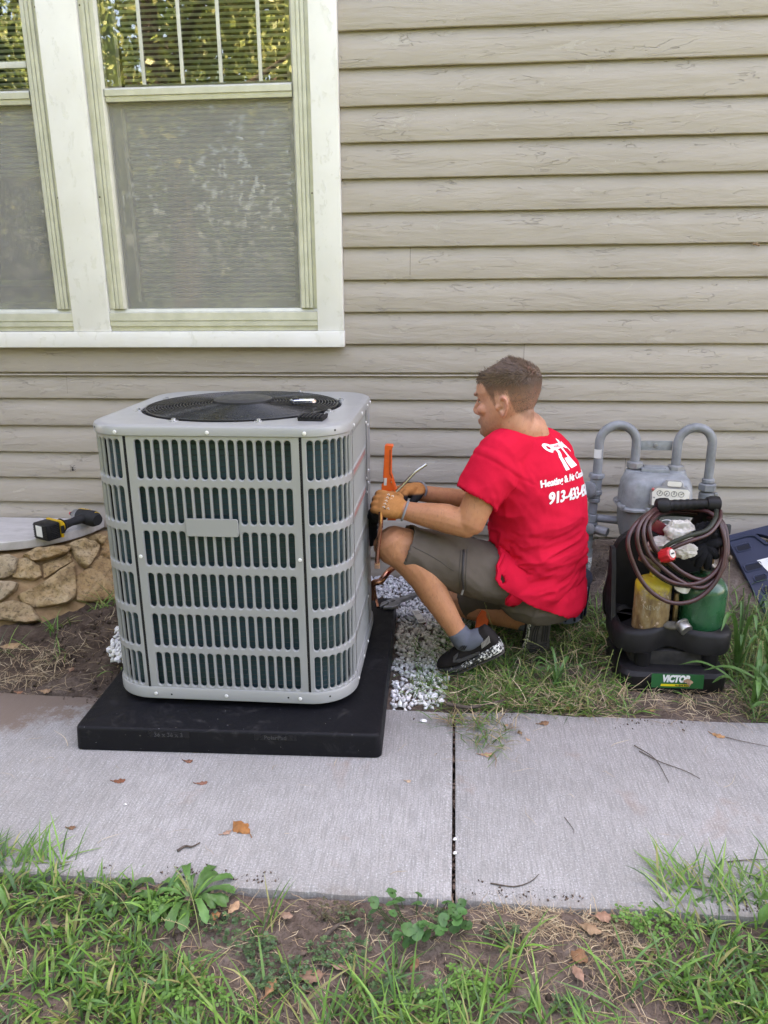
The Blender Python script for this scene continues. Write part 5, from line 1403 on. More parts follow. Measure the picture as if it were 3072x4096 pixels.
limb(mb, [LKN, LKN*.70+LAN*.30+np.array([.020, 0, .014]), LKN*.42+LAN*.58+np.array([.010, 0, .007]), LKN*.12+LAN*.88, LAN], [.058, .061, .049, .035, .036], 18)
limb(mb, [RHP, RHP*.5+RKN*.5, RKN], [.10, .08, .06])
limb(mb, [RKN, RKN*.65+RAN*.35, RAN], [.055, .055, .036])
# head
us = np.concatenate([np.linspace(-.02, .9, 30), np.linspace(.92, 1, 7)]); tt = np.linspace(0, 2*PI, 48, endpoint=False)
mb.loft([head_at(np.full(48, u), tt) for u in us])
def hball(F, L, U, r): mb.ball(hp(F, L, U), r, 2, Matrix((tuple((HF[0], HL[0], HU[0])), (HF[1], HL[1], HU[1]), (HF[2], HL[2], HU[2]))).to_4x4())
mb.tube(catmull([hp(.092, 0, .56), hp(.104, 0, .49), hp(.114, 0, .42), hp(.121, 0, .362)], 5), np.linspace(.008, .0112, 16), 12)
hball(.117, 0, .352, (.011, .012, .010)); hball(.107, .011, .338, (.011, .007, .008)); hball(.107, -.011, .338, (.011, .007, .008))
hball(.099, .028, .600, (.009, .022, .007)); hball(.097, -.026, .600, (.008, .018, .006))
hball(.102, 0, .243, (.011, .022, .0065)); hball(.101, 0, .205, (.011, .020, .008)); hball(.094, 0, .085, (.016, .022, .018))
hball(.066, .048, .40, (.030, .020, .020)); hball(.066, -.048, .40, (.030, .020, .020))

# ears
for sg in (1, -1):
    pts = [hp(-.014+.023*x-.008*abs(x), sg*(.079+.016*max(0, -x*.9+.15)),   .430+y*.122) for x, y in ((.55, -.35), (.25, -.85), (-.1, -1.0), (-.45, -.45), (-.75, .25), (-.62, .80), (-.15, 1.02), (.35, .80), (.58, .30), (.45, .0))]
    mb.tube(catmull(pts, 5), .0052, 8)
    rings = [np.array([hp(-.014+.023*x*s_, sg*(.076+.012*max(0, -x*.9+.1)+d), .430+(y*s_)*.118) for x, y in ((.55, -.35), (.25, -.85), (-.1, -.9), (-.45, -.45), (-.72, .25), (-.6, .8), (-.15, .95), (.35, .8), (.58, .3), (.55, .0))]) for s_, d in ((1, -.012), (1, .001), (.55, -.003))]
    mb.loft(rings)
    hball(.006, sg*.081, .42, (.005, .005, .009)); hball(-.010, sg*.081, .345, (.007, .004, .007))
body = remesh(mb, 'body', .0042, 4)
V = verts(body); q = V-HC; F_, L_, U_ = q@HF, q@HL, (q@HU)/HH
skin0 = np.array([.52, .262, .168]); skinL = np.array([.445, .198, .098]); hairc = np.array([.080, .050, .034])
C = np.tile(skin0, (len(V), 1))
arm = sstep(.92, .80, V[:, 2])[:, None]
C = C*(1-arm)+skinL*arm
ruddy = np.exp(-(((F_-.08)/.05)**2+((U_-.40)/.16)**2))[:, None]*(U_ < 1.2)[:, None]*(V[:, 2] > .8)[:, None]
C = C*(1-.45*ruddy)+np.array([.52, .20, .14])*.45*ruddy
ishead = (V[:, 2] > .83) & (U_ > -.05)
nz = fbm(V*55, 3)*.05; nz2 = fbm(V*170, 2)
line = np.where(F_ > .050, .80-.5*np.clip(.085-F_, 0, .05), np.where(F_ > .012, .42+(F_-.012)*9.0, np.where(F_ > -.035, .60, np.interp(F_, [-.12, -.085, -.05, -.035], [.18, .22, .36, .60]))))
hm = sstep(-.07, .06, U_-line+nz)*ishead
dens = np.clip(.50+.50*sstep(.45, .72, U_), 0, 1)*hm
C = C*(1-dens[:, None]*.92)+hairc*dens[:, None]*.92
stub = (sstep(.36, .16, U_)*sstep(-.03, .03, F_)*(U_ > -.1)*ishead*.55*(.75+.5*nz2))[:, None]
C = C*(1-stub)+np.array([.16, .10, .075])*stub
brow = (np.exp(-(((U_-.605)/.018)**2))*sstep(.075, .09, F_)*sstep(.006, .014, np.abs(L_))*sstep(.062, .048, np.abs(L_))*ishead*.85)[:, None]
C = C*(1-brow)+hairc*brow
lips = (np.exp(-(((U_-.222)/.026)**2))*sstep(.098, .106, F_)*ishead*.5)[:, None]
C = C*(1-lips)+np.array([.36, .13, .10])*lips
earm = (sstep(.080, .086, np.abs(L_))*ishead*(U_ < .62))[:, None]
C = C*(1-.6*earm)+np.array([.56, .22, .15])*.6*earm
C = C*(1+.16*fbm(V*24, 4)[:, None])*(1+.10*fbm(V*90+3, 3)[:, None]*np.array([.6, 1, 1]))
settint(body, np.clip(C, .01, 1))
# knee and elbow creases
setverts(body, V+vnorm(body)*(fbm(V*np.array([30, 30, 30]), 3)*.0012)[:, None])
sk = NT('skin'); at_ = sk.n('Attribute', attribute_name='tint')
pores = sk.noise(420, 3, .6); bl = sk.noise(38, 4, .6)
scol = sk.mix(sk.ramp(bl, [(.35, .0), (.7, .22)]), at_.outputs['Color'], (.34, .11, .065))
hairs = sk.ramp(sk.noise(150, 3, .7, sk.coord((1, 1, .35))), [(.56, 0.), (.70, .38)]); scol = sk.mix(hairs, scol, (.13, .075, .045))
sk.set(color=scol, rough=sk.ramp(pores, [(.3, .46), (.7, .62)]), spec=.30, sss=.05, normal=sk.bump(pores, .4, .0009))
sk.b.inputs['Subsurface Radius'].default_value = (.012, .005, .003)
body.materials.clear(); body.materials.append(sk.m)
link('body', body, man)
# eyes
for sg in (1, -1):
    mb = MB(); mb.ball(hp(.079, sg*.031, .515), .0125, 2); mb.build('eye', simple('eye_white', (.62, .58, .54), .2), man, 180)
    mb = MB(); mb.ball(hp(.0888, sg*.0325, .508), (.0045, .0045, .0045), 2); mb.build('iris', simple('eye_iris', (.05, .04, .035), .2), man, 180)
    mb = MB(); mb.tube(catmull([hp(.084, sg*.019, .520), hp(.0945, sg*.030, .530), hp(.084, sg*.046, .522)], 5), .0035, 6); mb.build('eyelid', simple('eyelid_skin', (.40, .17, .11), .5), man, 180)
# ---------------- hair: short strands, longer and swept forward on top
n = 15000; u = 1-rng.random(n)**1.25*.86; t = rng.uniform(0, 2*PI, n)
P = head_at(u, t, .0); P2 = head_at(u, t, .01); nn = P2-P; nn /= np.linalg.norm(nn, axis=1)[:, None]+1e-9
q = P-HC; F_, L_, U_ = q@HF, q@HL, (q@HU)/HH
line = np.where(F_ > .050, .80-.5*np.clip(.085-F_, 0, .05), np.where(F_ > .012, .42+(F_-.012)*9.0, np.where(F_ > -.035, .60, np.interp(F_, [-.12, -.085, -.05, -.035], [.18, .22, .36, .60]))))
keep = U_ > line+.02*rng.standard_normal(n); P, nn, F_, L_, U_ = P[keep], nn[keep], F_[keep], L_[keep], U_[keep]; n = len(P)
top = sstep(.66, .84, U_)
whorl = np.array(hp(-.085, .01, .90)); away = P-whorl; away /= np.linalg.norm(away, axis=1)[:, None]+1e-6
d = (HF*.9)[None]*top[:, None]+(-HU*.9-HF*.25)[None]*(1-top[:, None])+away*.45*top[:, None]+rng.normal(0, .22, (n, 3))
d -= nn*(d*nn).sum(1)[:, None]; d /= np.linalg.norm(d, axis=1)[:, None]+1e-9
Ln = (.0042+.019*top*(.75+.5*sstep(-.02, .07, F_)))*rng.uniform(.7, 1.25, n)
lift = (.18+.34*top)*rng.uniform(.5, 1.3, n)
W = np.where(top > .5, .0010, .00045); sd_ = np.cross(d, nn)
A = P-nn*.0015; B_ = P+d*(Ln*.5)[:, None]+nn*(Ln*lift*.55)[:, None]; E = P+d*Ln[:, None]+nn*(Ln*lift*.62)[:, None]
Vh = np.stack([A-sd_*W[:, None], A+sd_*W[:, None], B_+sd_*W[:, None]*.9, B_-sd_*W[:, None]*.9, E+sd_*W[:, None]*.25, E-sd_*W[:, None]*.25], 1).reshape(-1, 3)
i0 = np.arange(n)*6; Fh = np.concatenate([np.stack([i0, i0+1, i0+2, i0+3], -1), np.stack([i0+3, i0+2, i0+4, i0+5], -1)])
hc = np.array([.112, .070, .046])*rng.uniform(.55, 1.7, (n, 1)); hc = np.repeat(hc, 6, 0)
hm_ = tinted('brown_hair', .42, .15, .35, var=.1)
ho = link('hair', fastmesh('hair', Vh, Fh, hm_, hc), man); ho['kind'] = 'stuff'

# ---------------- cloth helpers
def fold_ridges(P, dirn, fr, seed): 
    """soft creases that run along dirn"""
    d = nrm(dirn); along = P@d; rest = P-along[:, None]*d
    n_ = fbm(rest*fr+along[:, None]*d*fr*.22+seed, 3)
    return (1-np.abs(n_)*2.4)
def cloth_mat(name, col, col2, weave=900, wr=.9):
    t = NT(name); t.set(color=t.ramp(t.noise(7, 5, .6), [(.3, col2), (.7, col)]), rough=wr, spec=.08)
    w = t.n('TexWave', bands_direction='DIAGONAL'); w.inputs['Scale'].default_value = weave/6; t.l(t.coord(), w.inputs[0])
    b = t.bump(t.noise(weave, 2), .3, .0006); b = t.bump(t.noise(26, 5, .6), .35, .005, b); t.m['c'] = 1
    t.set(normal=b); return t.m
M_RED = cloth_mat('red_cotton', (.66, .014, .042), (.55, .010, .032))
M_SHORT = cloth_mat('grey_brown_twill', (.125, .102, .083), (.092, .074, .060))
# ---------------- shorts
mb = MB()
mb.loft([ering(HIP-UPV*.118, RGT, FWD, .06, .06, 32), ering(HIP-UPV*.095, RGT, FWD, .130, .115, 32), ering(HIP-UPV*.05, RGT, FWD, .170, .145, 32), ering(HIP, RGT, FWD, .172, .143, 32), ering(HIP+UPV*.05, RGT, FWD, .160, .125, 32), ering(WAI, RGT, FWD, .145, .105, 32)])
def short_leg(H, K, e, r0, r1, r2, up):
    ax = nrm(K-H); u = nrm(np.cross(ax, (0, 1, 0))); w = np.cross(ax, u); L = np.linalg.norm(K-H)*e; R = []
    for f, r in ((-.12, r0*.7), (0, r0), (.3, r0*.45+r1*.55), (.6, r1), (.85, r1*.4+r2*.6), (.98, r2), (1.0, r2), (1.0, r2-.005), (.88, r2-.007), (.84, .03)):
        R.append(ering(H+ax*L*f+up*math.sin(max(f, 0)*PI*.9), u, w, r, r*1.0, 30))
    mb.loft(R)
short_leg(LHP+np.array([.01, 0, .01]), LKN+np.array([0, 0, .004]), .905, .106, .103, .0815, np.array([0, 0, -.012]))
short_leg(RHP, RKN, .86, .108, .098, .085, np.array([0, 0, 0]))
shorts = remesh(mb, 'shorts', .005, 5)
V = verts(shorts); Nn = vnorm(shorts)
lt = nrm(LKN-LHP); rel = (V-LHP)@lt
dsp = .0095*sstep(.02, .14, rel)*(fold_ridges(V, nrm(lt*.75+UPV*.62), 10, 4.)-.35)+.011*sstep(.10, -.05, rel)*(fold_ridges(V, nrm(lt*.5-UPV*.9+RGT*.2), 11, 7.)-.35)+.0025*fbm(V*16, 3)
setverts(shorts, V+Nn*dsp[:, None]); shorts.materials.clear(); shorts.materials.append(M_SHORT)
sh = link('shorts', shorts, man)
bvs = BVHTree.FromPolygons([v.co[:] for v in shorts.vertices], [p.vertices[:] for p in shorts.polygons])
# ---------------- T-shirt
mb = MB()
TL = nrm(HIP-NEC)
hem_u = nrm(RGT-UPV*.24); hem_c = np.array((0.476,-0.785,0.290))
hem_f = nrm(FWD+UPV*.62)                        # the hem rides up at the front and drops over the seat
def tr(c, a, b, fdir=FWD, e=2.2, u=None): return ering(c, RGT if u is None else u, fdir, a, b, 40, e)
rings = [tr(hem_c+UPV*.03, .12, .10), tr(hem_c+UPV*.028, .200, .152, hem_f, 2.2, hem_u), tr(hem_c, .212, .164, hem_f, 2.2, hem_u), tr(hem_c-UPV*.002, .219, .170, hem_f, 2.2, hem_u), tr(hem_c+UPV*.004, .219, .172, hem_f, 2.2, hem_u), tr(hem_c*.6+WAI*.4+UPV*.004-RGT*.006, .200, .154, nrm(FWD+UPV*.38), 2.2, nrm(RGT-UPV*.14)), tr(WAI+UPV*.01-RGT*.004, .182, .142, nrm(FWD+UPV*.12)), tr(WAI*.5+CHE*.5, .189, .141), tr(CHE, .199, .146), tr(CHE*.5+UPC*.5, .202, .141), tr(UPC, .196, .130), tr(UPC*.5+NEC*.5-UPV*.004, .168, .108), tr(NEC-UPV*.008, .108, .082), tr(NEC+UPV*.010, .078, .068), tr(NEC+UPV*.012, .068, .060), tr(NEC-UPV*.01, .06, .05)]
mb.loft(rings)
def sleeve(S, E, r0, r1, r1b, bias):
    ax = nrm(E-S); u = nrm(np.cross(ax, (0, 1, 0))); w = np.cross(ax, u)
    L = np.linalg.norm(E-S); R = []
    for f, r in ((-.22, .045), (-.12, .078), (.05, r0), (.35, (r0*.6+r1*.4)), (.7, (r0*.25+r1*.75)), (.97, r1), (1.0, r1), (1.0, r1-.005), (.86, r1-.006), (.80, .03)):
        R.append(ering(S+ax*L*f+bias*max(f, 0)**2, u, w, r, r*r1b, 28))
    mb.loft(R)
sl_end = LSH+(LEL-LSH)*.62+np.array([-.012, 0, .004])
sleeve(LSH+np.array([.008, .01, -.006]), sl_end, .089, .0765, 1.0, np.array([0, 0, 0.]))
rs_end = RSH+(REL-RSH)*.62
sleeve(RSH+np.array([-.004, -.01, -.004]), rs_end, .080, .072, 1.0, np.array([0, 0, 0.]))
limb(mb, [LSH+UPV*.004, LSH*.55+NEC*.45+UPV*.002, NEC-UPV*.045], [.079, .078, .070], 18, 8)
limb(mb, [RSH+UPV*.002, RSH*.55+NEC*.45+UPV*.0, NEC-UPV*.045], [.077, .077, .070], 18, 8)
shirt = remesh(mb, 'shirt', .0048, 5)
V = verts(shirt); Nn = vnorm(shirt)
low = sstep(.84, .58, V[:, 2]); lowest = sstep(.62, .40, V[:, 2])
dg1 = nrm(RGT*.9+UPV*.28-FWD*.1); dg2 = nrm(RGT*.8-UPV*.30)
dsp = .017*lowest*(fold_ridges(V*np.array([1, 1, 1.5]), dg1, 13, 3.)-.35)+.0105*low*(fold_ridges(V, dg2, 9, 8.)-.3)
arml = np.exp(-(np.linalg.norm(V-(LSH*.55+LEL*.45), axis=1)/.11)**2)
dsp += .009*arml*(fold_ridges(V, nrm(LEL-LSH+np.array([.2, 0, .1])), 11, 5.)-.35)
armp = np.exp(-(np.linalg.norm(V-(LSH+np.array([.05, -.01, -.11])), axis=1)/.09)**2)
dsp += .013*armp*(fold_ridges(V, nrm(np.array([.5, .1, -.8])), 15, 2.)-.35)
dsp += .0025*fbm(V*14, 3)
# shoulder-sleeve seam: a shallow groove
sa = nrm(LEL-LSH); dist = (V-LSH)@sa+.012*np.sin((V[:, 2]-LSH[2])*20)
near = (np.linalg.norm(V-LSH, axis=1) < .15)
dsp -= .0030*np.exp(-((dist-.018)/.0045)**2)*near
hemN = nrm(np.cross(hem_u, hem_f)); hemN = hemN if hemN[2] > 0 else -hemN
hfade = sstep(.004, .055, (V-hem_c)@hemN)
dsp = np.where(V[:, 2] < .62, dsp*hfade, dsp)
V = V+Nn*dsp[:, None]
def drape(V, gap):
    Nn = vnorm(shirt)
    lowv = np.where(V[:, 2] < .72)[0]
    for i in lowv:
        loc, nor, idx, dd = bvs.find_nearest(Vector(V[i]), .09)
        if loc is None: continue
        sgn_ = (Vector(V[i])-loc).dot(nor)
        inner = Vector(Nn[i]).dot(nor) < -.2
        if sgn_ < gap and not inner: V[i] = np.array(loc+nor*(gap+.003*max(0, sgn_)))
    return V
V = drape(V, .017)
E_ = np.empty(len(shirt.edges)*2, np.int32); shirt.edges.foreach_get('vertices', E_); E_ = E_.reshape(-1, 2)
lm_ = (V[:, 2] < .60) & ((V-hem_c)@hemN < .05)
for _ in range(6):
    acc = np.zeros_like(V); cnt = np.zeros(len(V)); np.add.at(acc, E_[:, 0], V[E_[:, 1]]); np.add.at(acc, E_[:, 1], V[E_[:, 0]]); np.add.at(cnt, E_.ravel(), 1)
    V = np.where(lm_[:, None], V*.5+.5*acc/np.maximum(cnt, 1)[:, None], V)
V = drape(V, .016)
setverts(shirt, V)
shirt.materials.clear(); shirt.materials.append(M_RED)
so = link('shirt', shirt, man)
mb = MB(); aa = np.linspace(0, 2*PI, 40)[:-1]
mb.tube([NEC+UPV*(.013+.012*math.cos(t+.2))+RGT*.079*math.cos(t+PI/2)+FWD*.068*math.sin(t+PI/2)*1.0 for t in aa], .008, 10, closed=True)
mb.build('collar', M_RED, so, 180)
# print on the back, pressed onto the cloth
bvh = BVHTree.FromPolygons([v.co[:] for v in shirt.vertices], [p.vertices[:] for p in shirt.polygons])
BO_, BN_, BU_, BV_ = (np.array(q) for q in ((0.5510,-0.8400,0.7110), (0.7410,-0.6409,0.2003), (0.6358,0.7657,0.0976), (-0.2159,0.0550,0.9749)))
def press(name, me, mat, parent, lift=.0016):
    """a flat outline (x along the back, y up it) subdivided and laid on the shirt"""
    bm = bmesh.new(); bm.from_mesh(me)
    bmesh.ops.triangulate(bm, faces=bm.faces[:])
    for _ in range(6):
        es = [e for e in bm.edges if e.calc_length() > .010]
        if not es: break
        bmesh.ops.subdivide_edges(bm, edges=es, cuts=1); bmesh.ops.triangulate(bm, faces=bm.faces[:])
    dead = []
    for v in bm.verts:
        o = BO_+BU_*v.co.x+BV_*v.co.y+BN_*.3
        hit, nor, idx, dd = bvh.ray_cast(Vector(o), Vector(-BN_))
        if hit is None or nor.dot(Vector(BN_)) < .02: dead.append(v); continue
        v.co = hit+nor*lift
    bmesh.ops.delete(bm, geom=dead, context='VERTS')
    out = bpy.data.meshes.new(name); bm.to_mesh(out); bm.free(); out.materials.append(mat)
    out.polygons.foreach_set('use_smooth', [True]*len(out.polygons))
    return link(name, out, parent)
def flat_poly(polys):
    bm = bmesh.new()
    for P in polys:
        bm.faces.new([bm.verts.new((x, y, 0)) for x, y in P])
    me = bpy.data.meshes.new('p'); bm.to_mesh(me); bm.free(); return me
M_PRINT = simple('white_shirt_print', (.82, .82, .82), .6, col2=(.76, .76, .77), vs=60)
LOGO = [
 [(-0.0946,0.1166), (-0.0877,0.1211), (-0.0795,0.1205), (-0.0684,0.1163), (-0.0563,0.1096), (-0.0595,0.0995), (-0.0681,0.1071), (-0.0761,0.1113), (-0.0793,0.1082), (-0.0769,0.1018), (-0.0698,0.0967), (-0.0610,0.0944), (-0.0504,0.0880), (-0.0546,0.0827), (-0.0627,0.0839), (-0.0750,0.0898), (-0.0850,0.0979), (-0.0921,0.1069)],
 [(-0.0563,0.1096), (-0.0354,0.1058), (0.0081,0.1008), (0.0077,0.1153), (0.0174,0.1151), (0.0334,0.1034), (0.0323,0.0999), (0.0251,0.1030), (0.0323,0.0947), (0.0425,0.0847), (0.0398,0.0760), (0.0220,0.0824), (0.0027,0.0836), (-0.0225,0.0855), (-0.0352,0.0859), (-0.0504,0.0880), (-0.0610,0.0944)],
 [(0.0390,0.0949), (0.0514,0.0974), (0.0600,0.0855), (0.0520,0.0832), (0.0397,0.0863)],
 [(0.0422,0.0838), (0.0604,0.0835), (0.0713,0.0699), (0.0578,0.0696), (0.0411,0.0748)],
 [(0.0609,0.0688), (0.0714,0.0680), (0.0784,0.0545), (0.0696,0.0534)],
 [(-0.0352,0.0859), (-0.0225,0.0855), (-0.0154,0.0772), (-0.0150,0.0660), (-0.0183,0.0576), (-0.0110,0.0390), (-0.0055,0.0095), (-0.0323,0.0122), (-0.0315,0.0408), (-0.0366,0.0606), (-0.0309,0.0738)],
 [(0.0022,0.0819), (0.0187,0.0823), (0.0192,0.0682), (0.0332,0.0440), (0.0603,0.0070), (0.0078,0.0100), (-0.0031,0.0331), (-0.0061,0.0497), (0.0129,0.0479), (0.0202,0.0340), (0.0160,0.0504), (0.0106,0.0668)],
]
press('back_print', flat_poly(LOGO), M_PRINT, so)
def back_text(body, s, o, dirv, height_dir, shear=0, sx=1.0, offset=.0):
    me = text_mesh(body, s, extrude=0, offset=offset, align='LEFT', sx=sx)
    o = np.array(o); du = nrm(np.array([dirv[0]-o[0], dirv[1]-o[1]])); dv = np.array([-du[1], du[0]])
    for v in me.vertices:
        q = o+du*v.co.x+dv*v.co.y; v.co = (q[0], q[1], 0)
    return me
for body_, sz, o_, d_, sx_, of_, st_ in (('Heating & Air Conditioning', .0330, (-0.1590,-0.0004), (-0.0125,-0.0185), .95, .0006, .0011), ('913-433-4500', .0540, (-0.1375,-0.0569), (-0.0139,-0.0765), .92, .0010, .0020)):
    for k in range(3):      # three strokes a hair apart make the heavy lettering
        o2 = (o_[0]+k*st_, o_[1]+.0004*k)
        press('back_lettering', back_text(body_, sz, o2, (o2[0]+d_[0]-o_[0], o2[1]+d_[1]-o_[1]), 0, sx=sx_, offset=of_), M_PRINT, so, .0016+.0002*k)
press('back_lettering', back_text('HVAC', .016, (-0.0411,0.0975), (0.0054,0.0922), 0, offset=.0), M_RED, so, .0026)

def on_shorts(p, lift=.001):
    h, nr, i, d = bvs.ray_cast(Vector(p)+Vector((0, -.3, .0)), Vector((0, 1, 0)))
    return np.array(h+nr*lift) if h is not None else np.array(p)
zp = [on_shorts(q, .0012) for q in catmull([(0.218,-1.000,0.462), (0.215,-1.000,0.391), (0.220,-1.000,0.326)], 8)]
mb = MB(); mb.tube(zp, .0042, 8, squash=.6); mb.build('zip', simple('dark_zip', (.05, .045, .045), .5), sh, 180)
mb = MB(); mb.tube([zp[-1], zp[-1]+np.array([-.006, -.004, -.018])], .004, 6); mb.build('zip_pull', simple('zip_pull', (.3, .3, .3), .35, .8), sh)
for off in (-1, 1):
    mb = MB(); mb.tube([on_shorts(p+np.array([off*.011, 0, 0]), .0006) for p in zp], .0012, 5); mb.build('seam', simple('seam_thread', (.07, .062, .055), .8), sh, 180)
mb = MB(); mb.tube([on_shorts(q, .0004) for q in catmull([(0.039,-1.050,0.495), (0.107,-1.030,0.457), (0.185,-1.000,0.403)], 12)], .0012, 5); mb.build('seam', simple('seam_thread_b', (.075, .066, .058), .8), sh, 180)

# ---------------- gloves
def glove_mat():
    t = tinted('knit_glove', .8, 0, .2, vs=300, var=.2); return t
M_GLOVE = glove_mat()
def glove(name, W, K, nb, spread, curl, label=None, flip=1):
    """wrist, knuckle centre, back-of-hand normal"""
    hd = nrm(K-W); nb = nrm(nb-hd*(nb@hd)); ac = np.cross(hd, nb)*flip
    mb = MB(); L = np.linalg.norm(K-W)
    mb.loft([ering(W-hd*.012, ac, nb, .034, .029, 20), ering(W+hd*.0, ac, nb, .034, .029, 20), ering(W+hd*L*.35, ac, nb, .042, .027, 20, 2.5), ering(W+hd*L*.75, ac, nb, .047, .025, 20, 2.6), ering(K, ac, nb, .045, .022, 20, 2.6), ering(K+hd*.012, ac, nb, .034, .014, 20)])
    for i, (o, s) in enumerate(((.032, .95), (.011, 1.05), (-.011, 1.0), (-.031, .82))):
        b = K+ac*o-hd*.006+nb*.004
        p = [b, b+hd*.028*s-nb*.010, b+hd*.030*s*curl[0]-nb*.040*s, b+hd*.004*curl[1]-nb*.062*s, b-hd*.018*curl[1]-nb*.054*s]
        limb(mb, p, [.0135, .0128, .0120, .0112, .0100], 10, 4)
    tb = W+hd*L*.30+ac*.036
    limb(mb, [tb, tb+hd*.030+ac*.014-nb*.014, tb+hd*.055+ac*.006-nb*.034, tb+hd*.068-ac*.008-nb*.046], [.018, .0150, .0130, .0115], 10, 4)
    me = remesh(mb, name, .0033, 2)
    V = verts(me); q = V-K
    bk_ = q@nb; al = q@hd
    black = sstep(-.004, -.016, bk_+.10*np.clip(al+.02, -.2, 0)*-0)*sstep(-.085, -.06, al)
    C = np.array([.47, .20, .065])*(1-black[:, None])+np.array([.014, .014, .015])*black[:, None]
    C = C*(1+.12*fbm(V*90, 2)[:, None]); settint(me, np.clip(C, 0, 1)); me.materials.clear(); me.materials.append(M_GLOVE)
    Nn = vnorm(me); setverts(me, V+Nn*(.0012*np.sin((V@hd)*260)*sstep(-.03, -.07, al))[:, None])
    g = link(name, me, man)
    if label: g['label'] = label
    mb = MB(); mb.tube([W-hd*.012+ac*.0345*math.cos(t)+nb*.030*math.sin(t) for t in aa], .0042, 8, closed=True)
    mb.build('cuff', simple('grey_cuff', (.24, .24, .245), .8), g, 180)
    return g, hd, nb, ac
LW, LK = np.array((0.008,-0.978,0.608)), np.array((-0.057,-0.975,0.630))
gl, hd, nb, ac = glove('glove', LW, LK, np.array([.05, -.75, .66]), 1, (1.0, 1.0))
RW_, RK_ = np.array((0.048,-0.765,0.619)), np.array((-0.004,-0.845,0.633))
glove('glove', RW_, RK_, np.array([.3, .7, .62]), 1, (1.0, 1.0), 'glove turned with its black palm to the camera', -1)
mb = MB()
for i in range(5):
    for j in range(2):
        c = LK-hd*(.010+.015*j)+ac*(.026-.012*i)+nb*.0235
        mb.tube([c-ac*.004-hd*.004, c+ac*.002-hd*.001, c-ac*.003+hd*.004], .0016, 5)
pr = mb.build('glove_print', simple('glove_print', (.66, .60, .50), .6), gl); pr['kind'] = 'stuff'
mb = MB()
for i in range(5):
    c = LK-hd*.018+ac*(.022-.012*i)+nb*.0236; mb.tube([c-ac*.003, c+hd*.005], .0014, 5)
pr = mb.build('glove_print', ink, gl); pr['kind'] = 'stuff'

# ---------------- socks and shoes
M_SOCK = cloth_mat('blue_grey_sock', (.115, .125, .150), (.09, .098, .118), 700)
M_UPPER = cloth_mat('black_brown_mesh_upper', (.022, .019, .018), (.014, .012, .012), 500, .7)
sp = NT('speckled_midsole'); spn = sp.noise(130, 3, .6)
tcs = sp.n('TexCoord'); sxs = sp.n('SeparateXYZ'); sp.l(tcs.outputs['Object'], sxs.inputs[0])
hl = sp.ramp(sp.math('MULTIPLY', sp.math('SUBTRACT', sxs.outputs[0], .20), 8.0), [(.0, .0), (1., .13)])
f2 = sp.ramp(sp.math('ADD', spn, hl), [(.63, 0.), (.66, 1.)])
sp.set(color=sp.mix(f2, (.018, .018, .018), (.68, .67, .62)), rough=.55); M_MID = sp.m
M_OUT = simple('dark_outsole', (.075, .068, .060), .75, col2=(.045, .040, .036), vs=40, bs=120, bd=.001)
def shoe(heel, toe_dir, up_hint, Ls, label, sole_tread=False):
    """heel: back of the sole; toe_dir: towards the toes"""
    td = nrm(toe_dir); sd2 = nrm(np.cross(td, up_hint)); ud = np.cross(sd2, td)
    s = thing('shoe', None, None, tuple(heel)); s.parent = man; s.matrix_parent_inverse = wmat(man).inverted()
    s['label'] = label
    xs = np.linspace(0, 1, 25)
    bend = lambda x: .055*max(0, x-.62)**1.4*2.2        # toes bend up from the ball
    wid = np.interp(xs, [0, .05, .2, .45, .7, .85, .95, 1], [.018, .030, .036, .037, .046, .042, .028, .012])
    top = np.interp(xs, [0, .06, .2, .35, .48, .6, .75, .88, .96, 1], [.060, .112, .104, .086, .082, .074, .057, .045, .034, .020])
    def rings(w, z0, z1, e, xr=(0, 1)):
        R = []
        for i, x in enumerate(xs):
            if not xr[0] <= x <= xr[1]: continue
            c = heel+td*x*Ls+ud*(bend(x)*Ls*2.2); zz0 = z0(x); zz1 = z1(x)
            R.append(ering(c+ud*(zz0+zz1)/2, sd2, ud, wid[i]*w, max(.003, (zz1-zz0)/2), 22, e))
        return R
    mb = MB(); mb.loft(rings(.98, lambda x: .014, lambda x: float(np.interp(x, xs, top)), 2.3))
    me = remesh(mb, 'upper', .0035, 2); me.materials.append(M_UPPER); link('upper', me, s)
    mb = MB(); mb.loft(rings(1.13, lambda x: -.002, lambda x: float(np.interp(x, [0, .12, .4, .6, 1], [.040, .038, .030, .024, .022])), 3.6)); mb.build('midsole', M_MID, s, 50)
    mb = MB(); mb.loft(rings(1.06, lambda x: -.0085, lambda x: -.0025, 4)); mb.build('outsole', M_OUT, s, 50)
    def P(x, y, z): return heel+td*x*Ls+sd2*y+ud*(z+bend(x)*Ls*2.2)
    return s, P
SH0 = np.array((0.364,-0.985,0.115)); BALL = np.array((0.224,-1.000,0.032))
s1, P1 = shoe(SH0, np.array(BALL)-SH0+np.array([-.02, .03, -.004]), np.array([0, -.12, 1.]), .245, 'speckled dark sneaker on the near foot, heel lifted')
def side_pt(P, x, z, y=-.041): return P(x, y, z)
sgn = -1 if P1(.5, -.04, .03)[1] < P1(.5, .04, .03)[1] else 1
sw1 = simple('grey_side_flash', (.060, .058, .058), .4)
mb = MB(); w_ = nrm(P1(.5, sgn*.05, .03)-P1(.5, 0, .03))
def wy(x): return float(np.interp(x, [0, .05, .2, .45, .7, .85], [.018, .030, .036, .037, .046, .042]))*.99
oo = [(.30, .042), (.45, .044), (.58, .047), (.66, .052), (.60, .060), (.57, .070), (.66, .064), (.70, .048), (.62, .036), (.45, .032), (.30, .035)]
ring0 = [P1(x, sgn*(wy(x)*math.sqrt(max(.1, 1-((z-.045)/.06)**2))+.0035), z) for x, z in oo]; ring1 = [p-w_*.006 for p in ring0]
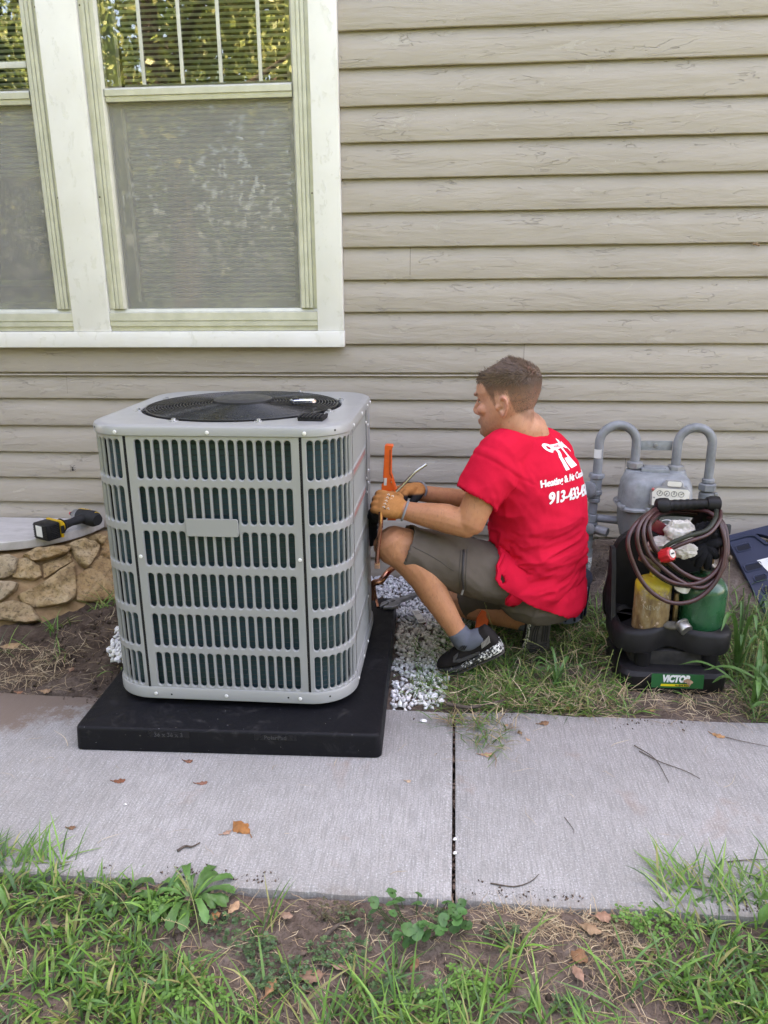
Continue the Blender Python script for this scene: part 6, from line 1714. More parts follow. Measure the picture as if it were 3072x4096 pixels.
mb.loft([ring1, ring0]); mb.build('side_flash', sw1, s1)
mb = MB()
for k in range(7): mb.tube([P1(.07+k*.022, sgn*(wy(.1+k*.02)+.0015), .082-k*.002), P1(.10+k*.022, sgn*(wy(.1+k*.02)+.004), .058-k*.001)], .0016, 5)
hs = mb.build('heel_stripes', simple('cream_stripes', (.34, .32, .28), .6), s1); hs['kind'] = 'stuff'
mb = MB()
for k in range(5): mb.tube(catmull([P1(.56+k*.05, -.020, .070-k*.005), P1(.57+k*.05, 0, .080-k*.006), P1(.56+k*.05, .020, .070-k*.005)], 4), .0026, 6)
lc2 = mb.build('laces', simple('black_lace', (.012, .012, .012), .8), s1); lc2['kind'] = 'stuff'
mb = MB(); ank = LAN; a2 = nrm(LAN-LKN)
limb(mb, [LAN-a2*.035, LAN+a2*.01, np.array(P1(.20, 0, .07)), np.array(P1(.30, 0, .045))], [.0375, .0375, .034, .028], 18)
me = remesh(mb, 'sock', .004, 2); me.materials.append(M_SOCK); V = verts(me); setverts(me, V+vnorm(me)*(.0015*fold_ridges(V, (1, 0, .3), 26, 1.))[:, None]); sck = link('sock', me, man)
mb = MB(); c = LAN+np.array([-.006, -.0425, -.012])
for k in range(3): mb.loft([[c+np.array([-.012+k*.008, 0, -.006-k*.001]), c+np.array([-.006+k*.008, -.001, -.008]), c+np.array([.004+k*.006, -.001, .008]), c+np.array([-.004+k*.008, 0, .004])], [c+np.array([-.012+k*.008, .004, -.006]), c+np.array([-.006+k*.008, .004, -.008]), c+np.array([.004+k*.006, .004, .008]), c+np.array([-.004+k*.008, .004, .004])]])
sm_ = mb.build('sock_mark', ink, sck); sm_['kind'] = 'stuff'
SR0 = np.array((0.502,-0.885,0.187)); SRT = np.array((0.496,-0.800,-0.024))
s2, P2 = shoe(SR0, SRT-SR0, np.array([-.22, .95, .2]), .235, 'dark sneaker on the far foot, seen from its sole, toe on the ground')
mb = MB()
for k in range(3):
    o_ = .010+k*.009; pts = [P2(.50, -o_, -.0095), P2(.25, -o_, -.0095), P2(.10+.02*(2-k), -o_*.6, -.0095), P2(.085+.02*(2-k), 0, -.0095), P2(.10+.02*(2-k), o_*.6, -.0095), P2(.25, o_, -.0095), P2(.50, o_, -.0095)]
    mb.tube(catmull(pts, 5), .0024, 6)
for k in range(6): mb.tube([P2(.56+k*.05, -.032, -.0095), P2(.57+k*.05, 0, -.0095), P2(.56+k*.05, .032, -.0095)], .0026, 6)
td_ = mb.build('tread', simple('tread_rubber', (.030, .027, .025), .8), s2); td_['kind'] = 'stuff'
mb = MB(); limb(mb, [RAN*.8+RKN*.2, RAN, np.array(P2(.2, 0, .06))], [.04, .041, .036], 16); me = remesh(mb, 'sock', .005, 2); me.materials.append(M_SOCK); link('sock', me, man)

# ================================================================== GRAVEL, GRASS, WEEDS, LEAVES
g5 = np.random.default_rng(21)
def hull_stone(seed):
    r = np.random.default_rng(seed); bm = bmesh.new()
    P = r.normal(size=(13, 3)); P /= np.linalg.norm(P, axis=1)[:, None]; P *= r.uniform(.75, 1.05, (13, 1))*np.array([1.25, .9, .62])
    for p in P: bm.verts.new(p)
    res = bmesh.ops.convex_hull(bm, input=bm.verts[:])
    bmesh.ops.delete(bm, geom=[v for v in bm.verts if not v.link_faces], context='VERTS')
    bm.verts.index_update()
    V = np.array([v.co[:] for v in bm.verts]); F = np.array([[v.index for v in f.verts] for f in bm.faces if len(f.verts) == 3]); bm.free(); return V, F
def rotm(n, r):
    q = r.normal(size=(n, 4)); q /= np.linalg.norm(q, axis=1)[:, None]; a, b, c, d = q.T
    return np.stack([np.stack([1-2*(c*c+d*d), 2*(b*c-a*d), 2*(b*d+a*c)], -1), np.stack([2*(b*c+a*d), 1-2*(b*b+d*d), 2*(c*d-a*b)], -1), np.stack([2*(b*d-a*c), 2*(c*d+a*b), 1-2*(b*b+c*c)], -1)], 1)
SHAPES = [hull_stone(s) for s in range(40, 52)]
def scatter_stones(name, P, S, C, mat, flat=.45):
    VV, FF, CC = [], [], []; b = 0
    R = rotm(len(P), g5); k = g5.integers(0, len(SHAPES), len(P))
    for i in range(len(P)):
        V, F = SHAPES[k[i]]; q = (V*S[i])@R[i].T
        VV.append(q+P[i]); FF.append(F+b); CC.append(np.tile(C[i], (len(V), 1))); b += len(V)
    o = link(name, fastmesh(name, np.vstack(VV), np.vstack(FF), mat, np.vstack(CC)))
    return tag(o, kind='stuff')
M_GRAVEL = tinted('limestone_chip', .75, 0, .3, vs=120, var=.22)
def in_poly(x, y, P):
    P = np.asarray(P); n = len(P); c = np.zeros(len(x), bool); j = n-1
    for i in range(n):
        m = ((P[i, 1] > y) != (P[j, 1] > y)) & (x < (P[j, 0]-P[i, 0])*(y-P[i, 1])/(P[j, 1]-P[i, 1]+1e-12)+P[i, 0]); c ^= m; j = i
    return c
GA = [(-.03, -1.265), (.10, -1.225), (.155, -1.17), (.175, -1.02), (.185, -.85), (.22, -.7), (.30, -.5), (.36, -.25), (.40, -.03), (-.42, -.03), (-.42, -.46), (-.045, -.46)]
GB = [(-.94, -1.13), (-1.03, -1.03), (-1.10, -.92), (-1.10, -.75), (-1.09, -.5), (-1.07, -.2), (-.94, -.1)]
def poly_pts(P, n, jit=.02):
    P = np.array(P); lo, hi = P.min(0)-jit, P.max(0)+jit; q = g5.uniform(lo, hi, (n, 2))
    w = q+np.stack([fbm(np.c_[q*9, q[:, :1]*0], 2), fbm(np.c_[q*9+40, q[:, :1]*0], 2)], -1)*.035
    return q[in_poly(w[:, 0], w[:, 1], P)]
q = np.vstack([poly_pts(GA, 7200), poly_pts(GB, 3000)])
xx = g5.uniform(0, 1, len(q))
padl = np.abs((q[:, 0]+.4915)*math.cos(PR)+(q[:, 1]+1.054)*math.sin(PR)); inpad = (padl < .468) & (q[:, 1] > -1.53) & (q[:, 1] < -.478)
q = q[~inpad]
S = g5.uniform(.0070, .0135, len(q))*np.where(g5.random(len(q)) < .12, 1.3, 1)
z = gz(q[:, 0], q[:, 1])+.006+g5.uniform(-.006, .012, len(q)); z = np.where(q[:, 0] < -.9, np.maximum(z, 0)+.016+.03*sstep(-1.10, -.95, q[:, 0]), z)
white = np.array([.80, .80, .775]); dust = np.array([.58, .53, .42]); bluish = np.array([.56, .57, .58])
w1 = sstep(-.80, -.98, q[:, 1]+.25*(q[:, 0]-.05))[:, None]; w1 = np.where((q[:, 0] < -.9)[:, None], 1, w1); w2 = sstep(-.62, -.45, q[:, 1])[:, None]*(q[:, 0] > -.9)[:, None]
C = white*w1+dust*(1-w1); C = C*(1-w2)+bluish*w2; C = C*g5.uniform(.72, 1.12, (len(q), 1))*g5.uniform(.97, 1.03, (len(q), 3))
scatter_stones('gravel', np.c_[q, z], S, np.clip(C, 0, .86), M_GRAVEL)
for (p, s, lab) in (((0.098,-1.296,0.004), .010, 'single white gravel chip on the sidewalk left of the joint, by the gravel edge'), ((-0.684,-1.767,0.004), .005, 'tiny white stone chip alone on the left slab of the sidewalk'), ((0.198,-1.826,0.000), .006, 'upper of the white pebbles wedged in the sidewalk joint'), ((0.198,-1.875,0.000), .006, 'lower of the white pebbles wedged in the sidewalk joint')):
    V, F = SHAPES[int(abs(p[0]*100)) % 12]; mb = MB(); mb.add([tuple(np.array(v)*s+np.array(p)) for v in V], [tuple(f) for f in F])
    tag(mb.build('pebble', simple('pebble_white', (.70, .70, .68), .7), None, 0, p), lab, 'pebble')
# clods of soil
q = np.vstack([poly_pts([(-1.42, -.45), (-1.06, -.30), (-1.02, -1.02), (-.97, -1.16), (-1.25, -1.12), (-1.45, -.8)], 2600), poly_pts([(-.7, -2.06), (.75, -2.06), (.7, -2.6), (-.6, -2.6)], 1500), poly_pts([(.62, -.5), (1.3, -.5), (1.3, -.02), (.62, -.02)], 700), poly_pts([(-.98, -1.16), (-1.5, -1.12), (-1.5, -1.26), (-1.05, -1.24)], 320)])
xg = g5.uniform(-1.3, 1.4, 1500); q = np.vstack([q, np.c_[xg[:800], -2.012+np.abs(g5.normal(0, .018, 800))], np.c_[xg[800:], -1.225-np.abs(g5.normal(0, .028, 700))]])
q = q[~((np.abs(q[:, 0]+.4915) < .475) & (q[:, 1] > -1.53) & (q[:, 1] < -.5))]
q = q[(fbm(np.c_[q*7, q[:, :1]*0+3], 3) > -.05) | (q[:, 1] < -2.03) | (q[:, 1] > -1.2)]
S = .0012+.010*g5.random(len(q))**5; S = np.where((q[:, 1] > -2.03) & (q[:, 1] < -1.2), np.minimum(S, .0035), S)
sc_ = np.array([.135, .10, .078]); C = sc_*g5.uniform(.55, 1.35, (len(q), 1))
zq = gz(q[:, 0], q[:, 1])+S*.2+.004+.012*fbm(np.c_[q*9, q[:, :1]*0], 3)*(q[:, 0] < -.9)
zq = np.where(q[:, 1] < -1.215, np.where(q[:, 1] > -2.018, .002, zq), zq)
scatter_stones('soil_clods', np.c_[q, zq], S, C, tinted('soil_clod', .95, 0, .1, vs=200, var=.35))

# ---------------------------------------------------------------- blades
M_BLADE = tinted('grass_blade', .42, .30, .4, vs=90, var=.2)
M_STRAW = tinted('dry_straw', .75, .1, .2, vs=120, var=.25)
PAL_G = np.array([1.22, 1.2, .95])*np.array([(.095, .215, .045), (.115, .25, .055), (.075, .175, .045), (.13, .27, .06), (.055, .135, .05), (.16, .27, .07), (.24, .24, .11), (.085, .20, .055), (.07, .165, .05)])
PAL_S = np.array([(.46, .36, .22), (.38, .28, .17), (.52, .43, .28), (.30, .21, .13)])
def blades(name, q, L, W, pal, mat, lean=(.25, .9), droop=(.3, 1.4), z=None, flatten=0.0, az=None, seg=4, kink=.0):
    n = len(q); pts = seg+1
    a = g5.uniform(0, 2*PI, n) if az is None else az
    d = np.stack([np.cos(a), np.sin(a), np.zeros(n)], -1); side = np.stack([-np.sin(a), np.cos(a), np.zeros(n)], -1)
    tw = g5.uniform(-.5, .5, n)
    th = g5.uniform(*lean, n); dr = g5.uniform(*droop, n)
    z0 = gz(q[:, 0], q[:, 1]) if z is None else z
    P = np.c_[q, z0-.004]; rows = []; ds = L/seg; wave = g5.normal(0, kink, (pts, n)) if kink else np.zeros((pts, n))
    pos = P.copy(); yaw = np.zeros(n)
    for k in range(pts):
        f = k/seg
        w = W*np.interp(f, [0, .25, .6, .85, 1], [.65, 1, .85, .45, .04])
        s2 = side*np.cos(tw*f*2)[:, None]+np.array([0, 0, 1.])*np.sin(tw*f*2)[:, None]
        rows.append(pos-s2*(w/2)[:, None]); rows.append(pos+s2*(w/2)[:, None])
        ang = th+dr*f; yaw = yaw+wave[k]
        dd = d*np.cos(yaw)[:, None]+side*np.sin(yaw)[:, None]
        st = dd*(np.sin(ang)*ds)[:, None]+np.array([0, 0, 1.])*(np.cos(ang)*ds*(1-flatten))[:, None]
        pos = pos+st
        pos[:, 2] = np.maximum(pos[:, 2], z0+.001+.004*g5.random(n))
    V = np.stack(rows, 1).reshape(-1, 3); b = np.arange(n)*pts*2
    F = np.concatenate([np.stack([b+2*k, b+2*k+1, b+2*k+3, b+2*k+2], -1) for k in range(seg)])
    C = pal[g5.integers(0, len(pal), n)]*g5.uniform(.7, 1.25, (n, 1)); C = np.repeat(C, pts*2, 0)
    tip = np.tile(np.repeat(np.linspace(0, 1, pts), 2), n)[:, None]
    C = C*(1+.12*tip)
    return tag(link(name, fastmesh(name, V, F, mat, np.clip(C, 0, 1), smooth=True)), kind='stuff')
def dens(q, f):
    return q[g5.random(len(q)) < f(q[:, 0], q[:, 1])]
def rect(x0, x1, y0, y1, n): return np.c_[g5.uniform(x0, x1, n), g5.uniform(y0, y1, n)]
def clump(x, y, s): return .5+.9*fbm(np.c_[x*s, y*s, x*0+2.2], 3)
# front lawn, left and right of the bare strip
fl = lambda x, y: np.clip(1.5*sstep(-.30-.55*(y+2.2), -.50-.75*(y+2.2), x+.05*np.sin(y*40)), 0, 1)*sstep(-1.97, -2.06, y)*(.35+.8*clump(x, y, 7))
fr_ = lambda x, y: np.clip(1.4*sstep(.58, .74, x+.04*np.sin(y*31)), 0, 1)*sstep(-1.93, -2.05, y)*(.35+.8*clump(x, y, 6))
q = np.vstack([dens(rect(-1.5, -.1, -2.6, -1.96, 9500), fl), dens(rect(.5, 1.7, -2.6, -1.92, 9000), fr_)])
blades('lawn_grass', q, g5.uniform(.030, .092, len(q)), g5.uniform(.0030, .0088, len(q)), PAL_G, M_BLADE, (.15, 1.0), (.5, 1.7), kink=.06)
q = np.vstack([rect(-1.2, -.72, -2.02, -1.965, 130), rect(.66, 1.5, -2.02, -1.90, 420)])      # tufts that flop over the concrete
blades('lawn_grass', q, g5.uniform(.06, .13, len(q)), g5.uniform(.003, .006, len(q)), PAL_G, M_BLADE, (.6, 1.3), (.3, 1.0), z=np.zeros(len(q)), az=g5.normal(PI/2, .9, len(q)))
# thin clumps in the bare strip and towards the bottom edge
cl = []
for cx_, cy_, n_, s_ in ((.02, -2.26, 34, .022), (.10, -2.31, 40, .03), (.27, -2.22, 34, .02), (.22, -2.34, 60, .04), (.36, -2.28, 36, .025), (-.06, -2.33, 40, .03), (.47, -2.36, 50, .04), (-.20, -2.36, 60, .05), (.33, -2.13, 14, .012), (.55, -2.2, 26, .03), (-.22, -2.12, 12, .015), (.08, -2.20, 10, .01)):
    cl.append(np.c_[g5.normal(cx_, s_, n_), g5.normal(cy_, s_, n_)])
q = np.vstack(cl); blades('strip_grass', q, g5.uniform(.05, .15, len(q)), g5.uniform(.003, .0062, len(q)), PAL_G, M_BLADE, (.3, 1.15), (.3, 1.3), kink=.05)
q = np.vstack([np.c_[g5.normal(a_, .05, 45), g5.normal(-2.38, .05, 45)] for a_ in (-.2, .05, .22, .42, .55, .12)]); blades('strip_grass', q, g5.uniform(.05, .12, len(q)), g5.uniform(.003, .006, len(q)), PAL_G, M_BLADE, (.2, 1.0), (.4, 1.4), kink=.05)
# grass behind the sidewalk
def bk_(x, y):
    a = sstep(.14, .24, x-.10*(y+1.2))*sstep(-1.285, -1.20, y+.03*np.sin(x*23))*sstep(-.30, -.55, y)
    a = a*(.30+.95*clump(x, y, 5)); foot = np.exp(-(((x-.46)/.17)**2+((y+1.14)/.055)**2)); a = a*(1-.75*foot)
    a = np.where((x > .74) & (x < 1.13) & (y > -1.06) & (y < -.71), 0, a); a = np.where((x > .72) & (x < 1.13) & (y < -1.02), a*.06, a); a = np.where((x > .66) & (x < .75) & (y < -.8), a*.4, a); a = np.where((x > .44) & (x < .62) & (y > -.99) & (y < -.82), a*.3, a)
    return np.clip(a, 0, 1)
q = dens(rect(.10, 1.75, -1.29, -.30, 12500), bk_)
blades('side_grass', q, g5.uniform(.04, .13, len(q)), g5.uniform(.0024, .0058, len(q)), PAL_G*np.array([1.0, .92, 1.0])*.92, M_BLADE, (.4, 1.4), (.4, 1.6), kink=.10)
q = dens(rect(.16, .78, -1.28, -.6, 1700), lambda x, y: .8+0*x); blades('dry_clippings', q, g5.uniform(.04, .13, len(q)), g5.uniform(.0012, .0034, len(q)), np.vstack([PAL_S, PAL_S*.7, PAL_G*.7]), M_STRAW, (1.0, 1.5), (-.1, .6), z=gz(q[:, 0], q[:, 1])+g5.uniform(.01, .05, len(q)), kink=.16)
q = dens(rect(.12, .78, -1.30, -1.02, 700), lambda x, y: .9+0*x); blades('side_grass', q, g5.uniform(.05, .13, len(q)), g5.uniform(.0025, .005, len(q)), PAL_G, M_BLADE, (.8, 1.45), (.1, .8), kink=.12)
q = rect(.02, .26, -1.15, -.72, 170); blades('side_grass', q, g5.uniform(.04, .10, len(q)), g5.uniform(.002, .0035, len(q)), PAL_G, M_BLADE, (.7, 1.4), (.1, .9), z=gz(q[:, 0], q[:, 1])+.014, kink=.12)
# cut grass dropped on the slab behind the joint
q = np.vstack([np.c_[g5.normal(.27, .06, 110), g5.normal(-1.31, .03, 110)], np.c_[g5.normal(.30, .035, 60), g5.normal(-1.40, .045, 60)], np.c_[g5.normal(.19, .03, 30), g5.normal(-1.30, .02, 30)]])
blades('loose_grass', q, g5.uniform(.03, .10, len(q)), g5.uniform(.0015, .0042, len(q)), np.vstack([PAL_G*.8, PAL_S, PAL_S*.7]), M_BLADE, (1.15, 1.5), (-.1, .5), z=np.full(len(q), .004)+g5.uniform(0, .014, len(q)), kink=.18)
# tufts by the stone wall
q = np.vstack([np.c_[g5.normal(a, .03, n_), g5.normal(b, .025, n_)] for a, b, n_ in ((-1.33, -.47, 26), (-1.20, -.40, 30), (-1.45, -.66, 16), (-1.28, -.95, 10), (-1.02, -1.02, 8), (-1.52, -.90, 16))])
blades('wall_grass', q, g5.uniform(.06, .16, len(q)), g5.uniform(.003, .006, len(q)), PAL_G*.9, M_BLADE, (.3, 1.1), (.5, 1.5))
# dry straw: thin, flat, everywhere the soil is bare
def straw(q, Lr, wr, z=None, pal=PAL_S, name='straw'):
    return blades(name, q, g5.uniform(*Lr, len(q)), g5.uniform(*wr, len(q)), pal, M_STRAW, (1.25, 1.55), (-.1, .25), z=z, kink=.30, seg=5)
q = np.vstack([np.c_[g5.normal(.40, .10, 520), g5.normal(-2.06, .022, 520)], np.c_[g5.normal(.55, .08, 300), g5.normal(-2.13, .05, 300)], rect(-.95, 1.0, -2.6, -2.05, 2600), np.c_[g5.normal(-.45, .15, 120), g5.normal(-2.03, .02, 120)]])
straw(q, (.03, .085), (.0009, .0024))
q = np.vstack([dens(rect(.15, 1.35, -1.29, -1.03, 1500), lambda x, y: .75+0*x), rect(-1.75, -1.2, -1.25, -.88, 520), rect(-1.35, -1.0, -1.22, -.7, 150), rect(.62, 1.3, -.6, -.05, 260)])
straw(q, (.03, .10), (.0009, .0026), z=gz(q[:, 0], q[:, 1])+.006+g5.uniform(0, .016, len(q)))
q = rect(-1.7, -1.22, -1.22, -.85, 260); blades('straw', q, g5.uniform(.04, .09, len(q)), g5.uniform(.001, .0025, len(q)), PAL_S, M_STRAW, (.5, 1.3), (.2, 1.0), kink=.1)
q = np.vstack([rect(-1.2, 1.3, -2.0, -1.3, 46), np.c_[g5.normal(.32, .06, 26), g5.normal(-1.38, .05, 26)], np.c_[g5.normal(.85, .25, 34), g5.normal(-1.24, .025, 34)]])
q = q[~((np.abs(q[:, 0]+.49) < .48) & (q[:, 1] > -1.53))]
straw(q, (.02, .09), (.0007, .0016), z=np.full(len(q), .0035), name='loose_straw')
# seed stalks
def stalks(name, items, mat, pal):
    mb = MB()
    for (x, y, h, a, ln) in items:
        z = gz1(x, y); p = catmull([(x, y, z), (x+.3*ln*math.cos(a), y+.3*ln*math.sin(a), z+h*.6), (x+ln*math.cos(a), y+ln*math.sin(a), z+h)], 8)
        mb.c = tuple(pal[g5.integers(0, len(pal))]); mb.tube(p, np.linspace(.0012, .0007, len(p)), 4)
        for k in range(9): mb.ball(tuple(p[-1-k//2]+g5.normal(0, .0012, 3)), (.0013, .0013, .0022), 1)
    return tag(mb.build(name, mat, None, 60), kind='stuff')
its = [(g5.uniform(1.12, 1.34), g5.uniform(-1.15, -.75), g5.uniform(.18, .40), g5.uniform(0, 6.28), g5.uniform(.03, .12)) for _ in range(26)]+[(g5.uniform(.3, .75), g5.uniform(-1.15, -.7), g5.uniform(.06, .2), g5.uniform(0, 6.28), g5.uniform(.05, .15)) for _ in range(24)]
its += [(g5.uniform(-.75, -.25), g5.uniform(-2.35, -2.05), g5.uniform(.05, .13), g5.uniform(0, 6.28), g5.uniform(.03, .08)) for _ in range(12)]+[(g5.uniform(.6, .95), g5.uniform(-2.3, -1.95), g5.uniform(.05, .13), g5.uniform(0, 6.28), g5.uniform(.03, .08)) for _ in range(14)]
stalks('seed_stalks', its, M_STRAW, np.array([(.30, .33, .13), (.38, .36, .18), (.22, .28, .09)]))

# ---------------------------------------------------------------- single plants
def leaf_mesh(path, W, prof, fold=.25, seg=14, teeth=0.0, tn=9, wavy=0.0, side=None, seed=0):
    """a leaf along a 3D path with half width W*prof(f), folded at the midrib"""
    r = np.random.default_rng(seed)
    P = catmull(path, max(2, seg//(len(path)-1))); n = len(P); T = np.gradient(P, axis=0); T /= np.linalg.norm(T, axis=1)[:, None]
    V, F = [], []
    for i in range(n):
        f = i/(n-1); w = W*float(np.interp(f, [p[0] for p in prof], [p[1] for p in prof]))
        if teeth: w *= 1+teeth*(abs((f*tn) % 1-.5)*2-.5)
        s = nrm(np.cross(T[i], (0, 0, 1))) if side is None else nrm(np.array(side)-T[i]*(np.array(side)@T[i])); u = np.cross(s, T[i]); wv = wavy*W*math.sin(f*17+seed)
        for e in (-1, -.55, 0, .55, 1):
            V.append(P[i]+s*w*e+u*(abs(e)*fold*w+wv*abs(e)*(1 if e > 0 else -1)))
    for i in range(n-1):
        for j in range(4): a = i*5+j; F.append((a, a+1, a+6, a+5))
    return V, F
def plant_leaf(parent, V, F, col, mat=None, name='leaf'):
    mb = MB(); mb.c = tuple(col); mb.add(V, F); me = mb.mesh(name, mat or M_BROAD, 180); return link(name, me, parent)
bl_ = NT('broad_leaf'); ba = bl_.n('Attribute', attribute_name='tint'); bn = bl_.noise(55, 4, .6)
bc = bl_.mix(bl_.ramp(bn, [(.35, .35), (.65, 0.)]), ba.outputs['Color'], (.03, .075, .018)); bsp = bl_.ramp(bl_.noise(160, 2), [(.72, 0.), (.78, .5)]); bc = bl_.mix(bsp, bc, (.30, .36, .22))
bl_.set(color=bc, rough=.42, spec=.4, normal=bl_.bump(bn, .5, .003)); tr_ = bl_.n('BsdfTranslucent'); bl_.l(bc, tr_.inputs[0]); mxs = bl_.n('MixShader'); mxs.inputs[0].default_value = .25; bl_.l(bl_.b.outputs[0], mxs.inputs[1]); bl_.l(tr_.outputs[0], mxs.inputs[2]); bl_.l(mxs.outputs[0], bl_.out.inputs[0]); M_BROAD = bl_.m
LANCE = [(0, .12), (.2, .35), (.5, .75), (.75, 1), (.92, .7), (1, .05)]
OVAL = [(0, .1), (.15, .5), (.4, .95), (.6, 1), (.85, .6), (1, .04)]
STRAP = [(0, .5), (.2, .85), (.6, 1), (.85, .7), (1, .03)]
def rosette(x, y, n, L, W, label, seed, prof=LANCE, rise=.35, col=(.085, .20, .045), teeth=.35, z=None):
    r = np.random.default_rng(seed); z = gz1(x, y)+.004 if z is None else z
    t = thing('weed_plant', label, 'weed', (x, y, z))
    for i in range(n):
        a = i*2.39+r.uniform(-.2, .2); l = L*r.uniform(.65, 1.1); h = l*rise*r.uniform(.5, 1.5)
        d = np.array([math.cos(a), math.sin(a), 0]); p0 = np.array([x, y, z])+d*.006
        V, F = leaf_mesh([p0, p0+d*l*.45+np.array([0, 0, h]), p0+d*l*.8+np.array([0, 0, h*.95]), p0+d*l+np.array([0, 0, h*.45])], W*r.uniform(.8, 1.15), prof, .22, 15, teeth, 8, .12, None, seed+i)
        plant_leaf(t, V, F, np.array(col)*r.uniform(.75, 1.3))
    return t
rosette(*(-.405, -2.062), 22, .095, .0115, 'toothed dandelion like weed at the sidewalk edge left of the bare soil', 5, rise=.28, col=(.10, .23, .06))
rosette(*(-.56, -2.075), 9, .070, .012, 'small toothed weed in the grass left of the dandelion like weed', 8, col=(.07, .16, .045))
rosette(*(.93, -2.06), 7, .085, .016, 'broad leaved weed standing over the concrete at the right edge', 9, OVAL, .5, teeth=.05)
# heart leaved plant in front of the joint
r_ = np.random.default_rng(4); vx, vy = .112, -2.085
t = thing('violet_plant', 'low weed with round scalloped leaves against the slab edge in front of the joint', 'weed', (vx, vy, -.05))
for i in range(38):
    a = r_.uniform(0, 2*PI); rad = .015+.085*math.sqrt(r_.random()); c = np.array([vx+rad*math.cos(a)*1.15, vy-.01+rad*math.sin(a)*.62, gz1(vx, vy)+r_.uniform(.018, .065)])
    s = r_.uniform(.009, .016); az = r_.uniform(0, 2*PI); tl = r_.normal(0, .35, 2); K = 18; ring = []
    ux = np.array([math.cos(az), math.sin(az), tl[0]]); uy = np.array([-math.sin(az), math.cos(az), tl[1]])
    for k in range(K):
        th = 2*PI*k/K; rr = s*(1-.45*math.exp(-((th-PI)/.35)**2))*(1+.05*math.cos(th*9)); ring.append(c+ux*rr*math.cos(th)+uy*rr*math.sin(th)+np.array([0, 0, .18*s*math.cos(2*th)]))
    V = [c+np.array([0, 0, -.0025])]+ring; F = [(0, 1+k, 1+(k+1) % K) for k in range(K)]
    plant_leaf(t, V, F, np.array([.065, .175, .05])*r_.uniform(.75, 1.35))
    mb = MB(); mb.c = (.08, .13, .05); mb.tube(catmull([(vx+.2*(c[0]-vx), vy+.2*(c[1]-vy), gz1(vx, vy)), (vx+.6*(c[0]-vx), vy+.6*(c[1]-vy), c[2]*.5-.03), tuple(c)], 4), .0011, 5); link('stem', mb.mesh('stem', M_BROAD, 60), t)
# creeping small leaved ground cover
def ground_cover(name, cents, pal, s0, s1, hgt, per):
    V, F, C = [], [], []; b = 0
    for (cx_, cy_, R_, n_) in cents:
        for i in range(n_):
            a = g5.uniform(0, 2*PI); rr = R_*math.sqrt(g5.random()); x, y = cx_+rr*math.cos(a)*1.3, cy_+rr*math.sin(a)*.7
            z = gz1(x, y)+.005+g5.random()*hgt; rot = g5.uniform(0, 2*PI); c0 = pal[g5.integers(0, len(pal))]*g5.uniform(.75, 1.3)
            for k in range(per):
                th = rot+k*2*PI/per+g5.normal(0, .1); s = g5.uniform(s0, s1); d = np.array([math.cos(th), math.sin(th), g5.normal(0, .25)]); e = np.array([-math.sin(th), math.cos(th), g5.normal(0, .2)])
                o = np.array([x, y, z])
                V += [o+d*s*.1, o+d*s*.55+e*s*.5, o+d*s*1.02+e*s*.42, o+d*s*1.15, o+d*s*1.02-e*s*.42, o+d*s*.55-e*s*.5]; F += [(b, b+1, b+2, b+3), (b, b+3, b+4, b+5)]; C += [c0]*6; b += 6
    return tag(link(name, fastmesh(name, V, F, M_BROAD, np.array(C))), kind='stuff')
spg = [(-.16, -2.23, .06, 130), (-.045, -2.17, .055, 110), (-.235, -2.17, .04, 60), (.09, -2.24, .05, 70), (-.30, -2.13, .05, 60), (.165, -2.07, .03, 26), (-.02, -2.09, .03, 22), (.42, -2.25, .03, 40), (.30, -2.10, .03, 24), (.05, -2.12, .02, 14)]
ground_cover('spurge_mat', spg, np.array([(.075, .145, .060), (.095, .175, .065), (.06, .12, .055)]), .0035, .0062, .02, 4)
ground_cover('clover_patch', [(.215, -2.225, .045, 60), (.645, -2.075, .05, 60), (-.47, -2.10, .04, 50), (.15, -2.28, .05, 60), (-.33, -2.30, .07, 70), (.58, -2.05, .03, 24)], np.array([(.10, .24, .045), (.13, .28, .06)]), .0055, .009, .035, 3)
ground_cover('brown_clover', [(-.075, -2.075, .04, 40)], np.array([(.10, .085, .05), (.12, .10, .055)]), .004, .007, .015, 3)
# coarse broad bladed grass right of the stand
def coarse(x, y, n, L, W, label, seed, spread=1.0):
    r = np.random.default_rng(seed); z = gz1(x, y); t = thing('tall_grass', label, 'grass tuft', (x, y, z))
    for i in range(n):
        a = r.uniform(0, 2*PI); l = L*r.uniform(.6, 1.1); d = np.array([math.cos(a), math.sin(a)*.8, 0]); lean = r.uniform(.25, .8)*spread
        z1 = z+r.uniform(.0, .45)*L*.5; p0 = np.array([x, y, z1])+d*.01
        V, F = leaf_mesh([p0, p0+d*l*lean*.35+np.array([0, 0, l*.5]), p0+d*l*lean*.8+np.array([0, 0, l*.72]), p0+d*l*lean*1.15+np.array([0, 0, l*.60])], W*r.uniform(.7, 1.15), STRAP, .30, 15, 0, 1, .05, None, seed+i)
        plant_leaf(t, V, F, np.array([.085, .19, .05])*r.uniform(.75, 1.3), M_BROAD, 'blade')
    for i in range(3):
        h = L*r.uniform(.6, 1.0); mb = MB(); mb.c = (.10, .18, .06); mb.tube(catmull([(x, y, z), (x+r.uniform(-.02, .02), y, z+h*.5), (x+r.uniform(-.05, .05), y+r.uniform(-.03, .03), z+h)], 6), np.linspace(.003, .0018, 13), 6); link('stem', mb.mesh('stem', M_BROAD, 60), t)
coarse(1.205, -.86, 9, .34, .0085, 'tallest clump of broad green grass between the stand and the tool case', 31)
coarse(1.27, -1.0, 8, .26, .0095, 'broad bladed grass clump at the right edge in front of the leaflet', 32)
coarse(1.165, -1.12, 11, .20, .0085, 'broad bladed clump flopping over the sidewalk at the right front corner of the stand', 33, 1.5)
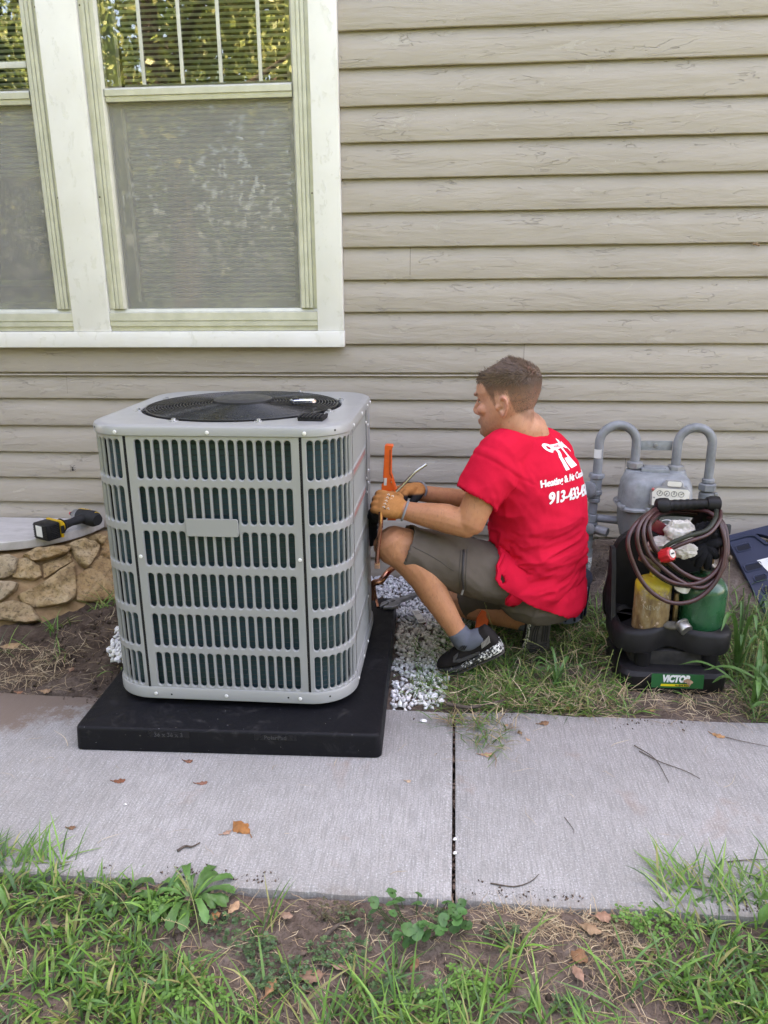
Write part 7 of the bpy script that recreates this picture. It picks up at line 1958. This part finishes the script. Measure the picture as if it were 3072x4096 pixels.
coarse(1.33, -.80, 5, .26, .008, 'broad green grass in front of the white leaflet on the tool case', 34)
coarse(1.24, -1.19, 9, .17, .010, 'wide grass blades bending onto the concrete at the right edge of the picture', 35, 1.7)
coarse(.55, -1.03, 7, .13, .007, 'single wide bladed grass clump on the lawn between the far shoe and the stand', 36, 1.3)

# ---------------------------------------------------------------- dead leaves and twigs, each one its own thing
dl = NT('dead_leaf'); da = dl.n('Attribute', attribute_name='tint'); dn = dl.noise(70, 5, .7); dc = dl.mix(dl.ramp(dn, [(.35, .5), (.65, 0.)]), da.outputs['Color'], (.09, .045, .022))
dl.set(color=dc, rough=.7, spec=.25, normal=dl.bump(dn, .6, .002)); M_DEAD = dl.m
def dead_leaf(p, L, W, az, col, label, curl=.35, seed=0, prof=OVAL):
    x, y, z = p; z = max(z, gz1(x, y)+.012) if (y < -2.02 or y > -1.22) else z; d = np.array([math.cos(az), math.sin(az), 0]); s = np.array([-math.sin(az), math.cos(az), .0]); o = np.array([x, y, z+.0025])
    V, F = leaf_mesh([o-d*L*.5+np.array([0, 0, .001]), o-d*L*.15+np.array([0, 0, curl*L*.28]), o+d*L*.2+np.array([0, 0, curl*L*.30]), o+d*L*.5+np.array([0, 0, curl*L*.12])], W, prof, .32+curl*.5, 15, .12, 6, .16, s, seed)
    mb = MB(); mb.c = tuple(col); mb.add(V, F); mb.tube(catmull([o-d*L*.5, o-d*L*.62+s*.002, o-d*L*.78+s*.006], 4), .0011, 5)
    tag(mb.build('dead_leaf', M_DEAD, None, 180, tuple(o)), label, 'dead leaf', 'dead leaves on the ground')
TAN, BRN, PNK, ORG = (.36, .22, .12), (.20, .11, .06), (.38, .24, .17), (.34, .145, .045)
DL = [
 (.055, .020, 2.5, ORG, 'big curled orange brown leaf alone on the left slab of the sidewalk', .5),
 (.022, .007, .7, PNK, 'small pinkish shred at the tip of the big orange brown leaf', .4),
 (.035, .011, -.5, (.40, .22, .10), 'tan pointed leaf on the right slab near the right edge of the picture', .3),
 (.034, .010, .1, (.42, .26, .17), 'pale tan leaf beside the joint, below the loose grass', .3),
 (.030, .012, .4, BRN, 'brown curled leaf on the back edge of the right slab', .5),
 (.018, .007, 2.0, (.26, .17, .10), 'small folded brown leaf just in front of the curled leaf on the back edge', .5),
 (.014, .006, .2, (.50, .36, .24), 'tiny pale tan chip of leaf in the middle of the left slab', .2),
 (.012, .006, .2, (.45, .29, .16), 'tiny tan leaf fragment near the dry grass, left of the brown curled leaf', .2),
 (.013, .006, -.6, (.46, .31, .2), 'tiny tan leaf fragment alone in the middle of the back of the right slab', .2),
 (.030, .010, .2, (.20, .075, .04), 'reddish brown leaf scrap below the front left of the black pad', .25),
 (.028, .008, .3, (.24, .11, .075), 'faint reddish leaf scrap below the middle of the black pad', .15),
 (.024, .008, .0, (.18, .08, .05), 'rust brown leaf scrap touching the front of the black pad', .25),
 (.020, .007, .2, BRN, 'small dark brown leaf near the left edge of the sidewalk', .4),
 (.018, .008, .4, (.42, .25, .12), 'small tan leaf at the edge of the dry grass before the stand', .4),
 (.018, .007, .4, (.40, .24, .11), 'small tan leaf on the concrete edge in front of the green badge', .3),
 (.034, .010, 1.2, (.45, .29, .17), 'pale upright leaf on the bare soil right of the toothed weed', .4),
 (.028, .010, .5, (.34, .17, .07), 'orange brown leaf on the soil under the toothed weed', .5),
 (.032, .012, .9, PNK, 'curled pinkish leaf beside the small toothed weed in the grass', .6),
 (.026, .010, -.8, PNK, 'pinkish leaf beside the heart leaved plant', .4),
 (.036, .014, .1, (.36, .21, .14), 'flat pinkish brown leaf on the straw right of the joint', .35),
 (.042, .013, -.5, (.33, .22, .13), 'long tan leaf curled on the bare soil below the flat pinkish brown leaf', .6),
 (.034, .017, .9, (.25, .135, .07), 'round brown leaf on the bare soil right of centre', .3),
 (.036, .010, 1.9, (.33, .2, .14), 'pointed pinkish leaf below the round brown leaf', .4),
 (.050, .015, .2, (.24, .15, .10), 'pair of wide dull brown leaf halves in the spurge at the bottom', .3),
 (.036, .010, 1.3, (.33, .18, .09), 'curled tan leaf at the bottom left among the grass', .5),
 (.040, .010, .0, (.32, .21, .15), 'long pale leaf lying in the spurge in the bottom middle', .2),
 (.034, .009, 1.3, BRN, 'dark brown leaf standing among the grass left of the bottom clover', .5),
 (.030, .009, -.3, (.30, .2, .14), 'dull brown leaf against the edge of the left slab', .4),
 (.070, .028, .5, (.42, .28, .15), 'big pale tan leaf on the dry grass under the stone wall', .5),
 (.032, .014, .2, (.34, .22, .13), 'tan leaf on the dusty corner of the sidewalk at the left', .4),
 (.024, .008, .1, (.33, .16, .09), 'small reddish leaf on the dusty sidewalk near the left edge', .2),
 (.028, .009, 1.8, (.26, .15, .10), 'brown folded leaf on the soil in front of the white gravel', .5),
 (.040, .014, 1.5, (.30, .19, .11), 'tan leaf propped against the right end of the green badge', .5),
 (.028, .010, .6, (.30, .19, .11), 'brown leaf in the grass left of the stand base', .5),
 (.034, .013, .2, (.30, .20, .13), 'pale brown leaf in the trampled grass below the far shoe', .5),
]
DLP = [(-0.348,-1.831,0.000), (-0.381,-1.851,0.000), (1.000,-1.308,0.000), (0.291,-1.461,0.000), (0.477,-1.278,0.000), (0.397,-1.338,0.000), (0.067,-1.604,0.000), (0.358,-1.297,0.000), (0.419,-1.374,0.000), (-0.743,-1.666,0.000), (-0.507,-1.657,0.000), (-0.579,-1.560,0.000), (-0.785,-1.864,0.000), (0.562,-1.183,0.000), (0.833,-1.174,0.000), (-0.297,-2.086,-0.045), (-0.336,-2.110,-0.045), (-0.525,-2.060,-0.030), (0.205,-2.051,-0.045), (0.522,-2.047,-0.045), (0.488,-2.084,-0.045), (0.455,-2.145,-0.045), (0.449,-2.183,-0.045), (-0.098,-2.227,-0.045), (-0.174,-2.260,-0.045), (-0.038,-2.200,-0.045), (0.113,-2.188,-0.045), (-0.176,-2.097,-0.045), (-1.525,-0.878,-0.020), (-1.205,-1.201,0.000), (-1.292,-1.217,0.000), (-1.184,-1.058,0.000), (0.976,-1.060,0.045), (0.723,-0.901,0.000), (0.553,-0.947,0.000)]
for i, (p, d_) in enumerate(zip(DLP, DL)):
    dead_leaf(p, d_[0]*1.15, d_[1]*1.1, d_[2], d_[3], d_[4], d_[5], i)
twig_m = simple('twig_bark', (.11, .085, .065), .9, col2=(.06, .045, .035), vs=80, bs=200, bd=.001)
def twig(pts, r, label, m=None):
    mb = MB(); P = catmull(pts, 6); mb.tube(P, np.linspace(r, r*.45, len(P)), 7); tag(mb.build('twig', m or twig_m, None, 60, pts[0]), label, 'twig', 'twigs on the ground')
twig([(-0.483,-1.927,0.004), (-0.469,-1.911,0.005), (-0.451,-1.911,0.005), (-0.437,-1.893,0.003)], .0035, 'short thick dark twig on the left slab left of the big leaf')
twig([(0.740,-1.410,0.003), (0.787,-1.461,0.004), (0.848,-1.499,0.003), (0.879,-1.533,0.003)], .0016, 'long thin twig crossing another on the right slab', None)
twig([(0.732,-1.384,0.004), (0.776,-1.453,0.006), (0.788,-1.558,0.004)], .0018, 'twig under the long thin twig on the right slab')
twig([(0.279,-1.972,0.003), (0.332,-1.978,0.003), (0.370,-1.962,0.004), (0.394,-1.935,0.004)], .0018, 'curved grey twig near the front edge of the right slab')
twig([(0.845,-1.859,0.003), (0.891,-1.850,0.004), (0.945,-1.844,0.004)], .0016, 'thin twig at the right edge of the sidewalk front')
twig([(0.481,-1.726,0.003), (0.496,-1.769,0.003), (0.496,-1.786,0.003)], .0012, 'faint short twig in the middle of the right slab')
twig([(-0.089,-2.142,-0.018), (-0.067,-2.117,-0.010), (-0.044,-2.098,-0.010), (-0.030,-2.090,-0.015)], .0055, 'thick grey stick on the soil against the slab edge')
twig([(0.170,-1.201,0.012), (0.237,-1.225,0.016), (0.298,-1.200,0.014), (0.360,-1.163,0.012)], .0075, 'grey bark covered stick in the grass behind the sidewalk joint')
twig([(1.010,-1.312,0.003), (1.056,-1.335,0.004), (1.128,-1.357,0.003)], .0014, 'thin twig on the back right of the sidewalk')
